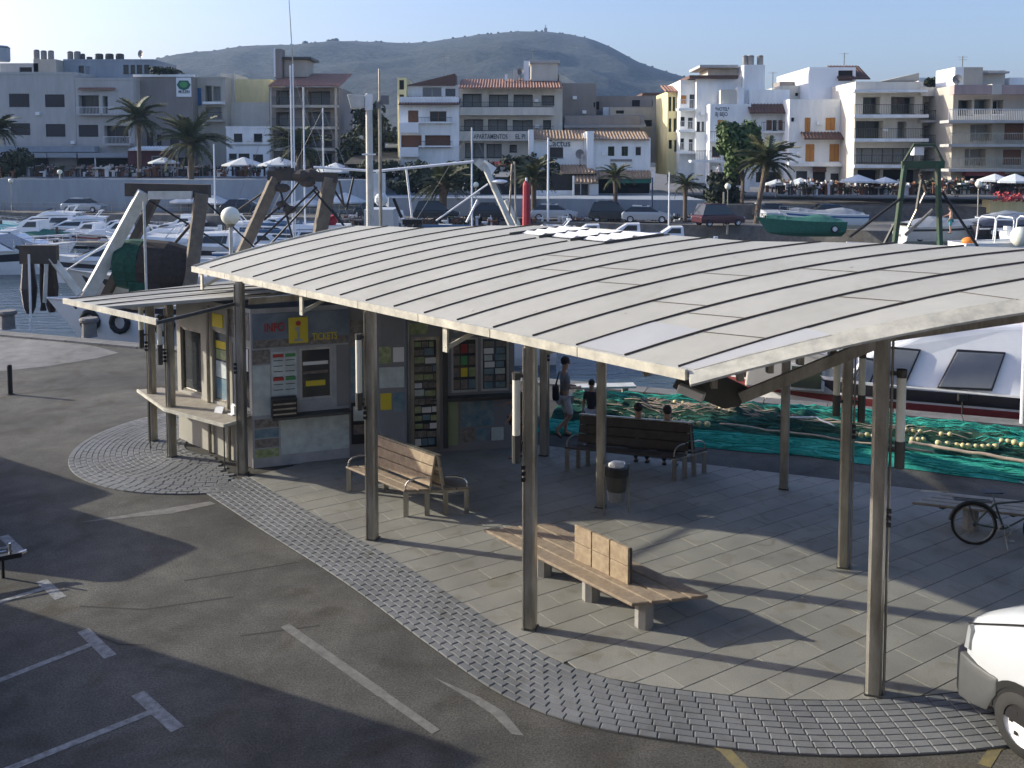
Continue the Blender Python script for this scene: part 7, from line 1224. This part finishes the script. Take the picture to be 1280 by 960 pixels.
# ================================================================== HARBOUR BOATS
o = motor_yacht('large white motor yacht with flybridge and dark hull band, bow to the left', 10.5, 3.4); p = A(238, 345, 54); place(o, p.x + 1.2, 54, 184)
o = motor_yacht('second white motor yacht cut by the left edge with its bow to the right', 11.5, 3.6, fly=False); p = A(-150, 345, 56); place(o, p.x, 58, -3)
o = motor_yacht('third motor yacht with dark hull band behind the trawler gantry', 9.5, 3.2, 'hull_grey', fly=False); p = A(330, 322, 66); place(o, p.x, 64, 182)
ORD = 'first second third fourth fifth sixth seventh eighth ninth tenth eleventh twelfth thirteenth fourteenth fifteenth'.split(); rb = random.Random(11)
def row(nm, xs, Y, z=-1.2):
    for i, px in enumerate(xs):
        r_ = rb.random(); a = A(px, 290, Y); an = rb.choice([182, 178, 175, 5, 268, 95, 188, 2]) + rb.uniform(-8, 8); w = '%s from left in the %s' % (ORD[i], nm)
        if r_ < .34: c = rb.choice([('blue_cover', 'navy'), ('green_cover', 'green'), ('grey_cover', 'grey'), ('grey_cover', 'grey'), ('turquoise', 'turquoise')]); o = cabin_boat('%s covered motor boat, %s' % (c[1], w), rb.uniform(5, 7), 2.3, cover=c[0])
        elif r_ < .80: c = rb.choice([('gel', 'blue', 'blue striped'), ('gel', 'stripe_dark', 'white'), ('hull_grey', 'stripe_red', 'grey')]); o = cabin_boat('%s cabin boat, %s' % (c[2], w), rb.uniform(5.5, 7.5), 2.5, c[0], c[1])
        else: o = motor_yacht('small white cruiser, %s' % w, rb.uniform(7.5, 9), 2.8, fly=rb.random() < .5, group='small motor boats moored along the pontoons')
        place(o, a.x + rb.uniform(-.5, .5), Y + rb.uniform(-1, 1), an, z)
row('front row behind the yachts', [-30, 25, 62, 262, 295, 340, 392, 432, 470], 68); row('middle row', [-20, 18, 55, 92, 130, 168, 210, 250, 290, 322, 362, 405, 446], 76); row('back row under the quay wall', [-10, 30, 70, 105, 150, 190, 228, 275, 310, 350, 395, 440, 485], 84)
row('row right of the red sail', [500, 540, 580, 680, 735, 790, 850, 885], 72)
for px, mt, lb, Y in ((366, 12.2, 'sailing boat with the tallest bare mast left of the floodlight', 62), (381, 11.2, 'sailing boat with a slim mast just right of the tallest one', 68), (405, 9.8, 'sailing boat with the shorter leaning mast before the tiled apartments', 70), (590, 8.2, 'sailing boat with furled sail left of the white gantry', 66)):
    a = A(px, 280, Y); o = sail_boat(lb, 8.5, 2.7, mt + 1.2); place(o, a.x - 5.2, Y, rb.uniform(-2, 2))
a, b_ = A(366, 80, 60), A(361, -6, 60); t = thing('whip_antenna', 'very long thin whip antenna crossing the sky above the tiled apartments', 'antenna', (a.x, 60, -1), 0); mb = MB(); mb.tube([(0, 0, 0), (0, 0, a.z + 1)], .05, 5); mb.build('pole', 'gel', t); mb = MB(); mb.tube([(0, 0, a.z + 1), (b_.x - a.x, 0, b_.z + 1)], [.04, .02], 5, False); mb.build('whip', 'steel', t)
for px0, px1, y, Y in ((-60, 150, 292, 72), (250, 480, 292, 72), (-40, 470, 280, 80)):
    a, b_ = A(px0, y, Y), A(px1, y, Y); o = thing('pontoon', ('nearer left', 'shorter right hand', 'far')[(px0 == 250) + 2 * (px0 == -40)] + ' pontoon among the rows of moored boats', 'pontoon', ((a.x + b_.x) / 2, Y + 2.5, -1.2), 0, 'floating pontoons'); mb = MB(); mb.box((0, 0, .35), (b_.x - a.x, 1.6, .25)); mb.build('deck', 'wood_grey', o)
    mb = MB(); [mb.tube([(x, .9, -.5), (x, .9, 1.6)], .12, 6) for x in (-(b_.x - a.x) / 2 + 1, 0, (b_.x - a.x) / 2 - 1)]; mb.build('pile', 'rust', o, kind='stuff')
# ---- trawlers along our quay
class Traw:
    def __init__(s, label, px, Y, name='trawler', L=13, B=4.2, rz=180, off=0., hullm='gel', z1=1.9, group='fishing trawlers with steel gantries', sheer=.45):
        p = A(px, 400, Y); s.o = Vector((p.x, Y, -1.2)); s.t = thing(name, label, 'trawler', s.o, 0, group); s.Y = Y
        h = bpy.data.objects.new('hull_root', None); f0_ = hull_fn(L, B, z1, 0, 1.6, 2.2, sheer); M_ = Matrix.Rotation(R(rz), 3, 'Z'); f = lambda t, zf, sd: M_ @ f0_(t, zf, sd); hull(s.t, f, hullm, -.6); stripe(s.t, f, .82, .93, 'stripe_dark', sides=(-1, 1), off=.0); s.f = f
    def w(s, px, py, dY=0.): return A(px, py, s.Y + dY) - s.o
    def bar(s, name, a, b, wd, dp, mtl, dY=0., dY2=None, up=(0, 1, 0)): mb = MB(); mb.bar(s.w(*a, dY), s.w(*b, dY if dY2 is None else dY2), dp, wd, up); return mb.build(name, mtl, s.t)
    def rod(s, name, a, b, r_, mtl, dY=0., dY2=None): mb = MB(); mb.tube([s.w(*a, dY), s.w(*b, dY if dY2 is None else dY2)], r_, 6); return mb.build(name, mtl, s.t)
T1 = Traw('white trawler moored at the left with pale leaning gantry beams and a covered net drum', 510, 34.5, L=13.6, rz=182, z1=1.85, sheer=.10)
def plate_beam(T, name, a, b, w_, mtl, dY=0.): 
    pa, pb = T.w(*a, dY), T.w(*b, dY); mb = MB(); mb.bar(pa, pb, w_ * .62, w_ * .86, (-.86, -.5, 0)); return bevel(mb.build(name, mtl, T.t), .02, 1)
plate_beam(T1, 'gantry_beam', (108, 372), (180, 240), .50, 'gantry_white'); plate_beam(T1, 'gantry_beam', (236, 365), (252, 242), .55, 'post_wood'); plate_beam(T1, 'gantry_beam', (100, 368), (64, 322), .30, 'gantry_white', -.3)
T1.bar('gantry_beam', (128, 378), (196, 245), .40, .3, 'rust', 2.4); T1.bar('crossbar', (158, 237), (262, 239), .34, .5, 'rust', .2); T1.bar('crossbar', (186, 244), (240, 244), .16, .3, 'gantry_white', -.15); T1.bar('platform', (26, 318), (72, 318), .26, .7, 'rust', -.3)
T1.bar('strut', (20, 308), (40, 320), .1, .1, 'black', -.3); T1.rod('pole', (36, 318), (39, 414), .045, 'gel', -.6); T1.rod('pole', (180, 252), (183, 366), .05, 'white_dirty', -.8); T1.rod('pole', (58, 330), (56, 378), .08, 'white_dirty', -.4)
T1.rod('stay', (178, 245), (128, 330), .03, 'black', .5); T1.rod('stay', (186, 250), (300, 320), .04, 'black', 1, 3); T1.rod('stay', (250, 245), (340, 330), .035, 'black', .5); T1.rod('stay', (196, 330), (255, 262), .06, 'rust', 1.2); T1.rod('stay', (80, 340), (140, 300), .03, 'gel', .6)
mb = MB(); c1, c2 = T1.w(152, 330, .6), T1.w(182, 331, .6); rr = 1.0; mb.tube([c1 - Vector((.12, 0, 0)), c1, c1.lerp(c2, .5), c2], [.7, .92, 1.0, 1.0], 18); dr = mb.build('drum_cover', 'net_deep', T1.t, smooth=False); mb = MB(); c3 = T1.w(240, 336, .6); mb.tube([c2, c2.lerp(c3, .5), c3], [1.0, 1.0, .78], 18); mb.build('drum_cover', 'net_brown', T1.t)
for k, (xa, xb, m_) in enumerate(((160, 182, 'net_deep'), (184, 200, 'net_brown'))): a, b_ = T1.w(xa, 338, -.2), T1.w(xb, 372, -.2); mb = MB(); mb.bb(a.x, b_.x, a.y, a.y + .9, b_.z, a.z); mb.build('hanging_net', m_, T1.t)
for xa, xb, y0, y1 in ((29, 43, 324, 384), (50, 56, 326, 380), (58, 70, 326, 382)):
    a, b_ = T1.w(xa, y0, .1), T1.w(xb, y1, .1); mb = MB(); mid = (a + b_) / 2; H_ = (a.z - b_.z); wd_ = abs(b_.x - a.x); mb.lathe([(.12, b_.z - .25), (wd_ * .62, b_.z), (wd_ * .85, mid.z - .2), (wd_ * .7, mid.z + .3), (wd_ * .55, a.z), (.08, a.z + .15)], (mid.x, mid.y, 0), 9); mb.build('hanging_net', 'net_brown' if xa > 45 else 'stripe_dark', T1.t)
mb = MB(); a, b_ = T1.w(70, 388, -1.6), T1.w(99, 386, -1.6); 
for tt_ in (.90, .80, .66): 
    c = T1.f(tt_, .62, 1) + Vector((0, -.1, 0)); o = add('tyre_fender', MB().tube([c + Vector((.30 * math.cos(R(a_)), 0, .34 * math.sin(R(a_)))) for a_ in range(0, 360, 30)], .11, 7, closed=True).mesh('tyre_fender', 'rubber', True), T1.t)
T1.bar('wheelhouse', (205, 352), (246, 350), .5, 1.8, 'gel', 1.8) if 0 else None
mb = MB(); a = T1.w(214, 345, 2.2); b_ = T1.w(330, 395, 2.2); mb.bb(a.x, b_.x, a.y, a.y + 1.6, b_.z, a.z); bevel(mb.build('wheelhouse', 'gel', T1.t), .1, 2)
T2 = Traw('dark trawler behind the kiosk with two brown gantry legs and crossed stays', 470, 38.5, L=13, rz=184, hullm='hull_grey', z1=1.9)
plate_beam(T2, 'gantry_beam', (300, 322), (345, 222), .52, 'post_wood'); plate_beam(T2, 'gantry_beam', (398, 300), (413, 222), .62, 'post_wood'); T2.bar('crossbar', (335, 219), (422, 222), .25, .4, 'rust'); T2.bar('crossbar', (345, 215), (368, 214), .1, .3, 'rust')
for a, b_ in (((318, 306), (396, 234)), ((332, 312), (398, 240)), ((348, 228), (366, 300)), ((352, 250), (366, 262)), ((392, 232), (425, 275)), ((392, 238), (430, 282)), ((350, 226), (296, 264)), ((412, 228), (433, 262)), ((442, 222), (433, 262)), ((424, 226), (430, 258)), ((330, 275), (352, 256)), ((378, 222), (348, 262))): T2.rod('stay', a, b_, .045, rnd.choice(['black', 'rust', 'black']), rnd.uniform(-.4, .4))
for px, py, r_ in ((353, 235, .28), (377, 220, .4), (388, 217, .3), (352, 255, .2), (362, 262, .25), (384, 228, .3)): mb = MB(); c = T2.w(px, py); mb.ball(c, r_, 8, (1.2, .8, .7)); mb.build('pulley_block', 'rust', T2.t)
mb = MB(); a = T2.w(404, 283, .5); b_ = T2.w(420, 272, .5); mb.tube([a, (a + b_) / 2, b_], [.18, .30, .16], 8); mb.build('red_buoy', 'red', T2.t); mb = MB(); a, b_ = T2.w(408, 282, 0), T2.w(432, 288, 0); mb.bb(a.x, b_.x, a.y, a.y + 1.4, b_.z - .3, a.z); mb.build('white_locker', 'gel', T2.t)
a, b_ = T2.w(455, 262, 1.5), T2.w(492, 330, 1.5); mb = MB(); mb.bb(a.x, b_.x, a.y, a.y + 2, b_.z, a.z); mb.build('wheelhouse', 'hull_grey', T2.t)
T3 = Traw('trawler behind the canopy with a white leaning gantry and long white awning boom', 690, 33, L=12, rz=184, z1=1.5)
plate_beam(T3, 'gantry_beam', (639, 282), (606, 208), .24, 'gantry_white'); plate_beam(T3, 'gantry_beam', (648, 282), (632, 250), .20, 'gantry_white', .6); T3.rod('boom', (470, 214), (592, 202), .05, 'gel'); T3.rod('boom', (392, 209), (470, 214), .045, 'gel', .2); T3.bar('arm', (596, 201), (606, 210), .1, .3, 'gantry_white'); T3.bar('arm', (603, 204), (618, 214), .08, .3, 'gel', .2); T3.rod('stay', (610, 230), (545, 276), .03, 'gel'); T3.rod('stay', (508, 212), (515, 272), .04, 'gel', .4); T3.rod('stay', (640, 205), (636, 280), .035, 'steel'); T3.rod('stay', (643, 202), (645, 280), .03, 'steel'); T3.rod('stay', (597, 250), (583, 278), .04, 'gel')
mb = MB(); mb.ball(T3.w(624, 227), .22, 10, (1.4, 1.4, .35)); mb.build('radar_dish', 'gel', T3.t); mb = MB(); a = T3.w(474, 232); mb.box(a, (.42, .3, .9)); mb.ball(a + Vector((.1, -.2, -.5)), .25, 8); mb.build('canvas_bundle', 'umbrella', T3.t); T3.bar('arm', (492, 248), (502, 272), .12, .1, 'black'); mb = MB(); mb.box(T3.w(516, 277), (.7, .5, .18)); mb.build('tripod_base', 'black', T3.t)
T4 = Traw('trawler with tall dark green gantry behind the right half of the canopy', 1330, 30, L=13, rz=186, z1=1.6, hullm='stripe_dark')
plate_beam(T4, 'gantry_beam', (1118, 306), (1131, 206), .21, 'green_steel'); plate_beam(T4, 'gantry_beam', (1175, 308), (1172, 204), .21, 'green_steel'); T4.bar('crossbar', (1127, 206), (1180, 206), .11, .25, 'green_steel')
for a, b_ in (((1128, 205), (1143, 180)), ((1142, 181), (1168, 181)), ((1168, 181), (1180, 204))): T4.rod('upper_frame', a, b_, .045, 'green_steel')
for a, b_, r_, m_ in (((1062, 296), (1126, 248), .05, 'black'), ((1132, 294), (1166, 262), .055, 'steel'), ((1178, 240), (1222, 308), .05, 'black'), ((1134, 286), (1158, 238), .035, 'steel'), ((1146, 262), (1152, 225), .06, 'steel_dark'), ((1105, 306), (1118, 280), .06, 'black'), ((1150, 218), (1158, 240), .07, 'rust')): T4.rod('stay', a, b_, r_, m_, rnd.uniform(-.3, .3))
mb = MB(); a, b_ = T4.w(1143, 184, .2), T4.w(1155, 194, .2); mb.bb(a.x, b_.x, a.y, a.y + .3, b_.z, a.z); mb.build('lamp_box', 'gel', T4.t); 
T4.bar('bow_rail', (1058, 303), (1210, 311), .05, .05, 'gel', -1)
# poles beside the canopy
c = A(461, 117, 26.2); t = thing('floodlight_pole', 'tall pale floodlight pole rising behind the canopy', 'lamp pole', (c.x, 26.2, 0)); mb = MB(); mb.tube([(0, 0, 0), (0, 0, c.z)], [.13, .095], 12); mb.build('pole', 'white_dirty', t); q = A(446, 127, 26.2) - Vector((c.x, 26.2, 0)); mb = MB(); k = Vector((q.x, 0, q.z)); mb.raw([k + Vector(v) for v in ((-.24, -.2, .2), (.24, -.2, .17), (.24, -.2, -.17), (-.14, -.2, -.22), (-.24, .2, .2), (.24, .2, .17), (.24, .2, -.17), (-.14, .2, -.22))], [(0, 3, 2, 1), (4, 5, 6, 7), (0, 1, 5, 4), (1, 2, 6, 5), (2, 3, 7, 6), (3, 0, 4, 7)]); bevel(mb.build('floodlight', 'white_dirty', t), .02, 2); mb = MB(); mb.bar((q.x + .2, 0, q.z), (0, 0, q.z), .06, .1); mb.box((0, 0, c.z - .25), (.2, .2, .45)); mb.build('bracket', 'gel', t); mb = MB(); q = A(461, 193, 26.2); mb.bar((-.2, -.1, q.z), (.2, -.1, q.z), .05, .05); mb.build('foot_rung', 'gel', t)
c = A(472, 86, 26.6); t = thing('radio_mast', 'thin mast with small boxes just right of the floodlight pole', 'mast', (c.x + .05, 26.6, 0)); q = A(472, 125, 26.6); mb = MB(); mb.tube([(0, 0, 0), (0, 0, q.z)], .05, 8); mb.tube([(0, 0, q.z - .3), (0, 0, c.z)], .03, 6); mb.build('pole', 'steel', t); mb = MB(); mb.box((.16, 0, q.z), (.22, .12, .26)); mb.box((-.03, 0, q.z - .15), (.12, .12, .2)); mb.build('aerial_box', 'window_grey', t)
a, b_ = A(658, 226, 44), A(658, 284, 44); t = thing('furled_red_sail', 'bright red furled sail standing upright behind the canopy', 'sail', (b_.x, 44, -1.2)); mb = MB(); mb.tube([(0, 0, 0), (0, 0, a.z + 1.35)], .05, 6); mb.build('pole', 'gel', t); mb = MB(); mb.tube([(0, 0, b_.z + 1.), (0, 0, a.z + 1.0), (-.05, 0, a.z + 1.2)], [.20, .17, .06], 8); mb.build('sail_cloth', 'red', t)
# right side: boats ashore
def trailer(parent, L_=5): 
    mb = MB(); mb.bar((-.2, 0, .35), (L_ * 1.1, 0, .35), .1, .1); mb.bar((.8, -.9, .35), (.8, .9, .35), .1, .1); mb.build('trailer', 'steel', parent)
    for s in (-1, 1): wheel(parent, .9, s * .95, .28, .18, s)
o = cabin_boat('green tarpaulin covered boat on a trailer before the parasols', 6.2, 2.4, 'green_cover', 'green_cover', 'green_cover', 'boats stored ashore at the right'); p = A(1052, 285, 66); place(o, p.x, 66, 183, .75); trailer(o)
o = cabin_boat('blue and white boat with pale cover behind the green one', 6.5, 2.4, 'gel', 'blue', 'grey_cover', 'boats stored ashore at the right'); p = A(1080, 275, 71); place(o, p.x, 71, 180, .9)
o = cabin_boat('large grey covered boat between the legs of the green gantry', 8, 2.9, 'hull_grey', 'stripe_dark', 'grey_cover', 'boats stored ashore at the right'); p = A(1125, 290, 62); place(o, p.x, 62, 3, .5); trailer(o)
o = cabin_boat('dark inflatable boat right of the globe lamp', 5.5, 2.2, 'stripe_dark', 'gel', 'stripe_dark', 'boats stored ashore at the right'); p = A(1205, 285, 62); place(o, p.x, 61, 5, .9); trailer(o)
o = cabin_boat('white cabin boat ashore at the right edge', 7, 2.6, 'gel', 'blue', None, 'boats stored ashore at the right'); p = A(1262, 285, 58); place(o, p.x, 58, 6, .6)
o = cabin_boat('white low boat with turquoise stripe at the far right', 6.5, 2.5, 'gel', 'turquoise', 'grey_cover', 'boats stored ashore at the right'); p = A(1240, 270, 66); place(o, p.x, 67, 10, .9)
pa = A(1196, 302, 56); t = thing('workboat', 'small white boat with tubular arches just above the right end of the canopy', 'boat', (pa.x, 56, -1.2), R(4)); f = hull_fn(9, 2.4, 2.1, 0, .8, 2.4, .2); hull(t, f, 'gel'); z0 = 2.15; X_ = 1.3
for x in (.5, 1.6, 3.0, 4.0): mb = MB(); x += X_; mb.tube([(x, -1.0, z0), (x + .1, -.95, z0 + 1.3), (x + .15, -.7, z0 + 1.5), (x + .15, .7, z0 + 1.5), (x + .1, .95, z0 + 1.3), (x, 1.0, z0)], .045, 6); mb.build('arch', 'gel', t)
for z in (z0 + .75, z0 + 1.4): mb = MB(); mb.tube([(.5 + X_, -.97, z), (1.7 + X_, -.97, z)], .04, 5); mb.build('arch_rail', 'gel', t); mb = MB(); mb.tube([(3.0 + X_, -.97, z), (4.1 + X_, -.97, z)], .04, 5); mb.build('arch_rail', 'gel', t)
o = MB().ball((0, 0, 0), .36, 12, (1.25, 1, .8)).build('buoy', 'orange', smooth=True); o.location = A(1211, 302, 56); tag(o, 'orange buoy lying on the deck of the workboat with tubular arches', 'buoy')
o = MB().ball((0, 0, 0), .55, 14, (1, 1, 1.1)).build('fender_buoy', 'lamp_glass', smooth=True); o.location = A(1275, 296, 54.5); tag(o, 'big pale round fender at the right edge beside the workboat', 'buoy')
for lb, px, yb, Y, rz, tp, lw in (('person in dark top walking under the parasols of the white house', 1010, 246, 87, 90, 'cloth_dark', 'cloth_grey'), ('person in red top standing by the shop front at the right', 1196, 246, 82, 0, 'cloth_red', 'cloth_dark'), ('person in white top at the bar terrace beside the corner house', 899, 228, 88, 180, 'gel', 'cloth_dark'), ('person in turquoise shorts bending near the boats ashore', 1188, 292, 60, 60, 'skin', 'turquoise')):
    a = A(px, yb, Y); person(lb, a, R(rz), 'reach' if 'bending' in lb else 'stand', tp, lw, 1.0)
# unseen block added behind the camera to keep sky light from under the canopy
t = thing('unseen_sky_blocker', 'long unseen block added behind the viewpoint to deepen the shade under the canopy', 'building', (6, -9, 0)); f = frame_of((32, 6.2), math.pi); wall_mesh(f, 66, 0, 13., [(2 + k * 4.4, 4.4 + k * 4.4, z, z + 2.1) for k in range(14) for z in (1., 4.6, 8.)], .3).build('wall', 'wall_brown', t); mb = MB(); mb.bb(-34, 32, -8, 6.15, 12.9, 13.3); mb.build('roof', 'concrete', t)
mb = MB(); mb.bb(-34, 32, -8, -7.8, 0, 10.5); mb.bb(-34, -33.8, -7.8, 6.1, 0, 10.5); mb.bb(31.8, 32, -7.8, 6.1, 0, 10.5); mb.build('rear_wall', 'wall_grey', t); mb = MB(); mb.bb(-34, 32, 6.25, 8.3, 4.1, 4.3); mb.build('terrace', 'concrete', t)
for k in range(14):
    for z in (1., 4.6, 8.): window(t, f, 2 + k * 4.4, 4.4 + k * 4.4, z, z + 2.1, 'glass', 'gel', 'glass', .3, 2)
# ================================================================== HAZE
mb = MB(); mb.box((0, 900, 101), (3560, 2440, 215)); hz = mb.build('haze', []); hz['kind'] = 'stuff'; hm = bpy.data.materials.new('haze'); hm.use_nodes = True; n = hm.node_tree.nodes; n.clear(); ou = n.new('ShaderNodeOutputMaterial'); pv = n.new('ShaderNodeVolumePrincipled'); pv.inputs['Color'].default_value = (.42, .64, 1, 1); pv.inputs['Density'].default_value = .00017; pv.inputs['Anisotropy'].default_value = .1; hm.node_tree.links.new(pv.outputs[0], ou.inputs['Volume']); hz.data.materials.clear(); hz.data.materials.append(hm)
